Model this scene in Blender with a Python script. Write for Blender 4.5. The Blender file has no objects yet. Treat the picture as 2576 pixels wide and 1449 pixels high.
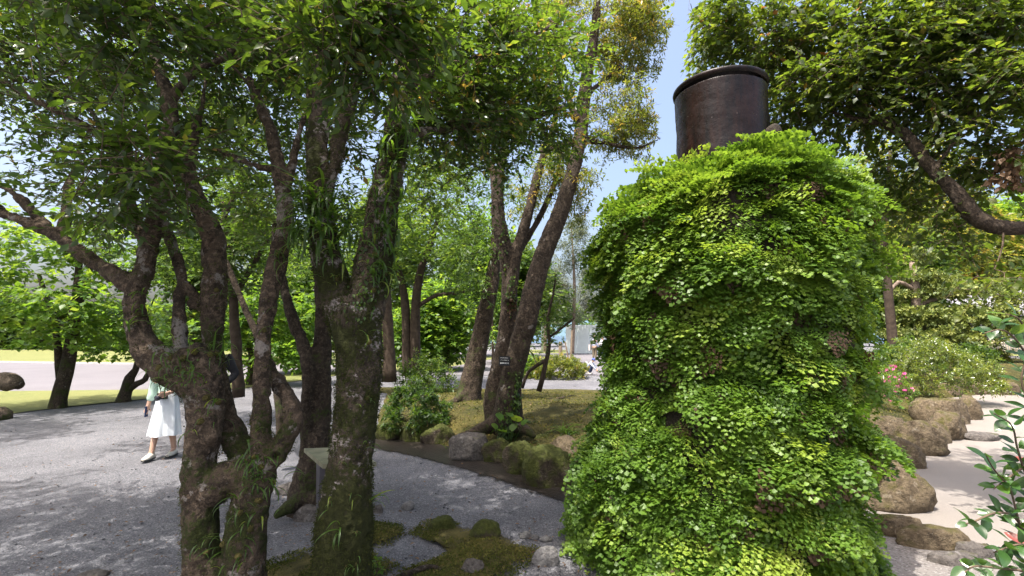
import bpy, bmesh, math
import numpy as np
from mathutils import Vector, Matrix

C = bpy.context.scene.collection
SC = bpy.context.scene
R = math.radians

# ---------------------------------------------------------------- camera, sky, sun, exposure
CAM_H = 1.75
FPX = 1191.0                      # focal length for a 2576 px wide picture
PITCH = math.atan(120 / FPX)
cam_data = bpy.data.cameras.new('camera')
cam = bpy.data.objects.new('camera', cam_data)
C.objects.link(cam)
cam.location = (0, 0, CAM_H)
cam.rotation_euler = (math.pi / 2 + PITCH, 0, 0)
cam_data.sensor_width = 36
cam_data.lens = 36 * FPX / 2576
cam_data.clip_start = 0.05
cam_data.clip_end = 4000
SC.camera = cam

SUN_EL, SUN_AZ = R(68), math.atan2(-0.68, -0.62)      # direction to the sun in the XY plane
sun_dir = Vector((math.cos(SUN_EL) * math.cos(SUN_AZ), math.cos(SUN_EL) * math.sin(SUN_AZ), math.sin(SUN_EL)))
world = bpy.data.worlds.new('World')
SC.world = world
world.use_nodes = True
wt = world.node_tree
for n in list(wt.nodes):
    wt.nodes.remove(n)
wo = wt.nodes.new('ShaderNodeOutputWorld')
wb = wt.nodes.new('ShaderNodeBackground')
ws = wt.nodes.new('ShaderNodeTexSky')
ws.sky_type = 'NISHITA'
ws.sun_disc = False
ws.sun_elevation = SUN_EL
ws.sun_rotation = math.pi / 2 - SUN_AZ
ws.air_density = 1.0
ws.dust_density = 8.0
ws.ozone_density = 1.1
wb.inputs['Strength'].default_value = 0.15
wt.links.new(ws.outputs[0], wb.inputs['Color'])
wt.links.new(wb.outputs[0], wo.inputs['Surface'])

sl = bpy.data.lights.new('sun', 'SUN')
sl.energy = 3.2
sl.angle = R(0.5)
sl.color = (1.0, 0.955, 0.88)
so = bpy.data.objects.new('sun', sl)
C.objects.link(so)
so.location = (-8, -10, 30)
so.rotation_euler = sun_dir.to_track_quat('Z', 'Y').to_euler()

SC.view_settings.view_transform = 'Standard'
SC.view_settings.look = 'None'
SC.view_settings.gamma = 1
SC.view_settings.use_curve_mapping = False
SC.view_settings.exposure = 1.5
SC.render.engine = 'CYCLES'
SC.cycles.use_denoising = True
SC.cycles.max_bounces = 8
SC.cycles.diffuse_bounces = 5
SC.cycles.glossy_bounces = 3
SC.cycles.transmission_bounces = 5
SC.cycles.sample_clamp_indirect = 6

# ---------------------------------------------------------------- helpers
def ray(u, v):
    x = (u - 1288) / FPX
    y = (724.5 - v) / FPX
    return x, math.cos(PITCH) - y * math.sin(PITCH), math.sin(PITCH) + y * math.cos(PITCH)

def at(u, v, Y):
    x, y, z = ray(u, v)
    t = Y / y
    return np.array((x * t, Y, CAM_H + z * t))

def gnd(u, v, z=0.0):
    x, y, zz = ray(u, v)
    t = (z - CAM_H) / zz
    return np.array((x * t, y * t, z))

def proj(P):
    P = np.asarray(P, float)
    x = P[:, 0]
    y = P[:, 1]
    z = P[:, 2] - CAM_H
    d = y * math.cos(PITCH) + z * math.sin(PITCH)
    h = -y * math.sin(PITCH) + z * math.cos(PITCH)
    d = np.where(d < 1e-3, 1e-3, d)
    return 1288 + FPX * x / d, 724.5 - FPX * h / d, d

def px2m(r, u, Y):
    x = (u - 1288) / FPX
    return r * Y / FPX / math.sqrt(1 + x * x * 0.8)

def tag(o, label=None, cat=None, group=None, kind=None):
    if label:
        o['label'] = label
    if cat:
        o['category'] = cat
    if group:
        o['group'] = group
    if kind:
        o['kind'] = kind
    return o

def empty(name, loc, label, cat, group=None):
    o = bpy.data.objects.new(name, None)
    C.objects.link(o)
    o.location = [float(q) for q in loc]
    o.empty_display_size = 0.1
    return tag(o, label, cat, group)

def wloc(o):
    p = np.zeros(3)
    while o is not None:
        p = p + np.array(o.location)
        o = o.parent
    return p

def mesh_data(name, V, F, mat=None, smooth=True, tint=None):
    """V: (n,3); F: (m,3) or (m,4) array, or a list of polygons"""
    V = np.asarray(V, np.float32)
    me = bpy.data.meshes.new(name)
    if isinstance(F, np.ndarray):
        m, k = F.shape
        me.vertices.add(len(V))
        me.vertices.foreach_set('co', V.ravel())
        me.loops.add(m * k)
        me.loops.foreach_set('vertex_index', F.astype(np.int32).ravel())
        me.polygons.add(m)
        me.polygons.foreach_set('loop_start', np.arange(0, m * k, k, dtype=np.int32))
        me.update(calc_edges=True)
    else:
        me.from_pydata([tuple(map(float, p)) for p in V], [], [tuple(map(int, f)) for f in F])
        me.update()
    if tint is not None:
        a = me.attributes.new('tint', 'FLOAT', 'POINT')
        a.data.foreach_set('value', np.asarray(tint, np.float32))
    me.polygons.foreach_set('use_smooth', np.full(len(me.polygons), bool(smooth)))
    if mat is not None:
        me.materials.append(mat)
    return me

def link(name, me, parent=None, loc=(0, 0, 0)):
    o = bpy.data.objects.new(name, me)
    C.objects.link(o)
    o.parent = parent
    o.location = [float(q) for q in loc]
    return o

def mk(name, V, F, mat, parent=None, smooth=True, tint=None, origin=None):
    """mesh given in world coordinates, linked under parent (or about its own base)"""
    V = np.asarray(V, float)
    if parent is not None:
        return link(name, mesh_data(name, V - wloc(parent), F, mat, smooth, tint), parent)
    if origin is None:
        origin = np.array(((V[:, 0].min() + V[:, 0].max()) / 2, (V[:, 1].min() + V[:, 1].max()) / 2, V[:, 2].min()))
    return link(name, mesh_data(name, V - origin, F, mat, smooth, tint), None, origin)

class MB:
    """collects shapes into one mesh"""
    def __init__(s):
        s.V = []
        s.F = []
    def add(s, V, F):
        b = len(s.V)
        s.V.extend([tuple(map(float, p)) for p in V])
        s.F.extend([tuple(int(i) + b for i in f) for f in F])
    def box(s, c, d, rz=0.0, ch=0.0):
        x, y, z = d[0] / 2, d[1] / 2, d[2] / 2
        ca, sa = math.cos(rz), math.sin(rz)
        pts = []
        for sz in (-1, 1):
            for sx, sy in ((-1, -1), (1, -1), (1, 1), (-1, 1)):
                px, py = sx * x, sy * y
                pts.append((c[0] + px * ca - py * sa, c[1] + px * sa + py * ca, c[2] + sz * z))
        s.add(pts, [(0, 3, 2, 1), (4, 5, 6, 7), (0, 1, 5, 4), (1, 2, 6, 5), (2, 3, 7, 6), (3, 0, 4, 7)])
        return s
    def tube(s, P, Rr, n=8):
        V, F = tube(np.asarray(P, float), np.asarray(Rr, float) if np.ndim(Rr) else np.full(len(P), float(Rr)), n)
        s.add(V, F)
        return s
    def lathe(s, prof, c, n=32, caps=True):
        b = []
        for r, z in prof:
            for k in range(n):
                a = 2 * math.pi * k / n
                b.append((c[0] + r * math.cos(a), c[1] + r * math.sin(a), c[2] + z))
        F = []
        for i in range(len(prof) - 1):
            for k in range(n):
                F.append((i * n + k, i * n + (k + 1) % n, (i + 1) * n + (k + 1) % n, (i + 1) * n + k))
        if caps:
            F.append(tuple(range(n - 1, -1, -1)))
            F.append(tuple((len(prof) - 1) * n + k for k in range(n)))
        s.add(b, F)
        return s
    def build(s, name, mat, parent=None, smooth=False, origin=None):
        return mk(name, np.array(s.V), s.F, mat, parent, smooth, origin=origin)

def unit(v):
    v = np.asarray(v, float)
    return v / (np.linalg.norm(v, axis=-1, keepdims=True) + 1e-12)

def tube(P, Rr, n=8):
    """closed tube along P with radii Rr, parallel-transport frames"""
    m = len(P)
    T = np.gradient(P, axis=0)
    T = unit(T)
    a = np.array((0, 0, 1.0)) if abs(T[0][2]) < 0.9 else np.array((1.0, 0, 0))
    N = unit(np.cross(T[0], a))
    V = []
    ang = np.arange(n) * 2 * math.pi / n
    ca, sa = np.cos(ang)[:, None], np.sin(ang)[:, None]
    for i in range(m):
        N = unit(N - T[i] * np.dot(N, T[i]))
        B = np.cross(T[i], N)
        V.append(P[i] + Rr[i] * (ca * N + sa * B))
    V = np.concatenate(V)
    F = []
    for i in range(m - 1):
        for k in range(n):
            F.append((i * n + k, i * n + (k + 1) % n, (i + 1) * n + (k + 1) % n, (i + 1) * n + k))
    F.append(tuple(range(n - 1, -1, -1)))
    F.append(tuple((m - 1) * n + k for k in range(n)))
    return V, F

def spline(P, Rr, step):
    """Catmull-Rom resample"""
    P = np.asarray(P, float)
    Rr = np.asarray(Rr, float)
    if len(P) < 3:
        k = max(2, int(np.linalg.norm(P[1] - P[0]) / step))
        t = np.linspace(0, 1, k + 1)[:, None]
        return P[0] * (1 - t) + P[1] * t, Rr[0] * (1 - t[:, 0]) + Rr[1] * t[:, 0]
    Q = np.vstack([2 * P[0] - P[1], P, 2 * P[-1] - P[-2]])
    out, ro = [], []
    for i in range(1, len(Q) - 2):
        L = np.linalg.norm(Q[i + 1] - Q[i])
        k = max(2, int(L / step))
        for j in range(k):
            t = j / k
            out.append(0.5 * ((2 * Q[i]) + (-Q[i - 1] + Q[i + 1]) * t + (2 * Q[i - 1] - 5 * Q[i] + 4 * Q[i + 1] - Q[i + 2]) * t * t
                              + (-Q[i - 1] + 3 * Q[i] - 3 * Q[i + 1] + Q[i + 2]) * t ** 3))
            ro.append(Rr[i - 1] * (1 - t) + Rr[i] * t)
    out.append(P[-1])
    ro.append(Rr[-1])
    return np.array(out), np.array(ro)

def _hash(i, j, k, seed):
    h = (i * 374761393 + j * 668265263 + k * 1274126177 + seed * 974634777) & 0xFFFFFFFF
    h = ((h ^ (h >> 13)) * 1274126177) & 0xFFFFFFFF
    return ((h ^ (h >> 16)) & 0xFFFF) / 32767.5 - 1.0

def vnoise(P, seed=0):
    P = np.asarray(P, float)
    I = np.floor(P).astype(np.int64)
    f = P - I
    f = f * f * (3 - 2 * f)
    r = 0
    for dx in (0, 1):
        wx = f[:, 0] if dx else 1 - f[:, 0]
        for dy in (0, 1):
            wy = f[:, 1] if dy else 1 - f[:, 1]
            for dz in (0, 1):
                wz = f[:, 2] if dz else 1 - f[:, 2]
                r = r + wx * wy * wz * _hash(I[:, 0] + dx, I[:, 1] + dy, I[:, 2] + dz, seed)
    return r

def fbm(P, octaves=4, seed=0, gain=0.5):
    P = np.asarray(P, float)
    r, a = 0, 1.0
    for o in range(octaves):
        r = r + a * vnoise(P * 2 ** o + o * 17.3, seed + o)
        a *= gain
    return r

def vertex_normals(me):
    n = np.zeros(len(me.vertices) * 3, np.float32)
    me.vertices.foreach_get('normal', n)
    return n.reshape(-1, 3).astype(float)

def coords(me):
    v = np.zeros(len(me.vertices) * 3, np.float32)
    me.vertices.foreach_get('co', v)
    return v.reshape(-1, 3).astype(float)

def evaluated(o):
    dg = bpy.context.evaluated_depsgraph_get()
    dg.update()
    me = bpy.data.meshes.new_from_object(o.evaluated_get(dg))
    return me

def remeshed(V, F, voxel, smooth=3):
    """union of closed shapes as one continuous skin; returns a mesh"""
    me = mesh_data('tmp', V, F)
    o = link('tmp', me)
    m = o.modifiers.new('r', 'REMESH')
    m.mode = 'VOXEL'
    m.voxel_size = voxel
    s = o.modifiers.new('s', 'SMOOTH')
    s.iterations = smooth
    s.factor = 0.5
    out = evaluated(o)
    bpy.data.objects.remove(o)
    bpy.data.meshes.remove(me)
    return out

# ---------------------------------------------------------------- materials
def new_mat(name):
    m = bpy.data.materials.new(name)
    m.use_nodes = True
    t = m.node_tree
    for n in list(t.nodes):
        t.nodes.remove(n)
    out = t.nodes.new('ShaderNodeOutputMaterial')
    return m, t, out

def N(t, kind, **kw):
    n = t.nodes.new(kind)
    for k, v in kw.items():
        if k in ('operation', 'blend_type', 'data_type', 'attribute_name', 'feature', 'noise_dimensions', 'interpolation'):
            setattr(n, k, v)
        else:
            n.inputs[k.replace('_', ' ')].default_value = v
    return n

def ramp(t, fac, stops):
    r = t.nodes.new('ShaderNodeValToRGB')
    e = r.color_ramp.elements
    while len(e) > len(stops):
        e.remove(e[-1])
    while len(e) < len(stops):
        e.new(1.0)
    for i, (p, c) in enumerate(stops):
        e[i].position = p
        e[i].color = (*c, 1) if len(c) == 3 else c
    t.links.new(fac, r.inputs[0])
    return r.outputs[0]

def mixc(t, fac, a, b):
    m = t.nodes.new('ShaderNodeMix')
    m.data_type = 'RGBA'
    for sock, val in ((m.inputs[0], fac), (m.inputs[6], a), (m.inputs[7], b)):
        if hasattr(val, 'is_output'):
            t.links.new(val, sock)
        elif isinstance(val, (int, float)):
            sock.default_value = val
        else:
            sock.default_value = (*val, 1)
    return m.outputs[2]

def noise(t, vec, scale, detail=4, rough=0.55):
    n = N(t, 'ShaderNodeTexNoise', Scale=scale, Detail=detail, Roughness=rough)
    t.links.new(vec, n.inputs['Vector'])
    return n.outputs[0]

def maprange(t, val, a, b, c=0.0, d=1.0):
    m = N(t, 'ShaderNodeMapRange', From_Min=a, From_Max=b, To_Min=c, To_Max=d)
    t.links.new(val, m.inputs[0])
    return m.outputs[0]

def geo_pos(t):
    return t.nodes.new('ShaderNodeNewGeometry').outputs['Position']

def bump(t, h, strength, dist):
    b = N(t, 'ShaderNodeBump', Strength=strength, Distance=dist)
    t.links.new(h, b.inputs['Height'])
    return b.outputs[0]

def leaf_material(name, stops, trans, tw=0.42, rough=0.42, spec=0.4):
    m, t, out = new_mat(name)
    a = N(t, 'ShaderNodeAttribute', attribute_name='tint')
    col = ramp(t, a.outputs['Fac'], stops)
    p = N(t, 'ShaderNodeBsdfPrincipled', Roughness=rough)
    p.inputs['Specular IOR Level'].default_value = spec
    t.links.new(col, p.inputs['Base Color'])
    tr = t.nodes.new('ShaderNodeBsdfTranslucent')
    tcol = ramp(t, a.outputs['Fac'], trans)
    t.links.new(tcol, tr.inputs['Color'])
    mx = t.nodes.new('ShaderNodeMixShader')
    mx.inputs[0].default_value = tw
    t.links.new(p.outputs[0], mx.inputs[1])
    t.links.new(tr.outputs[0], mx.inputs[2])
    t.links.new(mx.outputs[0], out.inputs['Surface'])
    return m

def plain(name, col, rough=0.7, spec=0.3, metal=0.0, var=0.12, scale=30.0, bmp=0.0, bdist=0.004):
    m, t, out = new_mat(name)
    pos = geo_pos(t)
    n = noise(t, pos, scale, 4)
    c = mixc(t, maprange(t, n, 0.3, 0.7), [q * (1 - var) for q in col], [min(1, q * (1 + var)) for q in col])
    p = N(t, 'ShaderNodeBsdfPrincipled', Roughness=rough, Metallic=metal)
    p.inputs['Specular IOR Level'].default_value = spec
    t.links.new(c, p.inputs['Base Color'])
    if bmp:
        t.links.new(bump(t, noise(t, pos, scale * 3, 5), bmp, bdist), p.inputs['Normal'])
    t.links.new(p.outputs[0], out.inputs['Surface'])
    return m

def bark_material(name, base, dark, lichen, moss, moss_lo, moss_hi, moss_amt, scale=1.0, pale=0.62):
    """brown bark with pale lichen patches and moss that is thicker between two heights"""
    m, t, out = new_mat(name)
    pos = geo_pos(t)
    n1 = noise(t, pos, 7 * scale, 6, 0.65)
    n2 = noise(t, pos, 34 * scale, 5, 0.65)
    n3 = noise(t, pos, 3.2 * scale, 5, 0.6)
    n4 = noise(t, pos, 120 * scale, 3, 0.6)
    c = mixc(t, maprange(t, n1, 0.32, 0.68), dark, base)
    c = mixc(t, maprange(t, n2, 0.48, 0.66), c, [min(1, q * 1.7) for q in base])
    c = mixc(t, maprange(t, n4, 0.58, 0.68, 0, 0.8), c, [q * 0.35 for q in dark])
    c = mixc(t, maprange(t, noise(t, pos, 13 * scale, 6, 0.7), 0.55, 0.62, 0, 0.75), c, [q * 0.7 for q in dark])
    c = mixc(t, maprange(t, noise(t, pos, 62 * scale, 4, 0.7), 0.62, 0.67, 0, 0.55), c, [q * 0.8 for q in lichen])
    ln = noise(t, pos, 5.5 * scale, 7, 0.68)
    c = mixc(t, maprange(t, ln, pale, pale + 0.035, 0, 0.85), c, lichen)
    sep = t.nodes.new('ShaderNodeSeparateXYZ')
    t.links.new(pos, sep.inputs[0])
    ad = N(t, 'ShaderNodeMath', operation='ADD')
    t.links.new(n3, ad.inputs[0])
    h = maprange(t, sep.outputs[2], moss_lo, moss_hi, moss_amt, moss_amt - 0.25)
    t.links.new(h, ad.inputs[1])
    ad2 = N(t, 'ShaderNodeMath', operation='ADD')
    t.links.new(ad.outputs[0], ad2.inputs[0])
    t.links.new(maprange(t, n2, 0.3, 0.7, -0.12, 0.12), ad2.inputs[1])
    mf = maprange(t, ad2.outputs[0], 0.54, 0.62)
    mossc = mixc(t, maprange(t, n2, 0.35, 0.7), [q * 0.55 for q in moss], [q * 1.3 for q in moss])
    c = mixc(t, mf, c, mossc)
    p = N(t, 'ShaderNodeBsdfPrincipled', Roughness=0.88)
    p.inputs['Specular IOR Level'].default_value = 0.2
    t.links.new(c, p.inputs['Base Color'])
    hs = N(t, 'ShaderNodeMath', operation='ADD')
    t.links.new(n2, hs.inputs[0])
    hm = N(t, 'ShaderNodeMath', operation='MULTIPLY')
    t.links.new(n4, hm.inputs[0])
    hm.inputs[1].default_value = 0.5
    t.links.new(hm.outputs[0], hs.inputs[1])
    t.links.new(bump(t, hs.outputs[0], 1.0, 0.03 / scale), p.inputs['Normal'])
    t.links.new(p.outputs[0], out.inputs['Surface'])
    return m

def ground_material(name, c1, c2, c3, big, fine, bstr, bdist, rough=0.95, speck=None):
    m, t, out = new_mat(name)
    pos = geo_pos(t)
    a = noise(t, pos, big, 5, 0.6)
    b = noise(t, pos, fine, 4, 0.7)
    c = mixc(t, maprange(t, a, 0.35, 0.65), c1, c2)
    c = mixc(t, maprange(t, b, 0.40, 0.75, 0, 0.8), c, c3)
    vo = N(t, 'ShaderNodeTexVoronoi', Scale=fine * 1.2)
    t.links.new(pos, vo.inputs['Vector'])
    if speck:
        wn = t.nodes.new('ShaderNodeSeparateColor')
        t.links.new(vo.outputs['Color'], wn.inputs[0])
        c = mixc(t, maprange(t, wn.outputs[0], 0.70, 0.95, 0, 0.55), c, speck)
        c = mixc(t, maprange(t, wn.outputs[1], 0.70, 0.95, 0, 0.6), c, [q * 0.35 for q in c1])
    if speck:
        c = mixc(t, maprange(t, noise(t, pos, 0.5, 6, 0.65), 0.42, 0.62, 0, 0.45), c, [q * 0.62 for q in c1])
        c = mixc(t, maprange(t, noise(t, pos, 2.7, 6, 0.7), 0.55, 0.7, 0, 0.35), c, [q * 1.25 for q in c3])
    p = N(t, 'ShaderNodeBsdfPrincipled', Roughness=rough)
    p.inputs['Specular IOR Level'].default_value = 0.2
    t.links.new(c, p.inputs['Base Color'])
    hm = N(t, 'ShaderNodeMath', operation='SUBTRACT')
    t.links.new(b, hm.inputs[0])
    hd = N(t, 'ShaderNodeMath', operation='MULTIPLY')
    t.links.new(vo.outputs['Distance'], hd.inputs[0])
    hd.inputs[1].default_value = 0.6
    t.links.new(hd.outputs[0], hm.inputs[1])
    t.links.new(bump(t, hm.outputs[0], bstr, bdist), p.inputs['Normal'])
    t.links.new(p.outputs[0], out.inputs['Surface'])
    return m

M = {}
M['gravel'] = ground_material('gravel', (0.090, 0.090, 0.101), (0.130, 0.129, 0.142), (0.188, 0.186, 0.201), 0.9, 85, 0.8, 0.012, speck=(0.36, 0.35, 0.36))
M['path'] = ground_material('path_gravel', (0.118, 0.111, 0.121), (0.145, 0.136, 0.146), (0.18, 0.17, 0.18), 0.4, 60, 0.4, 0.01)
M['lawn'] = ground_material('lawn', (0.145, 0.155, 0.055), (0.18, 0.18, 0.068), (0.125, 0.145, 0.045), 0.5, 34, 0.7, 0.03)
M['moss'] = ground_material('moss', (0.06, 0.055, 0.018), (0.19, 0.155, 0.05), (0.135, 0.12, 0.04), 4.5, 60, 1.0, 0.05)
M['moss_raised'] = ground_material('moss_mound', (0.030, 0.036, 0.012), (0.15, 0.122, 0.036), (0.095, 0.092, 0.026), 1.6, 30, 1.0, 0.08)  # moss of mound and bank, dark olive mottled with yellow
def ragged(m, lo=0.50):
    """thin the outer rim of a moss patch into tufts"""
    m = m.copy()
    t = m.node_tree
    out = next(n for n in t.nodes if n.type == 'OUTPUT_MATERIAL')
    src = out.inputs['Surface'].links[0].from_socket
    a = N(t, 'ShaderNodeAttribute', attribute_name='tint')
    ad = N(t, 'ShaderNodeMath', operation='ADD')
    pos = geo_pos(t)
    t.links.new(maprange(t, a.outputs['Fac'], 0.35, 1.0, -0.20, 0.22), ad.inputs[0])
    mx0 = N(t, 'ShaderNodeMath', operation='MULTIPLY')
    mx0.inputs[1].default_value = 0.5
    n1, n2 = noise(t, pos, 9, 6, 0.7), noise(t, pos, 45, 4, 0.7)
    s = N(t, 'ShaderNodeMath', operation='ADD')
    t.links.new(n1, s.inputs[0])
    t.links.new(n2, s.inputs[1])
    t.links.new(s.outputs[0], mx0.inputs[0])
    t.links.new(mx0.outputs[0], ad.inputs[1])
    tr = t.nodes.new('ShaderNodeBsdfTransparent')
    mx = t.nodes.new('ShaderNodeMixShader')
    t.links.new(maprange(t, ad.outputs[0], lo + .07, lo + .13), mx.inputs[0])
    t.links.new(src, mx.inputs[1])
    t.links.new(tr.outputs[0], mx.inputs[2])
    t.links.new(mx.outputs[0], out.inputs['Surface'])
    return m
M['moss_ragged'] = ragged(M['moss'])
M['sand'] = ground_material('pale_sand', (0.165, 0.147, 0.130), (0.20, 0.180, 0.162), (0.235, 0.213, 0.193), 0.7, 90, 0.35, 0.006)
M['dirt'] = ground_material('dirt', (0.15, 0.135, 0.125), (0.19, 0.172, 0.16), (0.23, 0.21, 0.20), 1.2, 60, 0.6, 0.012, speck=(0.42, 0.40, 0.38))
M['mud'] = ground_material('wet_mud', (0.018, 0.015, 0.013), (0.03, 0.025, 0.022), (0.045, 0.038, 0.032), 2.0, 30, 0.5, 0.01, rough=0.35)
M['mud_ragged'] = ragged(M['mud'])
M['bark_a'] = bark_material('bark_camellia', (0.115, 0.083, 0.057), (0.030, 0.022, 0.015), (0.26, 0.23, 0.20), (0.040, 0.047, 0.013), 0.2, 2.6, 0.13, pale=0.585)
M['bark_b'] = bark_material('bark_mossy', (0.105, 0.080, 0.057), (0.026, 0.020, 0.015), (0.38, 0.33, 0.305), (0.034, 0.037, 0.010), 0.3, 2.9, 0.25, pale=0.545)
M['bark_c'] = bark_material('bark_plain', (0.066, 0.049, 0.035), (0.026, 0.019, 0.014), (0.21, 0.185, 0.165), (0.045, 0.055, 0.016), 0.0, 3.0, 0.06, pale=0.64)
M['bark_far'] = plain('bark_far', (0.06, 0.045, 0.034), 0.9, 0.1, var=0.35, scale=9, bmp=0.6, bdist=0.02)
M['bark_pale'] = plain('bark_pale', (0.19, 0.145, 0.115), 0.9, 0.1, var=0.35, scale=9, bmp=0.6, bdist=0.02)
M['twig'] = plain('twig_bark', (0.11, 0.08, 0.055), 0.85, 0.15, var=0.3, scale=40)

DG, MG = (0.022, 0.046, 0.010), (0.042, 0.085, 0.016)
M['leaf_dark'] = leaf_material('leaf_dark_glossy', [(0, (0.020, 0.043, 0.010)), (0.6, (0.038, 0.074, 0.014)), (0.93, (0.075, 0.125, 0.02)), (1, (0.24, 0.18, 0.035))],
                               [(0, (0.11, 0.20, 0.016)), (0.6, (0.18, 0.30, 0.020)), (0.93, (0.33, 0.45, 0.035)), (1, (0.60, 0.40, 0.06))], 0.36, 0.33, 0.5)
M['leaf_bright'] = leaf_material('leaf_bright', [(0, (0.03, 0.07, 0.013)), (0.5, (0.055, 0.12, 0.02)), (1, (0.10, 0.17, 0.028))],
                                 [(0, (0.17, 0.32, 0.025)), (0.5, (0.25, 0.43, 0.03)), (1, (0.40, 0.52, 0.045))], 0.45, 0.45, 0.4)
M['leaf_mid'] = leaf_material('leaf_mid', [(0, (0.024, 0.05, 0.012)), (0.5, (0.045, 0.09, 0.018)), (1, (0.085, 0.13, 0.026))],
                              [(0, (0.10, 0.19, 0.018)), (0.5, (0.16, 0.27, 0.022)), (1, (0.28, 0.37, 0.035))], 0.42, 0.45, 0.4)
M['leaf_olive'] = leaf_material('leaf_olive', [(0, (0.04, 0.06, 0.014)), (0.5, (0.075, 0.095, 0.02)), (0.8, (0.13, 0.125, 0.028)), (1, (0.36, 0.24, 0.045))],
                                [(0, (0.20, 0.27, 0.025)), (0.5, (0.30, 0.36, 0.03)), (0.8, (0.44, 0.42, 0.045)), (1, (0.62, 0.42, 0.06))], 0.42, 0.42, 0.45)
M['leaf_yellow'] = leaf_material('leaf_right_tree', [(0, (0.020, 0.034, 0.012)), (0.5, (0.034, 0.054, 0.015)), (0.95, (0.066, 0.085, 0.02)), (1, (0.24, 0.11, 0.03))],
                                 [(0, (0.13, 0.21, 0.018)), (0.5, (0.23, 0.34, 0.024)), (0.95, (0.42, 0.48, 0.04)), (1, (0.6, 0.26, 0.05))], 0.42, 0.42, 0.25)
M['leaf_gloss'] = leaf_material('leaf_glossy_shrub', [(0, (0.05, 0.075, 0.02)), (0.5, (0.10, 0.135, 0.03)), (1, (0.22, 0.24, 0.05))], [(0, (0.2, 0.28, 0.03)), (0.5, (0.32, 0.4, 0.035)), (1, (0.5, 0.52, 0.06))], 0.36, 0.22, 0.7)
M['leaf_pine'] = leaf_material('pine_needles', [(0, (0.07, 0.10, 0.030)), (0.5, (0.14, 0.175, 0.04)), (1, (0.24, 0.25, 0.06))],
                               [(0, (0.12, 0.17, 0.03)), (0.5, (0.2, 0.25, 0.04)), (1, (0.3, 0.33, 0.05))], 0.25, 0.5, 0.3)
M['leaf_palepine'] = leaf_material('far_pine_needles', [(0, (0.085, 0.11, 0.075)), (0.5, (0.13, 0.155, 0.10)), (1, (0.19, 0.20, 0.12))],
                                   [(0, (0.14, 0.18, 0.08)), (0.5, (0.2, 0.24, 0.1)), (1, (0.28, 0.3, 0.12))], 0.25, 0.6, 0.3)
M['leaf_brown'] = leaf_material('dead_leaves', [(0, (0.06, 0.038, 0.026)), (0.5, (0.12, 0.075, 0.045)), (1, (0.20, 0.13, 0.08))],
                                [(0, (0.14, 0.07, 0.03)), (0.5, (0.22, 0.11, 0.05)), (1, (0.32, 0.17, 0.08))], 0.3, 0.6, 0.2)
M['fern'] = leaf_material('maidenhair_fern', [(0, (0.052, 0.105, 0.015)), (0.5, (0.10, 0.18, 0.023)), (0.85, (0.19, 0.27, 0.038)), (1, (0.25, 0.31, 0.05))],
                          [(0, (0.16, 0.30, 0.02)), (0.5, (0.26, 0.42, 0.028)), (1, (0.42, 0.55, 0.05))], 0.36, 0.45, 0.35)
M['strap'] = leaf_material('strap_fern', [(0, (0.022, 0.046, 0.012)), (0.6, (0.042, 0.084, 0.018)), (1, (0.16, 0.20, 0.035))],
                           [(0, (0.15, 0.28, 0.025)), (0.6, (0.24, 0.42, 0.03)), (1, (0.42, 0.52, 0.05))], 0.4, 0.4, 0.4)
M['pink'] = leaf_material('azalea_petals', [(0, (0.50, 0.05, 0.22)), (1, (0.75, 0.15, 0.40))], [(0, (0.6, 0.08, 0.3)), (1, (0.8, 0.2, 0.45))], 0.3, 0.6, 0.2)
M['moss_leaf'] = leaf_material('bark_moss', [(0, (0.022, 0.026, 0.008)), (.5, (0.045, 0.052, 0.013)), (1, (0.09, 0.095, 0.025))], [(0, (.06, .08, .015)), (1, (.16, .2, .03))], .25, .8, .1)
# ---------------------------------------------------------------- the ground
def sheet(name, pts, z, mat, kind='structure', res=None, label=None):
    """flat polygon sheet from ground points"""
    V = [(p[0], p[1], z) for p in pts]
    o = mk(name, V, [tuple(range(len(V)))], mat, None, False, origin=np.zeros(3))
    o['kind'] = kind
    return o

def smooth_loop(pts, step=0.25):
    P = np.array([[p[0], p[1], 0] for p in pts], float)
    P2 = np.vstack([P[-1:], P, P[:2]])
    out = []
    for i in range(1, len(P2) - 2):
        k = max(2, int(np.linalg.norm(P2[i + 1] - P2[i]) / step))
        k = min(k, 24)
        for j in range(k):
            t = j / k
            a, b, c, d = P2[i - 1], P2[i], P2[i + 1], P2[i + 2]
            out.append(0.5 * (2 * b + (c - a) * t + (2 * a - 5 * b + 4 * c - d) * t * t + (3 * b - a - 3 * c + d) * t ** 3))
    out = np.array(out)
    out[:, :2] += 0.04 * np.stack([vnoise(out * 3.1, 5), vnoise(out * 3.1, 6)], 1)
    return out

# large sheet to the horizon with a finer, gently uneven middle
def ground_sheet():
    xs = np.concatenate([[-3000, -900, -300, -120, -60, -40], np.linspace(-26, 26, 131), [40, 60, 120, 300, 900, 3000]])
    ys = np.concatenate([[-3000, -600, -150, -50, -20], np.linspace(-8, 44, 131), [60, 100, 200, 500, 1200, 3000]])
    X, Y = np.meshgrid(xs, ys)
    P = np.stack([X.ravel(), Y.ravel(), np.zeros(X.size)], 1)
    z = 0.004 * fbm(P * 0.7, 3, 3) * (np.abs(P[:, 0]) < 40) * (np.abs(P[:, 1]) < 40)
    P[:, 2] = z - 0.008
    nx = len(xs)
    i = np.arange(len(ys) - 1)[:, None] * nx + np.arange(nx - 1)[None]
    i = i.ravel()
    F = np.stack([i, i + 1, i + 1 + nx, i + nx], 1)
    o = mk('gravel_ground', P, F, M['gravel'], None, True, origin=np.zeros(3))
    o['kind'] = 'structure'
ground_sheet()

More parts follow.
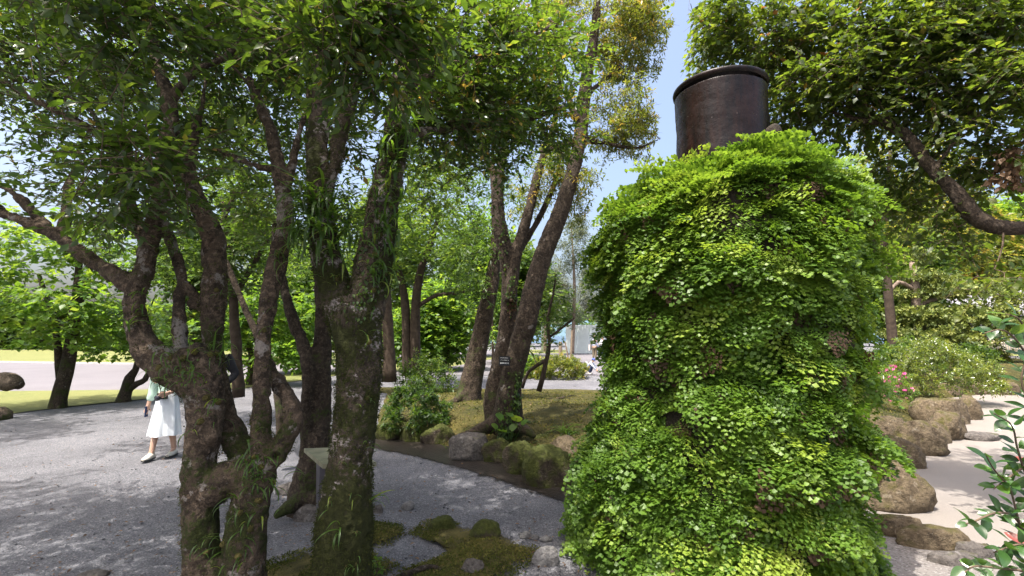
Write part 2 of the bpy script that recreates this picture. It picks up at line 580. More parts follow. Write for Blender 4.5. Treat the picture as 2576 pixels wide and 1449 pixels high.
# left: lawn strip, pale path, far lawn
near_edge = [gnd(-260, 1085), gnd(0, 1045), gnd(150, 1026), gnd(330, 1008), gnd(440, 998), gnd(600, 978), gnd(700, 965), gnd(770, 956), gnd(860, 943)]
far_edge = [gnd(860, 935), gnd(760, 939), gnd(640, 950), gnd(480, 972), gnd(360, 981), gnd(100, 984), gnd(0, 985), gnd(-260, 992)]
sheet('lawn_strip', near_edge + far_edge, 0.016, M['lawn'])
pn = [p for p in far_edge[::-1]]
pf = [gnd(-260, 907), gnd(0, 912), gnd(180, 915), gnd(420, 918), gnd(640, 921), gnd(860, 917), gnd(1000, 906)]
sheet('path', pn + [gnd(1000, 927)] + pf[::-1], 0.010, M['path'])
sheet('far_lawn', pf + [gnd(1000, 893), gnd(700, 882), gnd(0, 879), gnd(-260, 879)], 0.020, M['lawn'])
kb = MB()
for a, b in zip(pf[:-1], pf[1:]):
    d = b - a
    L = np.linalg.norm(d)
    kb.box(((a[0] + b[0]) / 2, (a[1] + b[1]) / 2, 0.05), (L + 0.02, 0.16, 0.1), math.atan2(d[1], d[0]))
M['kerb'] = plain('kerb_stone', (0.42, 0.40, 0.38), 0.9, 0.2, var=0.2, scale=8)
kb.build('path_kerb', M['kerb'], None, False, np.zeros(3))['kind'] = 'structure'
# pale gravel court behind the mound
sheet('back_court', [gnd(930, 941), gnd(1150, 944), gnd(1700, 946), gnd(1800, 884), gnd(1500, 881), gnd(1180, 884), gnd(960, 893)], 0.010, M['path'])
sheet('back_lawn', [gnd(930, 938), gnd(1140, 922), gnd(1230, 905), gnd(1330, 900), gnd(1330, 892), gnd(1210, 896), gnd(1100, 908), gnd(930, 922)], 0.016, M['lawn'])
sheet('court_lawn', [gnd(1330, 889), gnd(1440, 889), gnd(1478, 884), gnd(1440, 880.5), gnd(1330, 880)], 0.018, M['lawn'])

def heightfield(name, x0, x1, y0, y1, st, zf, mat):
    xs = np.arange(x0, x1 + st, st)
    ys = np.arange(y0, y1 + st, st)
    X, Y = np.meshgrid(xs, ys)
    x, y = X.ravel(), Y.ravel()
    z = zf(x, y)
    P = np.stack([x, y, z], 1)
    nx = len(xs)
    i = (np.arange(len(ys) - 1)[:, None] * nx + np.arange(nx - 1)[None]).ravel()
    F = np.stack([i, i + 1, i + 1 + nx, i + nx], 1)
    keep = (z[F] > -0.03).any(1)
    F = F[keep]
    used = np.unique(F)
    mp = np.full(len(P), -1)
    mp[used] = np.arange(len(used))
    o = mk(name, P[used], mp[F], mat, None, True, origin=np.zeros(3))
    o['kind'] = 'structure'
    return o

def sstep(a, b, x):
    t = np.clip((x - a) / (b - a), 0, 1)
    return t * t * (3 - 2 * t)

def seg_side(x, y, pts):
    """signed distance to a polyline, positive on its left"""
    best = np.full(x.shape, 1e9)
    sg = np.ones(x.shape)
    for a, b in zip(pts[:-1], pts[1:]):
        dx, dy = b[0] - a[0], b[1] - a[1]
        t = np.clip(((x - a[0]) * dx + (y - a[1]) * dy) / (dx * dx + dy * dy), 0, 1)
        d = np.hypot(x - a[0] - t * dx, y - a[1] - t * dy)
        s = np.sign(dx * (y - a[1]) - dy * (x - a[0]))
        m = d < best - 1e-9
        best = np.where(m, d, best)
        sg = np.where(m, s, sg)
    return best * sg

# the mossy mound in the middle, its stones along this edge (left to right)
MOUND_EDGE = [(-4.2, 14.5), (-3.3, 10.5), (-2.55, 8.35), (-1.5, 7.65), (-0.45, 6.95), (0.25, 6.25), (0.75, 5.65), (1.6, 5.4), (3.4, 6.3), (5.2, 8.2), (7.0, 10.5)]
def mound_z(x, y):
    d = seg_side(x, y, MOUND_EDGE) - 0.34
    P = np.stack([x, y, np.zeros_like(x)], 1)
    h = 0.15 + 0.25 * sstep(0.0, 1.6, d) + 0.06 * fbm(P * 0.9, 4, 8) + 0.035 * fbm(P * 3.2, 4, 9)
    edge = sstep(-0.12, 0.22, d)
    back = 1 - sstep(8.5, 18.0, y + 0.12 * x)
    return np.where(d > -0.3, (h * edge * back) - 0.08 * (1 - edge) - 0.06 * (1 - back), -0.2)
heightfield('moss_mound', -4.6, 7.4, 5.0, 21.5, 0.07, mound_z, M['moss_raised'])

# the bank on the right, above the sand bed
BANK_EDGE = [(3.1, 4.6), (3.75, 5.15), (4.4, 5.9), (5.0, 6.7), (5.9, 7.9), (7.3, 9.0), (9.2, 10.6), (10.4, 12.6), (14.5, 14.6), (22, 16)]
def bank_z(x, y):
    d = seg_side(x, y, BANK_EDGE)
    P = np.stack([x, y, np.zeros_like(x)], 1)
    h = 0.14 + 0.30 * sstep(0.0, 1.8, d) + 0.05 * fbm(P * 0.8, 4, 18) + 0.03 * fbm(P * 3.2, 4, 19) + 0.25 * sstep(12, 18, y)
    edge = sstep(-0.15, 0.25, d)
    lft = sstep(0, .7, x - 2.6 - .45 * np.maximum(0, y - 6))
    return np.where(d > -0.3, h * edge * lft - 0.08 * (1 - edge * lft), -0.2)
heightfield('moss_bank', 2.5, 24, 4.4, 30, 0.13, bank_z, M['moss_raised'])

sheet('sand_bed', [(2.9, 4.45), (3.6, 4.30), (4.4, 3.95), (6.0, 3.3), (9, 2.2), (20, 4), (24, 17), (14.6, 15.2), (10.6, 13.2), (9.0, 11.2), (6.8, 9.4), (5.4, 8.2), (4.2, 6.6), (3.4, 5.5), (2.9, 5.0)], 0.012, M['sand'])
sheet('dirt_strip', [(2.3, 2.6), (5.5, 2.2), (6.0, 3.2), (4.4, 3.85), (3.6, 4.18), (2.8, 4.5), (2.2, 4.3)], 0.006, M['dirt'])

# the shallow ditch between gravel and stones
# moss patches lying over the gravel in front
def patch(name, px, z, mat, hgt=0.03, world=False):
    loop = smooth_loop(px if world else [gnd(*p) for p in px], 0.06)
    c = loop.mean(0)
    rings = [1.0, 0.96, 0.9, 0.82, 0.72, 0.6, 0.48, 0.36, 0.24, 0.12]
    loop[:, :2] = c[:2] + (loop[:, :2] - c[:2]) * (1.0 if world else 1.14)
    loop[:, :2] += 0.045 * np.stack([fbm(loop * 14, 3, 41), fbm(loop * 14, 3, 42)], 1)
    V, F = [], []
    n = len(loop)
    for k, r in enumerate(rings):
        q = c + (loop - c) * r
        q[:, 2] = z + hgt * (1 - r ** 3) + ((0 if world else 0.013) * fbm(q * 9, 4, 31) if k else (0 if world else -0.02))
        V.append(q)
        if k:
            for i in range(n):
                F.append(((k - 1) * n + i, (k - 1) * n + (i + 1) % n, k * n + (i + 1) % n, k * n + i))
    V = np.vstack(V + [c[None] + np.array((0, 0, z + hgt))])
    m = len(rings) - 1
    for i in range(n):
        F.append((m * n + i, m * n + (i + 1) % n, len(V) - 1))
    tt = np.concatenate([np.full(n, r) for r in rings] + [[0.0]])
    o = mk(name, V, F, mat, None, True, tt, origin=np.zeros(3))
    o['kind'] = 'structure'
patch('moss_patch', [(1060, 1330), (1110, 1312), (1190, 1340), (1260, 1350), (1330, 1385), (1345, 1402), (1300, 1425), (1270, 1470), (1150, 1490), (1030, 1500), (960, 1480), (1000, 1440), (1075, 1425), (1130, 1390), (1090, 1360), (1050, 1345)], 0.0, M['moss_ragged'], 0.035)
patch('moss_patch', [(905, 1335), (960, 1318), (1015, 1325), (1005, 1350), (960, 1370), (900, 1372)], 0.0, M['moss_ragged'], 0.04)
patch('moss_patch', [(640, 1449), (700, 1408), (770, 1390), (860, 1400), (960, 1400), (1000, 1425), (950, 1455), (960, 1520), (850, 1600), (660, 1560)], 0.0, M['moss_ragged'], 0.03)
ci = [(-4.2, 11.2), (-3.4, 9.3), (-2.4, 7.75), (-1.4, 7.0), (-0.4, 6.1), (0.25, 5.4), (0.8, 4.9), (1.6, 4.8)]
co_ = [(-3.9, 12.2), (-3.1, 9.8), (-2.3, 8.7), (-1.3, 7.95), (-0.3, 7.2), (0.45, 6.45), (1.0, 5.95), (1.9, 5.7)]
A_, _r = spline([(*p, 0) for p in ci], np.ones(len(ci)), .08)
B_, _r = spline([(*p, 0) for p in co_], np.ones(len(co_)), .08)
B_ = B_[np.linspace(0, len(B_) - 1, len(A_)).astype(int)]
rows = []
for q, tt in ((0, 1.0), (.12, .8), (.25, .45), (.4, 0), (.7, 0), (1, 0)):
    L_ = A_ * (1 - q) + B_ * q
    L_[:, 2] = 0.004
    rows.append(L_)
n = len(A_)
V = np.vstack(rows)
i_ = (np.arange(5)[:, None] * n + np.arange(n - 1)[None]).ravel()
F = np.stack([i_, i_ + 1, i_ + 1 + n, i_ + n], 1)[:, ::-1]
mk('wet_ditch', V, F, M['mud_ragged'], None, True, np.repeat((1.0, .8, .45, 0, 0, 0), n), origin=np.zeros(3))['kind'] = 'structure'

# distant hill across the water
rng = np.random.default_rng(3)
M['hill'] = plain('hill_haze_blue', (0.085, 0.135, 0.165), 1.0, 0.0, var=0.1, scale=0.02)  # blue of the distant haze is put into the hill colour
n = 260
V, F = [], []
for i in range(n + 1):
    a = R(135 - 125 * i / n)
    q = np.array([[i * .035, 3.1, 0.5]])
    h = 55 + 38 * fbm(q, 5, 4)[0]
    for k, (d, hh) in enumerate(((1500, 0), (1600, .3), (1750, .62), (1950, 1.0), (2400, 0))):
        w_ = 1 + .25 * fbm(np.array([[i * .11, k * 1.7, 2.0]]), 3, 9)[0]
        V.append((d * math.cos(a), d * math.sin(a), max(0, h * hh * w_) - 1))
for i in range(n):
    for k in range(4):
        F.append((i * 5 + k, (i + 1) * 5 + k, (i + 1) * 5 + k + 1, i * 5 + k + 1))
mk('hills', V, F, M['hill'], None, True, origin=np.zeros(3))['kind'] = 'structure'
m, t, out = new_mat('sea_water')
p = N(t, 'ShaderNodeBsdfPrincipled', Roughness=0.25)
p.inputs['Base Color'].default_value = (0.05, 0.10, 0.16, 1)
t.links.new(bump(t, noise(t, geo_pos(t), 0.6, 4), 0.3, 0.3), p.inputs['Normal'])
t.links.new(p.outputs[0], out.inputs['Surface'])
sheet('sea', [(-2500, 110), (2500, 110), (2500, 2900), (-2500, 2900)], 0.05, m)
# ---------------------------------------------------------------- leaves and trees
def leaf_tpl(w=0.46, fold=0.10, curl=-0.10, fine=False):
    """leaf of length 1 along +Y, normal +Z"""
    if not fine:
        V = np.array([(0, 0, 0), (-w / 2, 0.42, fold), (w / 2, 0.42, fold), (0, 0.5, 0), (0, 1, curl)], float)
        F = np.array([(0, 3, 1), (1, 3, 4), (0, 2, 3), (2, 4, 3)])
    else:
        V = np.array([(0, 0, 0), (-w * .32, .16, fold * .5), (0, .18, 0.0), (w * .32, .16, fold * .5), (-w * .5, .45, fold), (0, .47, .01), (w * .5, .45, fold),
                      (-w * .36, .74, fold * .5), (0, .76, -.02), (w * .36, .74, fold * .5), (0, 1, curl)], float)
        F = np.array([(0, 2, 1), (0, 3, 2), (1, 2, 5), (1, 5, 4), (2, 3, 6), (2, 6, 5), (4, 5, 8), (4, 8, 7), (5, 6, 9), (5, 9, 8), (7, 8, 10), (8, 9, 10)])
    return V, F

def quad_tpl(w=0.6):
    return np.array([(0, 0, 0), (w / 2, .45, .05), (0, 1, -.05), (-w / 2, .45, .05)], float), np.array([(0, 1, 2), (0, 2, 3)])

def frames(D, U):
    """rotation matrices with local Y along D and local Z close to U"""
    D = unit(D)
    X = unit(np.cross(D, U))
    Z = np.cross(X, D)
    return np.stack([X, D, Z], axis=2)

def instance(tpl, Rm, pos, scale):
    V, F = tpl
    n = len(pos)
    W = np.einsum('nij,vj->nvi', Rm, V) * np.asarray(scale)[:, None, None] + pos[:, None, :]
    FF = F[None] + (np.arange(n) * len(V))[:, None, None]
    return W.reshape(-1, 3), FF.reshape(-1, F.shape[1])

def shoots(rng, cen, out, per, leaf, length=0.22, droop=0.15, flat=0.55, whorl=False):
    """leaf positions and frames for leafy shoots starting at cen, heading along out"""
    n = len(cen)
    A = unit(out + rng.normal(0, 0.45, (n, 3)))
    A[:, 2] *= 1 - flat * 0.6
    A = unit(A)
    t = np.tile(np.linspace(0.12, 1.0, per), (n, 1)) + rng.uniform(-.06, .06, (n, per))
    L = length * rng.uniform(0.6, 1.25, (n, 1))
    pos = cen[:, None] + A[:, None] * (t * L)[..., None]
    pos[..., 2] -= droop * (t * L) ** 2 / length
    S = unit(np.cross(A, np.array((0, 0, 1.0)) + rng.normal(0, .25, (n, 3))))
    side = np.where(np.arange(per)[None] % 2 == 0, 1.0, -1.0) * np.ones((n, 1))
    if whorl:
        ph = np.arange(per)[None] * 2.4 + rng.uniform(0, 6.28, (n, 1))
        B = np.cross(A, S)
        rad = np.cos(ph)[..., None] * S[:, None] + np.sin(ph)[..., None] * B[:, None]
        D = unit(A[:, None] * 0.55 + rad)
    else:
        D = unit(A[:, None] * (0.35 + 0.75 * t[..., None]) + S[:, None] * side[..., None] * (1.1 - 0.55 * t[..., None]) + rng.normal(0, .22, (n, per, 3)))
    D[..., 2] -= droop * 0.8
    U = np.array((0, 0, 1.0)) + rng.normal(0, 0.42, (n, per, 3))
    pos = pos.reshape(-1, 3)
    return pos, frames(D.reshape(-1, 3), U.reshape(-1, 3)), leaf * rng.uniform(0.65, 1.2, n * per), A, L[:, 0]

def blob_targets(rng, blobs):
    """blobs: (u, v, Y, ru px, rv px, depth m, n)"""
    T = []
    for u, v, Y, ru, rv, dp, n in blobs:
        c = at(u, v, Y)
        sx, sz = ru * Y / FPX, rv * Y / FPX
        q = unit(rng.normal(size=(n, 3))) * (rng.random((n, 1)) ** 0.4)
        T.append(c + q * np.array((sx, dp, sz)))
    return np.vstack(T)

def ball_targets(rng, balls):
    """balls: (x, y, z, rx, ry, rz, n) in metres"""
    T = []
    for x, y, z, rx, ry, rz, n in balls:
        q = unit(rng.normal(size=(n, 3))) * (rng.random((n, 1)) ** 0.4)
        T.append(np.array((x, y, z)) + q * np.array((rx, ry, rz)))
    return np.vstack(T)

def grow(rng, nodes, rad, targets, rmax=0.03, rmin=0.004, sag=0.06):
    """join each target to the nearest wood; returns branch paths and their end directions"""
    nodes = [np.asarray(p, float) for p in nodes]
    rad = list(rad)
    Nn = np.array(nodes)
    d0 = np.array([np.min(np.linalg.norm(Nn - t, axis=1)) for t in targets])
    order = np.argsort(d0)
    cap = len(Nn) + len(targets) * 5
    A = np.zeros((cap, 3))
    Rr = np.zeros(cap)
    A[:len(Nn)] = Nn
    Rr[:len(Nn)] = rad
    k = len(Nn)
    paths, ends = [], np.zeros((len(targets), 3))
    for ti in order:
        t = targets[ti]
        dd = np.linalg.norm(A[:k] - t, axis=1) + 0.25 * np.maximum(0, A[:k, 2] - t[2])
        j = int(np.argmin(dd))
        a = A[j]
        v = t - a
        L = np.linalg.norm(v) + 1e-6
        m = 3 if L < 0.25 else 5
        s = np.linspace(0, 1, m)[:, None]
        side = rng.normal(0, 0.10, 3) * L
        mid = np.array((0, 0, sag * L))
        P = a + v * s + (side + mid) * (4 * s * (1 - s)) * 0.6
        r0 = min(Rr[j] * 0.7, rmax, 0.006 + 0.012 * L)
        rr = np.linspace(r0, max(rmin, r0 * 0.45), m)
        paths.append((P, rr))
        A[k:k + m - 1] = P[1:]
        Rr[k:k + m - 1] = rr[1:]
        k += m - 1
        ends[ti] = unit(P[-1] - P[-2])
    return paths, ends

def tubes_mesh(paths, n=5):
    V, F, b = [], [], 0
    for P, r in paths:
        m = len(P)
        T = unit(np.gradient(P, axis=0))
        a = np.where(np.abs(T[:, 2:3]) < 0.9, np.array([[0, 0, 1.0]]), np.array([[1.0, 0, 0]]))
        X = unit(np.cross(T, a[0]))
        B = np.cross(T, X)
        an = np.arange(n) * 2 * math.pi / n
        W = P[:, None] + r[:, None, None] * (np.cos(an)[None, :, None] * X[:, None] + np.sin(an)[None, :, None] * B[:, None])
        V.append(W.reshape(-1, 3))
        i = np.arange(m - 1)[:, None] * n
        k = np.arange(n)[None]
        k2 = (k + 1) % n
        F.append((np.stack([i + k, i + k2, i + n + k2, i + n + k], 2).reshape(-1, 4)) + b)
        b += m * n
    return np.vstack(V), np.vstack(F)

def trunk_mesh(stems, voxel, amp=0.012, freq=9, sides=14, step=0.06, knots=(), smooth=3, seed=1):
    """stems: list of (points, radii) in metres; one continuous gnarled skin"""
    V, F = [], []
    for P, r in stems:
        Q, rr = spline(P, r, step)
        v, f = tube(Q, rr, sides)
        b = len(V)
        V.extend(map(tuple, v))
        F.extend([tuple(i + b for i in q) for q in f])
    me = remeshed(np.array(V), F, voxel, smooth)
    co = coords(me)
    nm = vertex_normals(me)
    rg_ = 1 - np.abs(fbm(co * np.array((freq * 1.6, freq * 1.6, freq * 0.9)), 3, seed + 5))
    d = amp * 0.8 * fbm(co * np.array((freq, freq, freq * 0.55)), 4, seed) + amp * 0.7 * (rg_ - 0.6) + amp * 0.9 * vnoise(co * np.array((2.7, 2.7, 1.8)), seed + 7) + amp * 0.45 * fbm(co * 30, 4, seed + 3)
    for c, r, depth in knots:
        q = np.linalg.norm(co - c, axis=1) / r
        d = d + depth * (0.55 * np.exp(-((q - 1.15) / 0.35) ** 2) - 1.25 * np.exp(-(q / 0.62) ** 4))
    co = co + nm * d[:, None]
    me.vertices.foreach_set('co', co.astype(np.float32).ravel())
    me.update()
    me.polygons.foreach_set('use_smooth', np.ones(len(me.polygons), bool))
    return me, co

def px_stem(pts, Y0):
    """(u, v, r px[, Y]) -> points, radii"""
    P, r = [], []
    for q in pts:
        Y = q[3] if len(q) > 3 else Y0
        P.append(at(q[0], q[1], Y))
        r.append(px2m(q[2], q[0], Y))
    return np.array(P), np.array(r)

def keep_clear(pos, zones):
    """drop leaves that would hang across an opening; zones: (list of px polygon points, nearer than Y)"""
    u, v, d = proj(pos)
    ok = np.ones(len(pos), bool)
    for poly, ylim in zones:
        px = np.array(poly, float)
        ins = np.zeros(len(pos), bool)
        j = len(px) - 1
        for i in range(len(px)):
            c = ((px[i, 1] > v) != (px[j, 1] > v)) & (u < (px[j, 0] - px[i, 0]) * (v - px[i, 1]) / (px[j, 1] - px[i, 1] + 1e-9) + px[i, 0])
            ins ^= c
            j = i
        ok &= ~(ins & (pos[:, 1] < ylim))
    return ok

LEAF = leaf_tpl()
LEAF_FINE = leaf_tpl(fine=True)
LEAF_WIDE = leaf_tpl(0.62, 0.06, -0.14)
LEAF_WIDE_FINE = leaf_tpl(0.62, 0.07, -0.16, True)
LEAF_NARROW = leaf_tpl(0.28, 0.05, -0.12)
QUAD = quad_tpl()
NARROWQ = quad_tpl(0.3)

def single_leaves(parent, tpl, Rm, pos, sc, mat, rng, count=300, name='leaf', tints=(0.1, 0.3, 0.5, 0.7, 0.9)):
    """the leaves that show largest become objects of their own; returns the mask of the rest"""
    u, v, d = proj(pos)
    vis = (u > 5) & (u < 2570) & (v > 5) & (v < 1444) & (d > 0.8)
    size = np.where(vis, sc / d, 0)
    pick = np.argsort(-size)[:count]
    pick = pick[size[pick] > 0]
    meshes = [mesh_data(name, tpl[0], tpl[1], mat, True, np.full(len(tpl[0]), q)) for q in tints]
    base = wloc(parent)
    for i in pick:
        o = bpy.data.objects.new(name, meshes[int(rng.integers(len(meshes)))])
        C.objects.link(o)
        o.parent = parent
        m = Matrix.Identity(4)
        for a in range(3):
            for b in range(3):
                m[a][b] = float(Rm[i, a, b] * sc[i])
            m[a][3] = float(pos[i, a] - base[a])
        o.matrix_local = m
    rest = np.ones(len(pos), bool)
    rest[pick] = False
    return rest

def crown(parent, rng, T, ends, mat, leaf=0.06, per=9, k=3, length=0.22, tpl=LEAF, zones=(), droop=0.15, flat=0.55, whorl=False,
          twigs=True, single=0, single_tpl=None, name='crown', bias=None, tint_mu=0.45, tint_sd=0.22):
    cen = np.repeat(T, k, axis=0)
    out = np.repeat(ends, k, axis=0) * 0.6 + rng.normal(0, 0.75, (len(cen), 3))
    cen = cen + rng.normal(0, length * 0.35, cen.shape)
    pos, Rm, sc, A, L = shoots(rng, cen, out, per, leaf, length, droop, flat, whorl)
    tint = np.clip(np.repeat(rng.normal(tint_mu, tint_sd, len(cen)), per) + rng.normal(0, 0.10, len(pos)), 0, 1)
    ok = keep_clear(pos, zones) if zones else np.ones(len(pos), bool)
    near = (pos[:, 1] < 1.15) & (pos[:, 1] > -1.5) & (np.abs(pos[:, 0]) < 1.5)
    ok &= ~near
    pos, Rm, sc, tint = pos[ok], Rm[ok], sc[ok], tint[ok]
    if single:
        rest = single_leaves(parent, single_tpl or LEAF_FINE, Rm, pos, sc, mat, rng, single)
        pos, Rm, sc, tint = pos[rest], Rm[rest], sc[rest], tint[rest]
    V, F = instance(tpl, Rm, pos, sc)
    o = mk(name, V, F, mat, parent, True, np.repeat(tint, len(tpl[0])))
    o['kind'] = 'stuff'
    if twigs:
        okt = np.linspace(0, 1, 3)
        paths = []
        cz = keep_clear(cen + A * L[:, None] * 0.5, zones) if zones else np.ones(len(cen), bool)
        cz &= ~((cen[:, 1] < 1.4) & (cen[:, 1] > -1.5) & (np.abs(cen[:, 0]) < 1.6))
        for c, a, l, z in zip(cen, A, L, cz):
            if z:
                P = c + a * l * okt[:, None]
                P[:, 2] -= droop * (okt * l) ** 2 / length
                paths.append((P, np.array((0.0032, 0.0024, 0.0012))))
        return paths
    return []

def tree(name, label, group, Y, stems_px, blobs, bark, leafmat, voxel=0.02, amp=0.012, freq=9, leaf=0.06, per=9, k=3, length=0.22,
         tpl=LEAF, zones=(), seed=1, droop=0.15, flat=0.55, whorl=False, balls=(), knots=(), single=0, single_tpl=None, base=None,
         rmax=0.03, twigs=True, remesh=True, tint_mu=0.45, tint_sd=0.22, cat='tree', smooth=3):
    rng = np.random.default_rng(seed)
    stems = [px_stem(s, Y) for s in stems_px]
    b = stems[0][0][0].copy() if base is None else np.array(base, float)
    b[2] = max(0.0, b[2]) if base is None else b[2]
    root = empty(name, b, label, cat, group)
    if remesh:
        me, co = trunk_mesh(stems, voxel, amp, freq, knots=[(at(*q[0]), q[1], q[2]) for q in knots], seed=seed, smooth=smooth)
        me.vertices.foreach_set('co', (co - b).astype(np.float32).ravel())
        me.update()
        me.materials.clear()
        me.materials.append(bark)
        me.name = 'trunk'
        trunk = link('trunk', me, root)
    else:
        V, F = [], []
        for P, r in stems:
            Q, rr = spline(P, r, 0.25)
            v, f = tube(Q, rr, 9)
            v = v + amp * 1.2 * fbm(v * 5, 2, seed)[:, None]
            o = len(V)
            V.extend(map(tuple, v))
            F.extend([tuple(i + o for i in q) for q in f])
        trunk = mk('trunk', np.array(V), F, bark, root, True)
    parts = [blob_targets(rng, blobs)] if len(blobs) else []
    if len(balls):
        parts.append(ball_targets(rng, balls))
    T = np.vstack(parts)
    if zones:
        T = T[keep_clear(T, zones)]
    nodes, rad = [], []
    for P, r in stems:
        Q, rr = spline(P, r, 0.12 if remesh else 0.4)
        h = int(len(Q) * 0.3)
        nodes.extend(Q[h:])
        rad.extend(rr[h:])
    paths, ends = grow(rng, nodes, rad, T, rmax)
    tw = crown(root, rng, T, ends, leafmat, leaf, per, k, length, tpl, zones, droop, flat, whorl, twigs, single, single_tpl, tint_mu=tint_mu, tint_sd=tint_sd)
    V, F = tubes_mesh(paths, 5 if Y < 9 else 4)
    if tw:
        V2, F2 = tubes_mesh(tw, 3)
        V, F = np.vstack([V, V2]), np.vstack([F, F2 + len(V)])
    o = mk('branches', V, F, M['twig'] if Y < 9 else bark, root, True)
    o['kind'] = 'stuff'
    return root, trunk, stems

# strap-leaved ferns that grow on bark
def strap_tpl(bend=0.6, w=0.07, n=6):
    V, F = [], []
    a, p = 0.75, np.array((0.0, 0.0, 0.0))
    for i in range(n + 1):
        t = i / n
        ww = w * min(1, 0.35 + t / 0.3) * (1 - t ** 3)
        V += [p + np.array((-ww / 2, 0, 0.012)), p.copy(), p + np.array((ww / 2, 0, 0.012))]
        a -= bend * 2.4 / n
        p = p + np.array((0, math.cos(a), math.sin(a))) / n
    for i in range(n):
        for q in (0, 1):
            F.append((i * 3 + q, i * 3 + q + 1, i * 3 + 4 + q, i * 3 + 3 + q))
    return np.array(V), np.array(F)
STRAPS = [strap_tpl(b, w) for b, w in ((0.45, 0.085), (0.75, 0.075), (1.0, 0.07), (1.25, 0.08))]
STRAP_ME = {}
def strap_mesh(k, tint):
    q = (k, tint)
    if q not in STRAP_ME:
        V, F = STRAPS[k]
        STRAP_ME[q] = mesh_data('frond', V, F, M['strap'], True, np.full(len(V), tint))
    return STRAP_ME[q]

def strap_fern(parent, pos, nrm, n, length, rng, spread=0.05, one=False):
    """a tuft on the trunk: a small root mass carrying single fronds"""
    pos = np.asarray(pos, float)
    nrm = unit(nrm)
    rt = unit(np.cross(nrm, (0, 0, 1.0)))
    V, F = [], []
    P = np.array([pos - nrm * 0.03, pos, pos + nrm * 0.012])
    v, f = tube(P, np.array((0.5, 1.0, 0.35)) * min(spread, 0.05) * 0.45, 8)
    v = v + 0.004 * vnoise(v * 60, 4)[:, None]
    tuft = mk('fern_clump', v, f, M['moss'], parent, True)
    base = wloc(parent)
    for i in range(n):
        q = pos + rt * rng.normal(0, spread) + np.array((0, 0, rng.normal(0, spread * 1.3))) + nrm * 0.004
        d = unit(nrm + rt * rng.normal(0, 0.7) + np.array((0, 0, rng.normal(-0.05, 0.45))))
        up = unit(np.array((0, 0, 1.0)) + 0.3 * nrm + rng.normal(0, .12, 3))
        Rm = frames(d[None], up[None])[0]
        s = length * rng.uniform(0.5, 1.15)
        o = bpy.data.objects.new('frond', strap_mesh(int(rng.integers(4)), round(float(rng.choice([0.15, 0.4, 0.6, 0.95], p=[.3, .35, .27, .08])), 2)))
        C.objects.link(o)
        o.parent = tuft
        m = Matrix.Identity(4)
        for a in range(3):
            for b in range(3):
                m[a][b] = float(Rm[a, b] * s)
            m[a][3] = float(q[a] - base[a])
        o.matrix_local = m
    return tuft

def bark_moss(parent, trunk, n, size, mat, seed, thr=0.0, freq=5.0, zlim=(0.0, 3.2), tint=(.1, .7)):
    """fuzz of moss and tiny creepers standing off the bark where a patchy field allows"""
    rng = np.random.default_rng(seed)
    me = trunk.data
    base = wloc(trunk)
    co = coords(me) + base
    nm = vertex_normals(me)
    f = fbm(co * freq, 4, seed) + 0.25 * vnoise(co * 1.5, seed + 2)
    ok = np.where((f > thr) & (co[:, 2] > zlim[0]) & (co[:, 2] < zlim[1]))[0]
    sel = rng.choice(ok, min(n, len(ok) * 3))
    P = co[sel] + rng.normal(0, .006, (len(sel), 3))
    D = unit(nm[sel] * 0.9 + np.array((0, 0, -.35)) + rng.normal(0, .7, P.shape))
    Rm = frames(D, nm[sel] + rng.normal(0, .5, P.shape))
    V, F = instance(NARROWQ, Rm, P, size * rng.uniform(.5, 1.5, len(P)))
    o = mk('moss', V, F, mat, parent, True, np.repeat(rng.uniform(*tint, len(P)), 4))
    o['kind'] = 'stuff'
# ---------------------------------------------------------------- the trees
PILLAR_PX = [(1385, 1470), (1400, 1200), (1440, 1000), (1450, 600), (1500, 480), (1640, 400), (1680, 150), (1935, 140), (1945, 330), (2120, 360), (2200, 480), (2260, 600), (2260, 1470)]
SKYGAP = [(1600, 420), (1585, 250), (1690, 90), (1700, -20), (1745, -20), (1745, 180), (1690, 230), (1690, 420)]
TRUNKS_OPEN = [(0, 1460), (0, 800), (300, 640), (560, 560), (700, 560), (760, 700), (1440, 700), (1440, 1460)]
LSKY = [(-20, 360), (110, 340), (320, 380), (330, 470), (180, 520), (-20, 480)]
near_zones = [(PILLAR_PX, 30.0), (SKYGAP, 60.0), (TRUNKS_OPEN, 30.0)]

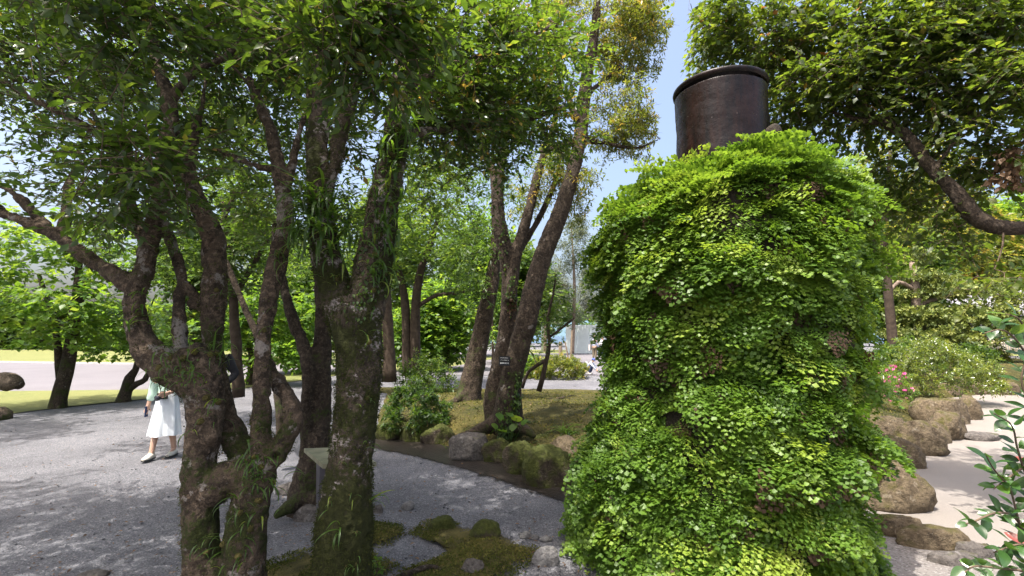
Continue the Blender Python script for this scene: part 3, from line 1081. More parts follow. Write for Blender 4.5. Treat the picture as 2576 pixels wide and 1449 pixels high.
YA = 2.95
A_stems = [
    # left base and big bowl
    [(508, 1640, 54), (512, 1449, 47), (505, 1300, 44), (500, 1200, 44), (512, 1110, 45), (518, 1050, 46), (510, 985, 52), (505, 930, 52), (508, 885, 40)],
    [(515, 985, 52), (480, 950, 54), (428, 925, 52), (385, 893, 42), (352, 840, 33), (341, 770, 28), (345, 715, 26)],
    # right base
    [(566, 1640, 52), (564, 1449, 44), (563, 1395, 36)],
    [(612, 1640, 60), (612, 1449, 54), (622, 1310, 50), (640, 1220, 50), (655, 1150, 42)],
    [(525, 1245, 44), (570, 1205, 50), (620, 1195, 46)],
    [(520, 1500, 44), (560, 1500, 40), (610, 1500, 50)],
    # main left limb and its forks
    [(345, 725, 27), (270, 680, 22, 3.0), (195, 630, 21, 3.05), (140, 592, 18, 3.1), (80, 565, 14, 3.1), (0, 533, 12, 3.1), (-90, 480, 9, 3.1)],
    [(150, 600, 17, 3.1), (168, 555, 17, 3.15), (175, 480, 14, 3.2), (190, 430, 10, 3.25), (235, 390, 6, 3.3), (290, 340, 3, 3.3)],
    [(135, 588, 14, 3.1), (95, 545, 12, 3.15), (45, 495, 10, 3.2), (-20, 455, 9, 3.2), (-120, 400, 7, 3.2)],
    # main upright
    [(345, 730, 26), (368, 660, 24, 3.0), (385, 570, 23, 3.05), (408, 480, 22, 3.1), (415, 400, 23, 3.15), (428, 320, 24, 3.2), (424, 250, 21, 3.2), (400, 170, 18, 3.25), (382, 90, 16, 3.3), (376, 0, 14, 3.3), (360, -120, 11, 3.3)],
    [(428, 250, 17, 3.2), (465, 205, 13, 3.2), (500, 175, 11, 3.25), (570, 140, 8, 3.3), (640, 60, 6, 3.4)],
    [(372, 610, 18, 3.1), (335, 545, 17, 3.2), (312, 480, 16, 3.3), (283, 400, 14, 3.35), (250, 320, 12, 3.4), (212, 240, 10, 3.4), (170, 185, 8, 3.4), (130, 80, 6, 3.4)],
    [(405, 480, 14, 3.1), (335, 405, 11, 3.0), (245, 335, 12, 2.9), (100, 258, 11, 2.8), (0, 203, 10, 2.75), (-120, 130, 8, 2.7)],
    # second stem rising from the bowl
    [(460, 905, 22, 3.0), (452, 840, 17, 3.05), (448, 760, 15, 3.1), (455, 690, 14, 3.15), (425, 600, 14, 3.2), (395, 520, 10, 3.25)],
    [(455, 700, 10, 3.1), (490, 745, 11, 3.15), (530, 775, 12, 3.2)],
    # third stem, springing from the right base
    [(640, 1200, 40, 3.0), (600, 1120, 36, 3.1), (568, 1050, 32, 3.15), (550, 970, 30, 3.15), (538, 890, 28, 3.15), (535, 810, 29, 3.15), (541, 720, 30, 3.15), (540, 640, 30, 3.2), (522, 560, 25, 3.2), (492, 500, 21, 3.25), (476, 440, 18, 3.3), (490, 340, 15, 3.3), (512, 250, 11, 3.3), (520, 170, 8, 3.35)],
    [(440, 930, 30, 2.9), (470, 895, 28, 2.9), (505, 880, 24, 2.9)],
    [(480, 760, 12, 3.15), (510, 770, 16, 3.15), (540, 765, 18, 3.15)],
    # fourth stem and the crook
    [(655, 1160, 36), (656, 1080, 25), (660, 1000, 25), (661, 900, 25), (666, 820, 25, 3.0), (682, 720, 24, 3.05), (702, 640, 22, 3.1), (716, 570, 22, 3.15), (716, 500, 20, 3.2), (700, 420, 17, 3.25), (682, 330, 14, 3.3), (652, 260, 12, 3.35), (628, 200, 9, 3.4)],
    [(716, 500, 13, 3.2), (735, 420, 10, 3.25), (748, 350, 9, 3.3), (768, 285, 7, 3.35)],
    [(700, 430, 9, 3.25), (640, 415, 7, 3.4), (570, 390, 6, 3.5), (540, 370, 4, 3.5)],
    [(645, 1180, 38), (690, 1150, 28), (715, 1105, 26), (738, 1058, 25), (728, 1010, 22, 3.0), (702, 968, 20, 3.1), (684, 940, 14, 3.15), (672, 905, 13, 3.12)],
]
A_blobs = [
    (60, 80, 3.50, 130, 80, 0.35, 14), (230, 60, 2.35, 140, 75, 0.35, 14), (430, 50, 2.50, 130, 80, 0.35, 14), (600, 40, 3.70, 110, 80, 0.4, 13),
    (130, 200, 3.60, 130, 70, 0.4, 13), (320, 190, 3.45, 120, 70, 0.35, 13), (500, 140, 3.70, 110, 70, 0.4, 13), (640, 180, 4.10, 100, 80, 0.4, 13),
    (230, 300, 3.90, 150, 45, 0.4, 11), (60, 310, 4.10, 90, 35, 0.4, 6), (360, 400, 2.50, 110, 85, 0.3, 16), (470, 340, 3.60, 90, 80, 0.3, 13),
    (300, 500, 2.75, 100, 50, 0.3, 10), (430, 500, 3.60, 80, 45, 0.25, 9), (120, 450, 4.40, 60, 40, 0.3, 3), (190, 430, 4.30, 50, 30, 0.3, 4), (230, 560, 4.50, 120, 30, 0.3, 7),
    (560, 280, 4.30, 80, 60, 0.4, 9), (600, 380, 4.50, 80, 40, 0.4, 7), (720, 330, 4.50, 80, 60, 0.4, 7), (30, 180, 2.50, 80, 60, 0.3, 6),
]
A_balls = [(-5.3, 3.6, 4.6, 1.3, .8, .4, 80), (-4.5, 1.9, 4.8, 1.2, .8, .4, 70), (-7.2, 2.9, 4.5, 1.3, .8, .4, 70), (-3.2, 3.5, 4.9, .9, .8, .4, 50), (-2.6, 2.0, 4.9, .8, .8, .4, 40), (-2.3, 2.6, 5.0, 1.6, 1.3, .6, 40), (-4.0, 2.6, 4.4, 1.2, 1.3, .7, 34), (-2.6, 0.6, 4.6, 1.8, 1.0, .6, 30), (-5.2, 1.2, 4.3, 1.2, 1.2, .6, 24), (-4.9, 3.2, 5.3, 1.4, 1.0, .5, 30), (-6.3, 2.3, 4.7, 1.5, 1.3, .6, 46), (-7.6, 3.7, 4.9, 1.4, 1.2, .6, 36), (-3.6, 1.0, 5.2, 1.4, 1.2, .5, 30), (-5.4, 0.0, 5.0, 1.4, 1.2, .5, 30), (-8.2, 1.6, 4.9, 1.3, 1.2, .5, 26)]
tA, trA, stA = tree('camellia_tree', 'gnarled many-stemmed tree with two fused bases, a knot hole and a bent crook stem', 'trees standing on the gravel', YA, A_stems, A_blobs,
     M['bark_a'], M['leaf_dark'], voxel=0.0115, amp=0.013, leaf=0.066, per=10, k=7, length=0.28, tpl=quad_tpl(.5), zones=near_zones, seed=11, balls=A_balls, single=300,
     knots=[((537, 1105, 2.845), 0.052, 0.10), ((692, 1152, 2.875), 0.036, 0.06), ((480, 880, 2.9), 0.05, 0.02)], tint_mu=0.38)

YB = 3.05
B_stems = [
    [(862, 1640, 86), (858, 1449, 74), (864, 1350, 70), (872, 1250, 62), (884, 1150, 57), (895, 1050, 55), (904, 950, 56), (905, 880, 57), (896, 800, 66), (888, 750, 52)],
    [(880, 810, 50), (842, 715, 40), (818, 620, 36), (806, 520, 33), (800, 430, 29, 3.1), (799, 350, 28, 3.15), (806, 270, 27, 3.2), (815, 190, 27, 3.2), (825, 110, 26, 3.25), (830, 20, 22, 3.3), (835, -120, 17, 3.3)],
    [(822, 130, 25, 3.2), (795, 85, 27, 3.1), (745, 20, 26, 3.0), (700, -50, 22, 2.9), (620, -140, 16, 2.8)],
    [(812, 480, 22, 3.05), (842, 420, 20, 3.0), (853, 350, 19, 3.0), (868, 300, 18, 2.98), (893, 235, 15, 2.95), (903, 160, 11, 2.9), (915, 60, 8, 2.9)],
    [(905, 830, 52), (938, 690, 48), (952, 600, 42), (966, 500, 38), (985, 400, 35, 3.1), (1000, 300, 32, 3.15), (1014, 200, 27, 3.2), (1024, 100, 23, 3.2), (1032, 0, 19, 3.2), (1045, -120, 14, 3.2)],
    [(1010, 230, 12, 3.2), (1080, 190, 9, 3.3), (1180, 150, 8, 3.5), (1300, 110, 6, 3.7), (1400, 60, 4, 3.9)],
    [(995, 340, 12, 3.2), (1080, 330, 10, 3.5), (1200, 310, 9, 3.9), (1320, 300, 7, 4.3), (1420, 270, 5, 4.5)],
]
B_blobs = [
    (720, 130, 3.40, 100, 90, 0.35, 16), (850, 70, 2.30, 120, 80, 0.35, 18), (1000, 60, 2.40, 120, 80, 0.35, 20), (1140, 60, 3.40, 120, 80, 0.3, 12),
    (930, 170, 2.55, 90, 70, 0.3, 12), (1080, 190, 3.80, 100, 60, 0.4, 14), (1200, 180, 3.40, 100, 60, 0.4, 12), (1310, 70, 3.90, 100, 80, 0.4, 12), (1300, 170, 3.80, 100, 60, 0.5, 18),
    (1120, 290, 3.60, 100, 60, 0.5, 18), (1230, 280, 4.00, 110, 60, 0.5, 20), (1350, 260, 4.40, 100, 70, 0.5, 20), (1150, 380, 4.20, 120, 40, 0.6, 16), (1290, 350, 4.60, 110, 50, 0.5, 16), (1420, 190, 4.50, 50, 70, 0.5, 10),
    (740, 230, 3.90, 60, 60, 0.4, 8), (900, 330, 3.50, 60, 60, 0.4, 6), (1400, 330, 4.70, 50, 50, 0.4, 8),
]
B_balls = [(-2.2, 2.7, 5.3, 1.1, 1.0, .6, 60), (-1.9, 4.4, 5.6, 1.0, 1.1, .5, 50), (-2.2, 3.4, 5.4, 1.3, 1.2, .5, 40), (-3.4, 4.4, 5.6, 1.2, 1.2, .5, 30), (-2.0, 0.6, 4.9, 1.2, 1.0, .6, 40)]
tB, trB, stB = tree('mossy_tree', 'thick mossy trunk that forks in two at head height, nearest the information stand', 'trees standing on the gravel', YB, B_stems, B_blobs,
     M['bark_b'], M['leaf_dark'], voxel=0.0112, amp=0.012, leaf=0.068, per=10, k=7, length=0.29, tpl=quad_tpl(.5), zones=near_zones, seed=22, balls=B_balls, single=300, tint_mu=0.45, tint_sd=0.25,
     knots=[((880, 1330, 2.9), .03, .012)])

# tufts of strap fern on the two near trunks
rngF = np.random.default_rng(77)
def tuft(parent, u, v, Y, n, L, spread=0.05, side=0.0):
    p = at(u, v, Y)
    nr = unit(np.array((side, -1.0, 0.12)))
    return strap_fern(parent, p, nr, n, L, rngF, spread)
def on_bark(tr, u, v):
    """first point of a trunk along the sight line through a pixel"""
    base = wloc(tr)
    o = Vector((0, 0, CAM_H)) - Vector(base)
    d = Vector(ray(u, v)).normalized()
    hit, loc, nr, idx = tr.ray_cast(o, d)
    if not hit:
        return None, None
    return np.array(loc) + base, np.array(nr)
bpy.context.view_layer.update()
def bark_tuft(parent, tr, u, v, n, L, spread=0.04):
    p, nr = on_bark(tr, u, v)
    if p is None:
        return
    strap_fern(parent, p, nr, n, L, rngF, spread)
for u, v, n, L, s in [(385, 705, 40, .20, .07), (415, 695, 36, .22, .07), (370, 760, 30, .17, .06), (350, 790, 16, .16, .05), (400, 740, 26, .2, .06), (395, 630, 18, .15, .05), (430, 900, 12, .14, .06), (460, 900, 10, .14, .06), (490, 885, 9, .15, .05), (530, 890, 9, .15, .05), (400, 925, 10, .12, .06),
                      (460, 935, 9, .10, .05), (545, 890, 8, .15, .04), (520, 1000, 6, .11, .06), (550, 1010, 6, .12, .05), (505, 1060, 6, .13, .05), (640, 1150, 16, .16, .04), (655, 1175, 14, .14, .05), (690, 1210, 8, .15, .04),
                      (600, 1290, 7, .14, .05), (650, 1260, 8, .13, .05), (560, 1370, 8, .14, .05), (600, 1400, 7, .14, .05), (630, 1330, 6, .13, .05), (520, 1390, 5, .13, .04), (700, 640, 9, .13, .04), (665, 830, 6, .12, .04), (545, 730, 5, .1, .04)]:
    bark_tuft(tA, trA, u, v, n, L, s)
for u, v, n, L, s in [(795, 515, 36, .26, .08), (825, 525, 34, .26, .08), (785, 560, 40, .28, .09), (838, 570, 36, .26, .08), (812, 610, 26, .24, .07), (778, 540, 30, .30, .07), (850, 520, 20, .24, .06), (835, 620, 16, .2, .06),
                      (1000, 330, 30, .25, .07), (1012, 280, 28, .22, .06), (990, 390, 26, .24, .06), (1003, 420, 18, .22, .05), (972, 470, 20, .20, .06), (960, 550, 22, .19, .07), (985, 520, 16, .22, .05), (945, 640, 16, .17, .06), (980, 600, 16, .24, .06), (955, 590, 14, .2, .06), (965, 690, 12, .2, .05), (940, 730, 10, .14, .06),
                      (925, 1000, 4, .1, .03), (930, 1260, 5, .15, .02), (855, 1330, 5, .16, .02), (880, 1245, 3, .09, .02), (830, 1265, 4, .11, .02), (895, 1340, 3, .07, .02), (870, 1425, 3, .08, .02), (895, 1420, 4, .10, .02), (860, 1165, 2, .06, .01),
                      (850, 700, 8, .12, .05), (930, 860, 6, .14, .05), (925, 1120, 4, .1, .03)]:
    bark_tuft(tB, trB, u, v, n, L, s)

bark_moss(tA, trA, 9000, .014, M['moss_leaf'], 3, .15, 5, (0, 2.3))
bark_moss(tB, trB, 24000, .015, M['moss_leaf'], 4, -.25, 4.5, (0, 3.0), (.0, .55))
# tree behind the information stand, with a flaring root
D_stems = [
    [(790, 1320, 62, 4.95), (778, 1262, 54, 4.95), (785, 1190, 44, 4.95), (798, 1130, 32, 4.95), (804, 1060, 27, 5.0), (808, 960, 25, 5.0), (812, 860, 24, 5.1), (814, 780, 22, 5.1), (806, 680, 20, 5.2), (796, 560, 19, 5.2), (788, 430, 18, 5.3), (782, 300, 15, 5.3), (780, 180, 11, 5.3)],
    [(772, 1210, 26, 4.9), (770, 1120, 15, 4.9), (772, 1020, 14, 4.9), (778, 935, 17, 4.9), (760, 860, 16, 5.0), (730, 785, 13, 5.0), (712, 710, 11, 5.1), (700, 630, 9, 5.2), (690, 560, 7, 5.3)],
    [(770, 1250, 34, 4.85), (725, 1278, 18, 4.7), (690, 1300, 8, 4.6)],
    [(800, 1250, 34, 4.85), (850, 1290, 16, 4.75), (890, 1310, 8, 4.7)],
]
D_blobs = [(760, 520, 5.4, 130, 80, .6, 26), (680, 460, 5.6, 120, 70, .6, 22), (800, 330, 5.6, 120, 90, .7, 24), (620, 540, 5.8, 110, 60, .6, 18), (880, 560, 5.8, 70, 90, .6, 12), (1060, 480, 6.0, 80, 90, .7, 16), (760, 220, 5.6, 150, 90, .8, 34), (600, 280, 5.8, 130, 80, .8, 30), (640, 90, 5.6, 160, 90, .8, 34), (900, 60, 5.8, 160, 90, .8, 34), (1080, 180, 6.2, 140, 80, .8, 34), (1250, 90, 6.4, 140, 90, .8, 34), (1100, 380, 6.4, 130, 60, .8, 24), (1260, 330, 6.6, 110, 60, .8, 22), (1380, 180, 6.6, 80, 90, .8, 20)]
mid_zones = [(PILLAR_PX, 30.0), (SKYGAP, 60.0), ([(0, 1460), (0, 830), (760, 800), (1000, 700), (1440, 800), (1440, 1460)], 14.0), (LSKY, 30)]
tree('slender_tree', 'slim two-stemmed tree with a flared root behind the information stand', 'trees standing on the gravel', 4.95, D_stems, D_blobs, M['bark_c'], M['leaf_mid'],
     voxel=0.016, amp=0.012, leaf=0.075, per=9, k=5, length=0.30, tpl=quad_tpl(.5), zones=mid_zones, seed=33, balls=[(-2.6, 5.6, 5.6, 1.5, 1.2, .6, 26)])

G_blobs = [(100, 60, 6.4, 170, 90, 1, 36), (330, 90, 6.4, 170, 90, 1, 36), (480, 230, 6.6, 140, 80, 1, 30), (250, 230, 6.6, 160, 60, 1, 26), (60, 250, 6.6, 120, 50, 1, 14), (400, 330, 6.8, 110, 50, 1, 14), (560, 330, 7, 120, 60, 1, 20), (430, 420, 7, 90, 50, 1, 14)]
tree('slender_tree', 'slim dark stem rising behind the many-stemmed tree, left of the crook', 'trees standing on the gravel', 6.6,
     [[(705, 1140, 15, 6.4), (706, 1060, 11, 6.4), (690, 960, 10, 6.5), (662, 880, 9, 6.5), (610, 760, 9, 6.6), (560, 640, 9, 6.6), (500, 520, 8, 6.7), (450, 380, 7, 6.7), (420, 200, 5, 6.7)], [(540, 600, 7, 6.6), (600, 470, 5, 6.6), (650, 360, 4, 6.6)], [(480, 460, 6, 6.6), (380, 380, 5, 6.6), (250, 300, 4, 6.6), (120, 200, 3, 6.5)]],
     G_blobs, M['bark_c'], M['leaf_mid'], voxel=0.02, amp=0.008, leaf=0.085, per=9, k=5, length=0.34, tpl=quad_tpl(.5), zones=mid_zones, seed=34)

# the two trees on the mound
E_stems = [
    [(1176, 1025, 46, 10.6), (1182, 985, 34, 10.6), (1192, 930, 28, 10.6), (1206, 860, 26, 10.6), (1224, 770, 24, 10.6), (1240, 690, 20, 10.7), (1250, 610, 17, 10.8), (1255, 500, 13, 10.9), (1262, 380, 9, 11)],
    [(1172, 985, 16, 10.5), (1150, 1005, 9, 10.3), (1120, 1020, 5, 10.2)],
]
E_blobs = [(1185, 640, 10.4, 70, 60, .9, 22), (1210, 560, 10.8, 80, 70, 1, 20), (1140, 540, 11, 80, 80, 1, 18), (1250, 450, 11, 90, 70, 1, 18), (1130, 430, 11, 90, 60, 1, 16), (1215, 720, 10.4, 30, 50, .4, 8)]
E_stems = [[(q[0], q[1], q[2] * .9, *q[3:]) for q in st_] for st_ in E_stems]
tree('leaning_tree', 'dark leaning trunk wrapped in ferns, left of the tagged tree on the mossy mound', 'trees on the mossy mound', 10.6, E_stems, E_blobs, M['bark_c'], M['leaf_mid'], voxel=0.03, amp=0.018, freq=5,
     leaf=0.13, per=10, k=5, length=0.42, tpl=NARROWQ, zones=[(PILLAR_PX, 30), (SKYGAP, 60)], seed=44, droop=0.5, twigs=False, rmax=0.05, tint_mu=0.3)

F_stems = [
    [(1262, 1075, 50, 8.0), (1250, 1030, 35, 8.0), (1246, 985, 29, 8.0), (1262, 905, 26, 8.0), (1278, 810, 25, 8.0), (1282, 725, 23, 8.0), (1274, 645, 22, 7.95), (1256, 560, 20, 7.9), (1250, 480, 18, 7.9), (1244, 440, 15, 7.95), (1226, 400, 10, 8), (1205, 340, 7, 8)],
    [(1246, 470, 13, 7.9), (1264, 410, 12, 8), (1270, 370, 9, 8), (1262, 300, 6, 8)],
    [(1284, 760, 18, 7.8), (1299, 640, 16, 7.9), (1328, 540, 15, 8), (1350, 450, 13, 8.1), (1372, 380, 11, 8.1), (1395, 310, 9, 8.2), (1405, 210, 6, 8.2)],
    [(1300, 640, 10, 8.0), (1350, 560, 9, 8.2), (1392, 470, 8, 8.4), (1408, 400, 6, 8.5)],
    [(1278, 1085, 48, 7.5), (1280, 1030, 38, 7.4), (1285, 965, 32, 7.35), (1304, 880, 31, 7.35), (1328, 790, 30, 7.35), (1348, 705, 28, 7.45), (1376, 615, 26, 7.55), (1410, 535, 24, 7.6), (1440, 440, 21, 7.6), (1459, 350, 19, 7.65), (1467, 265, 18, 7.7), (1476, 190, 18, 7.7), (1490, 120, 15, 7.75), (1500, 40, 12, 7.8), (1505, -60, 9, 7.8)],
    [(1460, 350, 10, 7.7), (1520, 360, 7, 7.8), (1600, 372, 5, 7.9), (1660, 350, 3, 8)],
    [(1468, 250, 9, 7.7), (1497, 220, 7, 7.8), (1560, 170, 5, 7.9)],
    [(1452, 350, 9, 7.6), (1400, 372, 8, 7.5), (1345, 385, 5, 7.4)],
    [(1450, 300, 11, 7.6), (1432, 250, 9, 7.6), (1440, 225, 6, 7.6)],
    [(1270, 1065, 22, 7.4), (1320, 1080, 13, 7.2), (1345, 1100, 8, 7.1)],
    [(1250, 1065, 24, 7.5), (1200, 1085, 13, 7.3), (1150, 1100, 7, 7.2)],
]
F_blobs = [(1570, 50, 7.9, 100, 70, .9, 40), (1630, 110, 8.0, 60, 60, .8, 22), (1540, 140, 8.0, 70, 50, .8, 22), (1420, 50, 7.8, 90, 60, .9, 26), (1600, 20, 8, 70, 60, .8, 18), (1560, 190, 8, 40, 30, .5, 8),
           (1560, 285, 8.0, 70, 40, .8, 20), (1620, 330, 8.0, 60, 45, .7, 20), (1540, 350, 7.9, 60, 35, .7, 14), (1660, 350, 8.1, 30, 30, .5, 6), (1430, 470, 8.2, 60, 50, .8, 14), (1480, 560, 8.4, 40, 50, .6, 10), (1340, 480, 8.2, 60, 50, .8, 12), (1390, 420, 8.2, 50, 40, .6, 10)]
F_stems = [[(q[0], q[1], q[2] * .9, *q[3:]) for q in st_] for st_ in F_stems]
tF, trF, stF = tree('tagged_tree', 'tall grey-barked tree on the mound with a small black name tag tied round it', 'trees on the mossy mound', 7.6, F_stems, F_blobs, M['bark_c'], M['leaf_olive'],
     voxel=0.026, amp=0.014, freq=6, leaf=0.085, per=12, k=8, length=0.28, tpl=quad_tpl(0.34), zones=[(PILLAR_PX, 30), ([(1690, 60), (1700, -20), (1760, -20), (1760, 420), (1690, 420), (1640, 250)], 60)], seed=55, whorl=True, tint_mu=0.52, tint_sd=0.22, rmax=0.035)

# right-hand tree: trunk stands just past the picture, one long limb comes in
L_stems = [
    [(2740, 1330, 60, 4.6), (2735, 1000, 50, 4.6), (2725, 780, 44, 4.55), (2700, 640, 38, 4.5), (2620, 580, 30, 4.4), (2520, 572, 28, 4.4), (2452, 546, 27, 4.45), (2402, 482, 25, 4.5), (2342, 420, 23, 4.6), (2284, 345, 19, 4.75), (2232, 312, 15, 4.9), (2155, 300, 10, 5.0), (2095, 282, 7, 5.1)],
    [(2715, 660, 36, 4.55), (2705, 480, 30, 4.7), (2660, 300, 24, 4.9), (2600, 120, 18, 5.1), (2540, -40, 12, 5.2)],
    [(2235, 318, 9, 4.9), (2205, 240, 8, 5.0), (2105, 195, 7, 5.1), (2000, 130, 5, 5.2), (1930, 60, 4, 5.3)],
    [(2350, 430, 8, 4.6), (2390, 370, 6, 4.5), (2440, 300, 5, 4.5)],
    [(2640, 260, 14, 4.9), (2500, 160, 10, 5.0), (2370, 90, 8, 5.1), (2240, 30, 6, 5.2)],
]
L_blobs = [
    (1850, 45, 5.6, 90, 60, .6, 26), (1960, 110, 5.5, 100, 70, .6, 34), (1830, 130, 5.7, 70, 40, .5, 14), (2060, 60, 5.2, 100, 70, .6, 34), (2030, 220, 5.3, 90, 60, .6, 28), (2160, 140, 5.0, 110, 80, .6, 38), (2130, 260, 5.2, 90, 50, .6, 24),
    (2280, 60, 4.8, 110, 80, .6, 36), (2290, 200, 4.8, 100, 70, .6, 34), (2420, 90, 4.6, 110, 90, .6, 36), (2420, 230, 4.6, 100, 70, .6, 28), (2540, 80, 4.4, 90, 90, .6, 28), (2540, 230, 4.4, 80, 80, .6, 24), (2380, 330, 4.6, 60, 50, .5, 10),
    (2520, 380, 4.5, 80, 60, .5, 16), (2240, 420, 5.3, 60, 50, .5, 14), (2225, 500, 5.5, 55, 50, .5, 11), (2330, 520, 5.0, 60, 40, .5, 8), (2450, 440, 4.7, 60, 40, .5, 8), (2110, 330, 5.4, 60, 30, .5, 10), (1990, 300, 5.6, 60, 50, .5, 14), (1790, 20, 5.4, 70, 30, .4, 10),
    (2350, 600, 5.0, 60, 20, .4, 5), (2530, 690, 4.2, 50, 30, .4, 5), (1800, 70, 5.6, 60, 40, .4, 10)]
L_balls = [(5.6, 4.6, 5.6, 1.4, 1.4, .6, 34), (4.2, 6.3, 5.4, 1.3, 1.2, .6, 24)]
CYL_PX = [(1672, 420), (1672, 240), (1700, 190), (1760, 158), (1925, 152), (1945, 200), (1945, 330), (2110, 360), (2110, 420)]
L_stems = [[(q[0], q[1], q[2] * .86, *q[3:]) for q in st_] for st_ in L_stems]
tL, trL, stL = tree('overhanging_tree', 'broad-leaved tree reaching in from the right with one long dark limb', None, 4.6, L_stems, L_blobs, M['bark_c'], M['leaf_yellow'],
     voxel=0.017, amp=0.010, leaf=0.080, per=9, k=6, length=0.32, tpl=LEAF_WIDE, zones=[(CYL_PX, 4.9), ([(1600, 460), (1590, 200), (1690, 60), (1700, -20), (1735, -20), (1740, 60), (1720, 180), (1690, 240), (1680, 460)], 60), ([(2200, 1460), (2240, 640), (2600, 620), (2600, 1460)], 4.0)],
     seed=66, balls=L_balls, single=300, single_tpl=LEAF_WIDE_FINE, droop=0.45, tint_mu=0.42, tint_sd=0.2, base=(5.6, 4.6, 0.0))

# dead leaves caught in the right-hand crown
rd = np.random.default_rng(8)
T = blob_targets(rd, [(2545, 400, 4.3, 28, 80, .2, 22)])
crown(tL, rd, T, np.tile((0, 0, -1.0), (len(T), 1)), M['leaf_brown'], 0.075, 6, 2, 0.14, LEAF_WIDE, droop=0.7, twigs=False, name='dead_leaves')

LAWN_PX = [(-400, 878), (-400, 1120), (900, 1120), (900, 905), (640, 900), (560, 880)]
maple_zones = [(PILLAR_PX, 60), (LAWN_PX, 13.2)]
# the young maples by the lawn
def far_tree(name, label, group, Y, stems, blobs, leafmat, seed, **kw):
    kw.setdefault('bark', M['bark_far'])
    b = kw.pop('bark')
    kw.setdefault('leaf', 0.16)
    kw.setdefault('tpl', QUAD)
    kw['k'] = kw.get('k', 5)
    kw.setdefault('length', 0.5)
    kw.setdefault('zones', [(PILLAR_PX, 60), (SKYGAP, 60), (LSKY, 60)])
    return tree(name, label, group, Y, stems, blobs, b, leafmat, seed=seed, remesh=False, twigs=False, amp=kw.pop('amp', 0.01), rmax=0.05, **kw)
far_tree('maple_tree', 'young tree with two reddish stems in a narrow fork on the lawn edge', 'young trees along the lawn edge', 11.8,
         [[(145, 1040, 30), (147, 1005, 22), (165, 940, 20), (180, 865, 18), (190, 780, 16), (196, 700, 12), (200, 620, 8)], [(152, 950, 12), (146, 880, 11), (136, 800, 10), (116, 740, 8), (98, 690, 6)], [(192, 780, 10), (216, 720, 9), (228, 670, 7)]],
         [(80, 640, 11.6, 120, 40, .9, 20), (200, 590, 11.8, 110, 40, .9, 18), (60, 770, 11.3, 90, 25, .9, 14), (200, 745, 11.2, 110, 30, .8, 18), (110, 830, 11.2, 100, 25, .7, 14), (240, 800, 11.8, 60, 25, .6, 8), (20, 700, 11.8, 80, 30, .8, 12), (250, 670, 12, 80, 30, .8, 10), (30, 580, 12, 70, 40, .8, 10), (300, 630, 12, 60, 40, .8, 8)],
         M['leaf_bright'], 101, tpl=quad_tpl(.68), flat=0.8, droop=0.3, leaf=0.17, bark=M['bark_c'], tint_mu=0.6, k=4, zones=maple_zones)
far_tree('maple_tree', 'small stubby tree with a cut stub and low layered leaves on the lawn edge', 'young trees along the lawn edge', 12.9,
         [[(310, 1020, 24), (312, 1000, 18), (320, 975, 16), (326, 950, 13), (340, 930, 9), (350, 890, 6)], [(318, 985, 10), (345, 965, 9), (365, 955, 8), (380, 920, 5)]],
         [(290, 880, 12.7, 80, 22, .8, 16), (370, 850, 13, 80, 30, .8, 16), (290, 830, 13, 70, 25, .7, 10), (340, 780, 13.2, 80, 30, .8, 12), (430, 800, 13, 70, 60, .8, 12)], M['leaf_bright'], 102, tpl=quad_tpl(.68), flat=0.8, droop=0.3, leaf=0.15, bark=M['bark_c'], k=4, zones=[(PILLAR_PX, 60), ([(-400, 905), (-400, 1120), (900, 1120), (900, 905)], 14)])
far_tree('maple_tree', 'low spreading tree between the near stems, its dark trunk at the far gravel edge', 'young trees along the lawn edge', 17.2,
         [[(633, 975, 16), (634, 940, 12), (636, 890, 11), (622, 868, 9), (598, 845, 6)], [(636, 895, 9), (665, 860, 7), (700, 830, 5)]],
         [(600, 800, 17, 60, 45, 1.2, 24), (690, 840, 17, 80, 40, 1.2, 26), (740, 890, 16.6, 60, 25, 1, 14), (660, 760, 17, 80, 40, 1.2, 22), (610, 900, 16.8, 50, 20, .8, 8), (760, 780, 17.4, 60, 50, 1, 16)], M['leaf_bright'], 103, tpl=quad_tpl(.68), leaf=0.2, flat=0.75, droop=0.3, tint_mu=0.42)

# the neighbour just past the left edge: its crown shades the lawn edge and the gravel
far_tree('maple_tree', 'spreading tree just past the left edge whose shade falls on the gravel', 'young trees along the lawn edge', 8.2,
         [[(-560, 1190, 34), (-565, 1000, 26), (-570, 800, 22), (-590, 600, 18), (-600, 420, 12)], [(-570, 760, 14), (-680, 600, 10), (-800, 480, 6)], [(-575, 720, 14), (-480, 560, 10), (-420, 420, 6)]],
         [], M['leaf_bright'], 104, tpl=quad_tpl(.68), flat=.8, droop=.3, leaf=.13, bark=M['bark_c'], zones=(), balls=[(-12.6, 8.0, 5.2, 2.2, 2.0, .8, 70), (-14.5, 7.0, 5.0, 1.8, 1.8, .8, 40), (-10.8, 7.2, 5.4, 1.4, 1.5, .6, 36), (-13.2, 10, 5.0, 1.6, 1.5, .7, 34)])
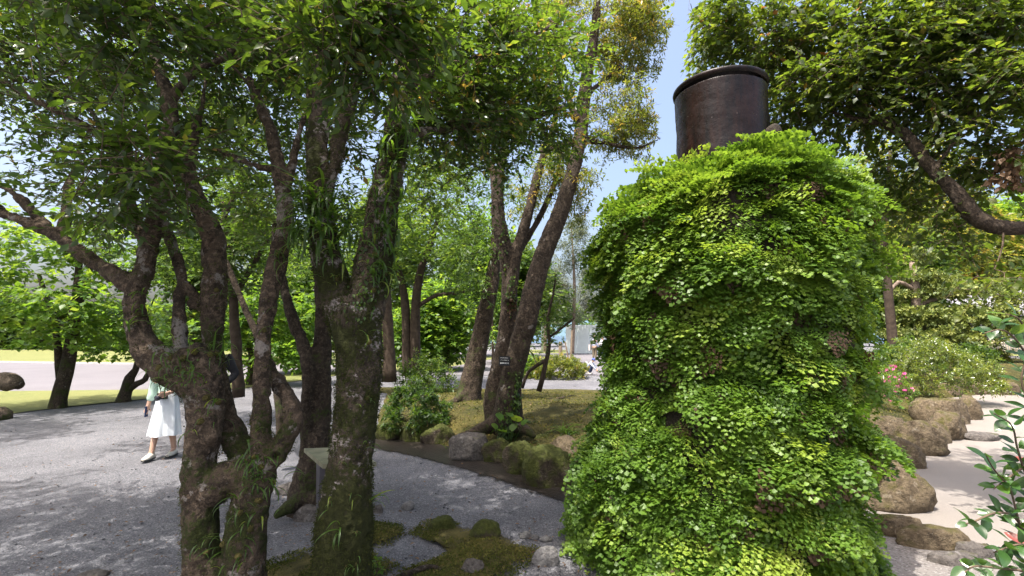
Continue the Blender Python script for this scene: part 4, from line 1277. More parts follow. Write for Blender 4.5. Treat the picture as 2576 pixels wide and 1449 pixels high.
# trees that fill the middle distance
far_tree('shade_tree', 'dense dark-green tree whose crown fills the gap behind the near left stems', 'trees behind the gravel court', 9.5,
         [[(600, 1000, 16), (596, 900, 14), (590, 800, 13), (585, 700, 12), (575, 600, 10), (560, 500, 7)], [(588, 750, 8), (640, 660, 7), (690, 580, 5)], [(586, 720, 8), (530, 640, 6), (480, 570, 4)]],
         [(480, 560, 9.3, 100, 50, .9, 26), (600, 500, 9.5, 110, 60, 1, 32), (560, 620, 9.3, 110, 45, .9, 26), (650, 600, 9.6, 80, 60, 1, 24), (440, 660, 9.6, 70, 40, .8, 14), (640, 700, 9.5, 80, 40, .8, 18), (520, 440, 9.8, 90, 30, 1, 12), (260, 620, 10, 70, 30, .6, 8)], M['leaf_mid'], 111, leaf=0.12, tpl=QUAD)
far_tree('shade_tree', 'slim pair of dark stems with spreading branches beyond the dark green bush', 'trees behind the gravel court', 16.5,
         [[(1024, 945, 13), (1022, 860, 11), (1020, 780, 11), (1012, 715, 9), (990, 640, 7), (970, 560, 5)], [(1046, 940, 13), (1044, 850, 13), (1046, 760, 12), (1056, 690, 10), (1080, 620, 8), (1110, 530, 6)], [(1052, 770, 6), (1100, 742, 5), (1150, 738, 4), (1200, 726, 3)]],
         [(1060, 560, 16.5, 110, 60, 1.4, 40), (980, 620, 16.5, 70, 60, 1.2, 24), (1110, 650, 16.5, 80, 45, 1.2, 26), (960, 500, 17, 70, 60, 1.2, 22), (1100, 460, 17, 100, 60, 1.3, 30), (1000, 700, 16.5, 50, 40, .8, 10), (1160, 700, 16.2, 60, 30, .9, 12)], M['leaf_mid'], 112, leaf=0.17, tint_mu=0.6)
far_tree('shade_tree', 'dark trunk half hidden behind the mossy forked tree', 'trees behind the gravel court', 13.5,
         [[(978, 960, 20), (980, 900, 15), (976, 830, 14), (972, 740, 12), (960, 640, 10), (950, 520, 7)]],
         [(930, 640, 13.5, 80, 90, 1.2, 26), (1010, 560, 14, 70, 80, 1.2, 20), (880, 700, 13.8, 60, 60, 1, 12), (900, 860, 13.6, 50, 60, .8, 10), (740, 640, 14, 90, 80, 1.2, 22)], M['leaf_mid'], 113, leaf=0.15)
for i, (u, Y, vb, hw, vt, lab, mt, sd) in enumerate([
        (1120, 24, 935, 120, 740, 'rounded bright-green tree glowing in the sun beyond the slim pair of stems', 'leaf_bright', 201),
        (760, 22, 945, 120, 640, 'leafy green tree seen between the near forked trunk and the crook stem', 'leaf_bright', 202),
        (480, 27, 925, 130, 640, 'tall green tree behind the person in the white skirt', 'leaf_mid', 203),
        (1310, 30, 905, 70, 620, 'green tree far behind the tagged tree, its base at the pale court', 'leaf_mid', 204),
        (640, 32, 915, 140, 560, 'tall tree on the far lawn showing between the crook stem and the bowl trunk', 'leaf_mid', 205),
        (960, 34, 905, 150, 520, 'broad far tree closing the view behind the mossy forked tree', 'leaf_mid', 206),
        (1200, 40, 895, 110, 560, 'far green tree beside the distant pines', 'leaf_bright', 207)]):
    bl = []
    rr = np.random.default_rng(sd)
    hgt = vb - vt
    for j in range(20):
        t = rr.uniform(0.22, 1.0)
        ww = hw * math.sin(math.pi * (0.15 + 0.8 * t)) * 0.8
        bl.append((u + rr.uniform(-ww, ww), vb - hgt * t, Y + rr.uniform(-.5, .5), hw * .42, hgt * .13, 0.05 * Y, 16))
    far_tree('broadleaf_tree', lab, 'leafy trees in the background', Y, [[(u, vb + 6, 9), (u + 4, vb - hgt * .4, 8), (u - 4, vb - hgt * .75, 5), (u, vt, 2)]], bl, M[mt], sd, leaf=0.011 * Y, length=0.032 * Y, per=8, tpl=QUAD, tint_mu=0.55, zones=[(PILLAR_PX, 80), (SKYGAP, 80), (LSKY, 60), ([(-20, 700), (330, 700), (330, 780), (-20, 780)], 60)])

# pale pines far behind, and the trees on the right
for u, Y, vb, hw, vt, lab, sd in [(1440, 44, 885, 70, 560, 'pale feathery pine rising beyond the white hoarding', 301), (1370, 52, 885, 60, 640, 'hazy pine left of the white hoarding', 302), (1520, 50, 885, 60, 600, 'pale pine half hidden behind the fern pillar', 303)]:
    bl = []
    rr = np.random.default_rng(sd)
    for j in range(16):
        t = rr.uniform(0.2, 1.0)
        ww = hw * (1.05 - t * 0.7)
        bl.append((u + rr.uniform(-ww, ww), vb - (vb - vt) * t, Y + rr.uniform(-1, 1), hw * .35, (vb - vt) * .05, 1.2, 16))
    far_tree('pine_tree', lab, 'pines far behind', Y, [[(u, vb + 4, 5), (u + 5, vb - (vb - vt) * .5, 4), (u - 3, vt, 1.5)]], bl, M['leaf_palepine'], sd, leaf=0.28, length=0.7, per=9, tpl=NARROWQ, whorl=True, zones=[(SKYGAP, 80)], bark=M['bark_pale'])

far_tree('leafy_tree', 'dark upright trunk rising just right of the fern pillar', 'trees on the right bank', 15.5,
         [[(2250, 905, 18), (2246, 865, 14), (2240, 800, 13), (2231, 700, 12), (2224, 620, 10), (2230, 500, 8), (2240, 380, 5)]],
         [(2250, 470, 15.5, 60, 60, 1, 20), (2220, 600, 15.5, 50, 50, .8, 14), (2300, 520, 15.5, 60, 50, 1, 16), (2200, 400, 15.5, 80, 60, 1, 18), (2290, 400, 16, 80, 50, 1, 14)], M['leaf_olive'], 401, leaf=0.15, zones=[(CYL_PX, 10)])
# trained pine with flat pads
rngP = np.random.default_rng(41)
pads = [(2330, 700, 20, 90, 13.64, 0.9, 45), (2400, 735, 19.5, 90, 12.4, 0.9, 40), (2310, 790, 19.5, 80, 13.64, 0.9, 40), (2400, 800, 19, 110, 14.88, 1, 59), (2480, 780, 19, 90, 13.64, 1, 40), (2330, 840, 19, 100, 13.64, 1, 54), (2430, 850, 18.6, 90, 9.92, 0.9, 35), (2530, 820, 18.6, 90, 13.64, 1, 40), (2290, 740, 20, 60, 12.4, 0.8, 24), (2480, 720, 20, 80, 11.16, 0.9, 29), (2560, 750, 19, 60, 12.4, 0.9, 21), (2280, 650, 20.5, 60, 14.88, 0.8, 24)]
far_tree('trained_pine', 'clipped garden pine with flat layered pads and a reddish trunk on the right bank', 'trees on the right bank', 19.8,
         [[(2330, 905, 20), (2324, 870, 17), (2312, 815, 15), (2306, 760, 14), (2300, 700, 11), (2295, 660, 8)], [(2306, 770, 8), (2360, 750, 7), (2430, 740, 5), (2520, 745, 3)], [(2312, 820, 8), (2380, 812, 6), (2470, 800, 4), (2540, 815, 3)], [(2305, 730, 7), (2260, 710, 6), (2240, 735, 4)]],
         pads, M['leaf_pine'], 402, leaf=0.15, length=0.26, per=9, tpl=QUAD, whorl=True, flat=1.0, zones=(), bark=M['bark_pale'])
far_tree('winding_tree', 'leafy tree with a snaking pale limb above the trained pine', 'trees on the right bank', 24,
         [[(2262, 900, 12), (2265, 800, 10), (2262, 735, 9), (2290, 705, 8), (2330, 690, 8), (2352, 655, 7), (2362, 625, 6), (2400, 590, 4)], [(2355, 645, 5), (2345, 600, 4), (2320, 560, 3)]],
         [(2330, 580, 24, 80, 40, 1.4, 30), (2410, 590, 24, 80, 40, 1.4, 26), (2290, 640, 24, 60, 30, 1.2, 16), (2430, 650, 24.5, 80, 30, 1.4, 22), (2350, 520, 24.5, 80, 40, 1.4, 20)], M['leaf_olive'], 403, leaf=0.2, zones=(), bark=M['bark_pale'], tint_mu=0.5)
for u, Y, vb, hw, vt, lab, mt, sd in [(2540, 50, 868, 120, 480, 'tall pale-green tree at the right edge behind the tiled roof', 'leaf_bright', 411), (2400, 47, 868, 130, 430, 'far olive tree above the trained pine', 'leaf_olive', 412), (2285, 23, 905, 90, 560, 'green tree close behind the dark upright trunk on the right bank', 'leaf_mid', 415), (2230, 32, 885, 110, 460, 'far green tree showing between the fern pillar and the trained pine', 'leaf_mid', 413), (2650, 52, 868, 140, 400, 'far tree at the right edge partly outside the picture', 'leaf_mid', 414)]:
    bl = []
    rr = np.random.default_rng(sd)
    for j in range(24):
        t = rr.uniform(0.15, 1.0)
        ww = hw * math.sin(math.pi * (0.15 + 0.8 * t)) * 0.8
        bl.append((u + rr.uniform(-ww, ww), vb - (vb - vt) * t, Y + rr.uniform(-.5, .5), hw * .42, (vb - vt) * .11, 0.05 * Y, 15))
    far_tree('broadleaf_tree', lab, 'leafy trees in the background', Y, [[(u, vb + 6, 7), (u + 4, vb - (vb - vt) * .5, 6), (u - 4, vt, 2)]], bl, M[mt], sd, leaf=0.011 * Y, length=0.032 * Y, per=8, tpl=QUAD, tint_mu=0.6, zones=[(CYL_PX, 80)])

# slender sapling and slim young tree on the mound
far_tree('sapling', 'thin leaning sapling with a sparse crown in front of the yellow-green bush', None, 8.6,
         [[(1355, 985, 7), (1372, 920, 6), (1382, 860, 5), (1378, 800, 4), (1392, 740, 3), (1398, 690, 2)], [(1376, 905, 5), (1330, 935, 4), (1315, 975, 4)], [(1380, 850, 3), (1420, 820, 3), (1445, 800, 2)]],
         [(1395, 740, 8.6, 60, 35, .35, 12), (1380, 800, 8.6, 70, 35, .35, 12), (1430, 800, 8.6, 45, 25, .3, 6), (1345, 870, 8.5, 60, 20, .3, 8), (1370, 700, 8.7, 40, 30, .3, 6)], M['leaf_mid'], 421, leaf=0.06, length=0.16, per=8, zones=[(PILLAR_PX, 30)])
far_tree('young_tree', 'spindly young tree on the pale court between the two mound trees', None, 22,
         [[(1240, 915, 4), (1240, 860, 3), (1238, 800, 2.5), (1242, 720, 2)]], [(1240, 760, 22, 25, 50, .5, 14), (1235, 830, 22, 20, 25, .4, 6)], M['leaf_bright'], 422, leaf=0.16, length=0.4, per=8, zones=())

# the wood far beyond the court, one mass
rt = np.random.default_rng(640)
TX, TD = [], []
x = -6.0
while x < 120:
    hgt, yy, wd = rt.uniform(6.5, 11), rt.uniform(68, 84), rt.uniform(2.6, 4.4)
    for _ in range(7):
        c = np.array((x + rt.normal(0, wd * .45), yy + rt.normal(0, 1.2), hgt * rt.uniform(.28, .86)))
        q = unit(rt.normal(size=(16, 3)))
        TX.append(c + q * np.array((wd * .55, wd * .55, hgt * .17)))
        TD.append(q)
    x += wd * 1.25
wood = empty('far_wood', (55, 76, 0), 'distant mass of trees far beyond the pale court', 'wood')
crown(wood, rt, np.vstack(TX), np.vstack(TD), M['leaf_mid'], .62, 7, 2, 1.1, QUAD, twigs=False, name='foliage', zones=[(SKYGAP, 200)], tint_mu=.55)
wood['kind'] = 'stuff'
# ---------------------------------------------------------------- the fern-covered pillar and the iron cylinder
PC = np.array((1.62, 4.02, 0.0))
pillar = empty('fern_pillar', PC, 'tall rounded pillar thickly covered in bright green maidenhair fern', 'fern pillar')
Z_R = [(-0.1, 1.05), (0.3, 1.04), (0.76, 1.01), (1.2, 0.95), (1.57, 0.90), (1.9, 0.95), (2.4, 1.00), (2.75, 1.00), (3.0, 0.95), (3.15, 0.79), (3.25, 0.5), (3.28, 0.25)]
def pillar_shift(P):
    """the pillar leans a little and its top slopes"""
    P = np.array(P, float)
    s = np.clip((P[:, 2] - .7) / .9, 0, 1)
    h = np.clip((P[:, 2] - 2.0) / 1.1, 0, 1)
    P[:, 2] += h * (0.10 * (P[:, 0] - PC[0]) - 0.24)
    P[:, 0] += .17 * s
    P[:, 1] -= .05 * s
    return P
zz = np.array([a for a, b in Z_R])
rr_ = np.array([b for a, b in Z_R])
def pillar_r(z):
    return np.interp(z, zz, rr_)
nz, na = 60, 72
V, F = [], []
for i in range(nz):
    z = -0.1 + 3.38 * i / (nz - 1)
    for k in range(na):
        a = 2 * math.pi * k / na
        r = pillar_r(z) - 0.13
        V.append((PC[0] + r * math.cos(a), PC[1] + r * math.sin(a), z))
for i in range(nz - 1):
    for k in range(na):
        F.append((i * na + k, i * na + (k + 1) % na, (i + 1) * na + (k + 1) % na, (i + 1) * na + k))
F.append(tuple((nz - 1) * na + k for k in range(na)))
V = np.array(V)
dirs = unit((V - PC) * np.array((1, 1, 0)))
V = pillar_shift(V + dirs * (0.09 * fbm(V * 1.7, 4, 61))[:, None])
M['core'] = plain('dark_stone', (0.030, 0.024, 0.018), 0.9, 0.2, var=0.5, scale=14, bmp=0.8, bdist=0.02)  # near-black mottled stone beneath the fronds
mk('stone_core', V, F, M['core'], pillar, True)

def frond_tpl(rng, nb=8, leafw=0.085):
    """maidenhair frond of length about 1 along +Y, arching and drooping, fan-shaped leaflets"""
    V, F = [], []
    def fan(p, d, s, roll):
        d = unit(d)
        up = np.array((0, 0, 1.0)) + roll
        x = unit(np.cross(d, up))
        zl = np.cross(x, d)
        b = len(V)
        V.append(p)
        for ang, rad in ((-48, .85), (0, 1.05), (48, .85)):
            c, q = math.cos(R(ang)), math.sin(R(ang))
            V.append(p + s * rad * (d * c + x * q) - zl * s * 0.16 * abs(q))
        F.extend([(b, b + 1, b + 2), (b, b + 2, b + 3)])
    def spine(t):
        return np.array((0.0, t * (1 - 0.22 * t), 0.30 * t - 0.72 * t * t))
    for k in range(nb):
        t = 0.14 + 0.78 * k / (nb - 1)
        p = spine(t)
        tang = unit(spine(t + .02) - spine(t - .02))
        L = 0.50 * (1 - t) ** 0.75 + 0.07
        for sd in (-1, 1):
            d = unit(tang * 0.55 + np.array((sd * 1.0, 0, -0.05)) + rng.normal(0, .10, 3))
            m = max(2, int(L / 0.062))
            for j in range(m):
                q = p + d * L * (j + 0.5) / m
                q = q + np.array((0, 0, -0.30 * (L * (j + .5) / m) ** 2))
                w = tang * (1 if j % 2 else -1)
                fan(q, d * 0.7 + w * 0.9 + rng.normal(0, .15, 3), leafw * rng.uniform(.8, 1.2), rng.normal(0, .16, 3))
            fan(p + d * L, d, leafw, rng.normal(0, .25, 3))
    fan(spine(.95), unit(spine(1) - spine(.95)), leafw * 1.1, rng.normal(0, .2, 3))
    return np.array(V), np.array(F)
rg = np.random.default_rng(500)
FR = [frond_tpl(np.random.default_rng(900 + i), nb, lw) for i, (nb, lw) in enumerate(((8, .072), (8, .084), (9, .070), (8, .078)))]
# rosettes over the whole surface, in uneven ledges
n_cl = 600
cz, ca = [], []
while len(cz) < n_cl:
    z, a = rg.uniform(-0.02, 3.26), rg.uniform(0, 2 * math.pi)
    if rg.random() < pillar_r(z) / 1.1 * (1.0 if math.cos(a + math.pi * .62) > -.2 else .14):
        cz.append(z)
        ca.append(a)
for _ in range(60):                     # the crown of the pillar, round the iron cylinder
    cz.append(rg.uniform(3.0, 3.27))
    ca.append(rg.uniform(0, 2 * math.pi))
cz, ca = np.array(cz), np.array(ca)
pos, Rm, sc, tint, dead = [], [], [], [], []
for z, a in zip(cz, ca):
    r = pillar_r(z)
    rad = np.array((math.cos(a), math.sin(a), 0))
    tg = np.array((-math.sin(a), math.cos(a), 0))
    slope = (pillar_r(z + .05) - pillar_r(z - .05)) / 0.1
    nrm = unit(rad - np.array((0, 0, 1.0)) * np.clip(slope, -3, .6))
    n = int(rg.integers(4, 10))
    mu = np.clip(rg.normal(0.42, 0.24), 0, 1)
    bulge = 0.10 * vnoise(np.array([[a * 3.2, z * 4.2, 2.0]]), 71)[0] + .06 * vnoise(np.array([[a * 8, z * 12, 5.0]]), 72)[0] - .03
    big = rg.uniform(0.6, 1.3)
    for j in range(n):
        la = rg.normal(0, 0.75)
        d = unit(nrm * rg.uniform(0.5, 1.0) + tg * la * 0.8 + np.array((0, 0, rg.normal(-0.12, 0.26))))
        up = unit(np.array((0, 0, 1.0)) + nrm * rg.uniform(0.5, 1.3) + rg.normal(0, .18, 3))
        p = PC + rad * (r - 0.12 + bulge) + tg * rg.normal(0, .05) + np.array((0, 0, z + rg.normal(0, .035)))
        pos.append(p)
        Rm.append(frames(d[None], up[None])[0])
        sc.append(rg.uniform(0.21, 0.33) * big)
        tint.append(np.clip(mu + rg.normal(0, .13), 0, 1))
pos, Rm, sc, tint = pillar_shift(np.array(pos)), np.array(Rm), np.array(sc), np.array(tint)
# stray tufts above the edge, round the cylinder and the iron stub
which = rg.integers(len(FR), size=len(pos))
view = unit(np.array((0, 0, CAM_H)) - pos)
facing = np.einsum('ni,ni->n', view, unit((pos - PC) * np.array((1, 1, 0)) + np.array((0, 0, .25))))
u, v, d = proj(pos + Rm[:, :, 1] * (sc * .6)[:, None])
vis = (u > 10) & (u < 2500) & (v > 10) & (v < 1440) & (facing > 0.25)
score = np.where(vis, sc / d * (0.4 + facing), 0)
pick = np.argsort(-score)[:300]
tl = (0.15, 0.4, 0.6, 0.88)
FM = [[mesh_data('fern_frond', t[0], t[1], M['fern'], True, np.full(len(t[0]), q)) for q in tl] for t in FR]
for i in pick:
    o = bpy.data.objects.new('fern_frond', FM[which[i]][int(np.argmin(np.abs(np.array(tl) - tint[i])))])
    C.objects.link(o)
    o.parent = pillar
    m = Matrix.Identity(4)
    for a in range(3):
        for b in range(3):
            m[a][b] = float(Rm[i, a, b] * sc[i])
        m[a][3] = float(pos[i, a] - PC[a])
    o.matrix_local = m
rest = np.ones(len(pos), bool)
rest[pick] = False
VV, FF, TT, b = [], [], [], 0
for k in range(len(FR)):
    s = rest & (which == k)
    v_, f_ = instance(FR[k], Rm[s], pos[s], sc[s])
    VV.append(v_)
    FF.append(f_ + b)
    TT.append(np.repeat(tint[s], len(FR[k][0])))
    b += len(v_)
o = mk('fern_fronds', np.vstack(VV), np.vstack(FF), M['fern'], pillar, True, np.concatenate(TT))
o['kind'] = 'stuff'
# dried fronds that hang under the ledges
s = rg.choice(len(pos), 300, replace=False)
Rd = frames(unit(Rm[s][:, :, 1] * 0.35 + np.array((0, 0, -0.9)) + rg.normal(0, .25, (len(s), 3))), unit((pos[s] - PC) * np.array((1, 1, 0))) + rg.normal(0, .2, (len(s), 3)))
dz = pos[s] + unit((pos[s] - PC) * np.array((1, 1, 0))) * 0.075
VV, FF = instance(FR[1], Rd, dz, sc[s] * 0.85)
o = mk('dried_fronds', VV, FF, M['leaf_brown'], pillar, True, np.repeat(rg.random(len(s)), len(FR[1][0])))
o['kind'] = 'stuff'

# iron cylinder
m_, t_, out_ = new_mat('rusted_iron')
pos_ = geo_pos(t_)
mp_ = t_.nodes.new('ShaderNodeMapping')
mp_.inputs['Scale'].default_value = (6, 6, 0.8)
t_.links.new(pos_, mp_.inputs['Vector'])
n1 = noise(t_, mp_.outputs[0], 2.2, 6, 0.65)
n2 = noise(t_, pos_, 26, 6, 0.7)
n3 = noise(t_, pos_, 75, 4, 0.6)
c_ = mixc(t_, maprange(t_, n1, 0.38, 0.66), (0.006, 0.0045, 0.0045), (0.018, 0.008, 0.006))
c_ = mixc(t_, maprange(t_, n2, 0.62, 0.78, 0, 0.8), c_, (0.045, 0.018, 0.012))
c_ = mixc(t_, maprange(t_, n3, 0.70, 0.74, 0, 0.5), c_, (0.30, 0.26, 0.24))
p_ = N(t_, 'ShaderNodeBsdfPrincipled', Roughness=0.4)
t_.links.new(maprange(t_, n2, 0.3, 0.7, 0.20, 0.40), p_.inputs['Roughness'])
p_.inputs['Specular IOR Level'].default_value = 0.2
t_.links.new(c_, p_.inputs['Base Color'])
t_.links.new(bump(t_, n2, 0.35, 0.010), p_.inputs['Normal'])
t_.links.new(p_.outputs[0], out_.inputs['Surface'])
M['iron'] = m_
CC = np.array((1.80, 3.92, 2.65))
cyl = empty('iron_cylinder', CC, 'dark rusty iron cylinder with a lipped rim standing on top of the fern pillar', 'iron cylinder')
def lathe_np(prof, c, n=72):
    V = [(c[0] + r * math.cos(2 * math.pi * k / n), c[1] + r * math.sin(2 * math.pi * k / n), z) for r, z in prof for k in range(n)]
    F = [(i * n + k, i * n + (k + 1) % n, (i + 1) * n + (k + 1) % n, (i + 1) * n + k) for i in range(len(prof) - 1) for k in range(n)]
    return np.array(V), F
TOP = 3.88
prof = [(0.37, 2.65)] + [(0.37 + 0.004 * math.sin(z * 5), z) for z in np.linspace(2.7, TOP - 0.08, 40)] + [(0.37, TOP - 0.075)]
prof += [(0.325, TOP - 0.07), (0.325, 2.65)]
V, F = lathe_np(prof, CC)
dv = unit((V - CC) * np.array((1, 1, 0)))
V = V + dv * (0.004 * fbm(V * 6, 3, 5) + 0.003 * fbm(V * 30, 3, 6))[:, None]
mk('shell', V, F, M['iron'], cyl, True)
V, F = lathe_np([(0.369, TOP - .045), (0.376, TOP - 0.038), (0.382, TOP - .030), (0.384, TOP - .014), (0.381, TOP - .004), (0.376, TOP), (0.345, TOP), (0.322, TOP - .01), (0.320, TOP - 0.08)], CC)
mk('rim', V, F, M['iron'], cyl, True)
# iron stub beside the cylinder: a small capped pipe end
stub = at(1945, 335, 3.5)
V, F = [], []
ax = unit(np.array((0.15, -0.25, 1.0)))
Pp = np.array([stub + ax * t for t in (-.12, -.02, 0.03, 0.055, 0.07)])
me_V, me_F = tube(Pp, np.array((.062, .062, .055, .035, .012)), 20)
st = mk('pipe_stub', me_V, me_F, M['core'], None, True)
tag(st, 'small rounded rusty pipe end poking out of the ferns beside the iron cylinder', 'pipe')
Pp2 = np.array([stub + np.array((-0.062, -.01, -0.14)), stub + np.array((-.058, -.01, -0.03)), stub + np.array((-.056, -.01, -0.012))])
v2, f2 = tube(Pp2, np.array((.055, .052, .03)), 18)
mk('flange', v2, f2, M['iron'], st, True)
# ---------------------------------------------------------------- stones
def rock_material(name, c1, c2, lich, moss, amt):
    m, t, out = new_mat(name)
    pos = geo_pos(t)
    a = noise(t, pos, 4, 6, 0.65)
    b = noise(t, pos, 24, 6, 0.7)
    l = noise(t, pos, 9, 6, 0.7)
    c = mixc(t, maprange(t, a, 0.3, 0.7), c1, c2)
    c = mixc(t, maprange(t, b, 0.42, 0.66, 0, .75), c, [q * 0.42 for q in c1])
    c = mixc(t, maprange(t, noise(t, pos, 60, 4, .7), .6, .68, 0, .6), c, lich)
    c = mixc(t, maprange(t, l, 0.6, 0.64, 0, .6), c, lich)
    g = t.nodes.new('ShaderNodeNewGeometry')
    s = t.nodes.new('ShaderNodeSeparateXYZ')
    t.links.new(g.outputs['Normal'], s.inputs[0])
    ad = N(t, 'ShaderNodeMath', operation='ADD')
    t.links.new(maprange(t, s.outputs[2], -0.4, 1, -0.2, 0.12), ad.inputs[0])
    t.links.new(maprange(t, a, 0.3, 0.7, amt - .3, amt + .3), ad.inputs[1])
    c = mixc(t, maprange(t, ad.outputs[0], 0.45, 0.65), c, mixc(t, maprange(t, b, .35, .7), [q * .55 for q in moss], [q * 1.3 for q in moss]))
    p = N(t, 'ShaderNodeBsdfPrincipled', Roughness=0.9)
    p.inputs['Specular IOR Level'].default_value = 0.2
    t.links.new(c, p.inputs['Base Color'])
    t.links.new(bump(t, b, 1.0, 0.05), p.inputs['Normal'])
    t.links.new(p.outputs[0], out.inputs['Surface'])
    return m
M['rock_grey'] = rock_material('rock_grey', (0.10, 0.088, 0.08), (0.19, 0.17, 0.155), (0.28, 0.26, 0.245), (0.075, 0.075, 0.02), 0.25)
M['rock_moss'] = rock_material('rock_mossy', (0.06, 0.046, 0.033), (0.105, 0.082, 0.06), (0.20, 0.18, 0.155), (0.070, 0.080, 0.019), 0.68)
M['rock_brown'] = rock_material('rock_brown', (0.09, 0.068, 0.044), (0.22, 0.17, 0.108), (0.29, 0.25, 0.19), (0.085, 0.078, 0.022), 0.42)
M['pebble'] = rock_material('pebble_pale', (0.20, 0.19, 0.185), (0.27, 0.26, 0.25), (0.33, 0.32, 0.31), (0.1, 0.1, 0.03), -0.2)
_ico = {}
def ico(sub):
    if sub not in _ico:
        bm = bmesh.new()
        bmesh.ops.create_icosphere(bm, subdivisions=sub, radius=1)
        V = np.array([v.co[:] for v in bm.verts])
        F = np.array([[v.index for v in f.verts] for f in bm.faces])
        bm.free()
        _ico[sub] = (V, F)
    return _ico[sub]
_rk = [0]
def rock(c, size, rz, mat, label, group=None, sub=4, flat=0.0, ang=0.35, name='rock', cat='rock', cut=0.5):
    """boulder standing at c (its foot), size = (x, y, z) full extents"""
    _rk[0] += 1
    rs = np.random.default_rng(1000 + _rk[0])
    V, F = ico(sub)
    V = V.copy()
    # facets: clip against a few random planes so it looks broken, not round
    for k in range(9):
        n = unit(rs.normal(size=3) * np.array((1, 1, .7)))
        h = rs.uniform(0.62, 0.95)
        d = V @ n - h
        V = V - np.where(d > 0, d * 0.9, 0)[:, None] * n
    if flat:
        V[:, 2] = np.minimum(V[:, 2], flat + 0.06 * vnoise(V * 2, _rk[0]))
    V = V * (1 + ang * 0.28 * fbm(V * 1.4 + _rk[0] * 9.1, 3, 12) + 0.055 * fbm(V * 4 + _rk[0], 4, 13) + 0.022 * fbm(V * 13 + _rk[0], 3, 15) + 0.07 * (np.abs(fbm(V * 2.6 + _rk[0] * 3.3, 3, 14)) - .35))[:, None]
    V = V / np.abs(V).max(0)
    V[:, 2] = np.where(V[:, 2] < -cut, -cut + (V[:, 2] + cut) * 0.25, V[:, 2])
    zlo = V[:, 2].min()
    V[:, 2] = (V[:, 2] - zlo) / (V[:, 2].max() - zlo)
    sx, sy, sz = size
    W = V * np.array((sx / 2, sy / 2, sz))
    ca, sa = math.cos(rz), math.sin(rz)
    W = np.stack([W[:, 0] * ca - W[:, 1] * sa, W[:, 0] * sa + W[:, 1] * ca, W[:, 2]], 1) + np.asarray(c)
    o = mk(name, W, F, mat, None, True, origin=np.asarray(c, float))
    return tag(o, label, cat, group)

def rock_px(u, v, w, h, mat, label, group=None, dep=0.8, rz=0.0, sink=0.06, **kw):
    """stone whose foot shows at (u, v), w x h pixels"""
    b = gnd(u, v)
    s = b[1] / FPX
    W = w * s
    D = W * dep
    return rock((b[0], b[1] + D * 0.42, -sink), (W * 1.25, D, h * s * 1.0 + sink), rz, mat, label, group, **kw)

g1 = 'stones edging the mossy mound'
rock_px(1176, 1162, 96, 62, M['rock_grey'], 'flat-topped pale grey stone at the ditch edge, largest grey one in the row', g1, dep=0.75, flat=0.62, cut=.3, ang=.2)
rock_px(1250, 1166, 66, 56, M['rock_moss'], 'mossy stone right beside the flat-topped grey stone', g1)
rock_px(1308, 1196, 82, 78, M['rock_moss'], 'rounded green stone between the small mossy stone and the big boulder', g1)
rock_px(1386, 1228, 112, 92, M['rock_moss'], 'big moss-green boulder at the ditch edge close to the fern pillar', g1, dep=0.9, ang=.25)
rock_px(1428, 1180, 84, 74, M['rock_brown'], 'brown boulder tucked between the big green boulder and the fern pillar', g1, sink=0.1)
rock_px(1360, 1148, 72, 48, M['rock_moss'], 'angular mossy stone in the second row above the big green boulder', g1)
rock_px(1322, 1108, 70, 40, M['rock_moss'], 'low mossy stone behind the rounded green stone', g1)
rock_px(1280, 1105, 76, 44, M['rock_moss'], 'broad mossy step stone above the small mossy stone', g1, flat=.6)
rock_px(1096, 1118, 70, 46, M['rock_moss'], 'dark mossy stone left of the flat-topped grey stone', g1)
rock_px(1035, 1112, 76, 50, M['rock_moss'], 'dark mossy stone under the dark green bush', g1)
rock_px(975, 1108, 70, 52, M['rock_moss'], 'dark mossy stone half hidden by the forked mossy trunk', g1)
rock_px(1180, 1092, 60, 30, M['rock_moss'], 'small mossy stone at the foot of the leaning dark tree', g1)
rock_px(1395, 1100, 60, 34, M['rock_moss'], 'low mossy stone near the ferns at the left of the pillar', g1)
for a, (u, v, w, h) in enumerate([(1500, 1200, 110, 80), (1620, 1180, 110, 80)]):
    rock_px(u, v, w, h, M['rock_moss'], ['mossy boulder directly behind the left side of the fern pillar', 'mossy boulder behind the middle of the fern pillar'][a], g1)
rock_px(1140, 1098, 66, 34, M['rock_moss'], 'low mossy stone just behind the flat-topped grey stone', g1)
rock_px(1225, 1125, 60, 36, M['rock_moss'], 'mossy stone peeping between the flat grey stone and the small mossy one', g1)
rock_px(1345, 1175, 60, 44, M['rock_moss'], 'small dark stone wedged behind the rounded green stone', g1)
g2 = 'boulders along the sand bed'
rock_px(2262, 1292, 190, 118, M['rock_brown'], 'largest brown boulder, jutting over the sand beside the fern pillar', g2, dep=0.8, rz=-.3, ang=.25)
rock_px(2235, 1225, 130, 84, M['rock_brown'], 'boulder with a mossy top just behind the largest brown one', g2, rz=-.3)
rock_px(2222, 1188, 120, 56, M['rock_brown'], 'low dark brown boulder by the pillar, third along the sand', g2, rz=-.4)
rock_px(2285, 1180, 90, 74, M['rock_brown'], 'dark sloping boulder at the inner bend of the sand', g2, rz=-.5)
rock_px(2330, 1150, 120, 84, M['rock_brown'], 'long mossy ridge-backed boulder at the middle of the bank', g2, rz=-.5)
rock_px(2262, 1130, 120, 76, M['rock_brown'], 'broad dark slab lying against the bank near the pillar', g2, rz=-.4)
rock_px(2375, 1120, 70, 56, M['rock_brown'], 'small dark stone between the ridge-backed boulder and the rounded one', g2)
rock_px(2408, 1112, 96, 72, M['rock_brown'], 'rounded tan boulder with a green flank at the sand edge', g2)
rock_px(2402, 1072, 112, 64, M['rock_brown'], 'square-topped pale brown boulder below the glossy shrub', g2, flat=.6, ang=.2)
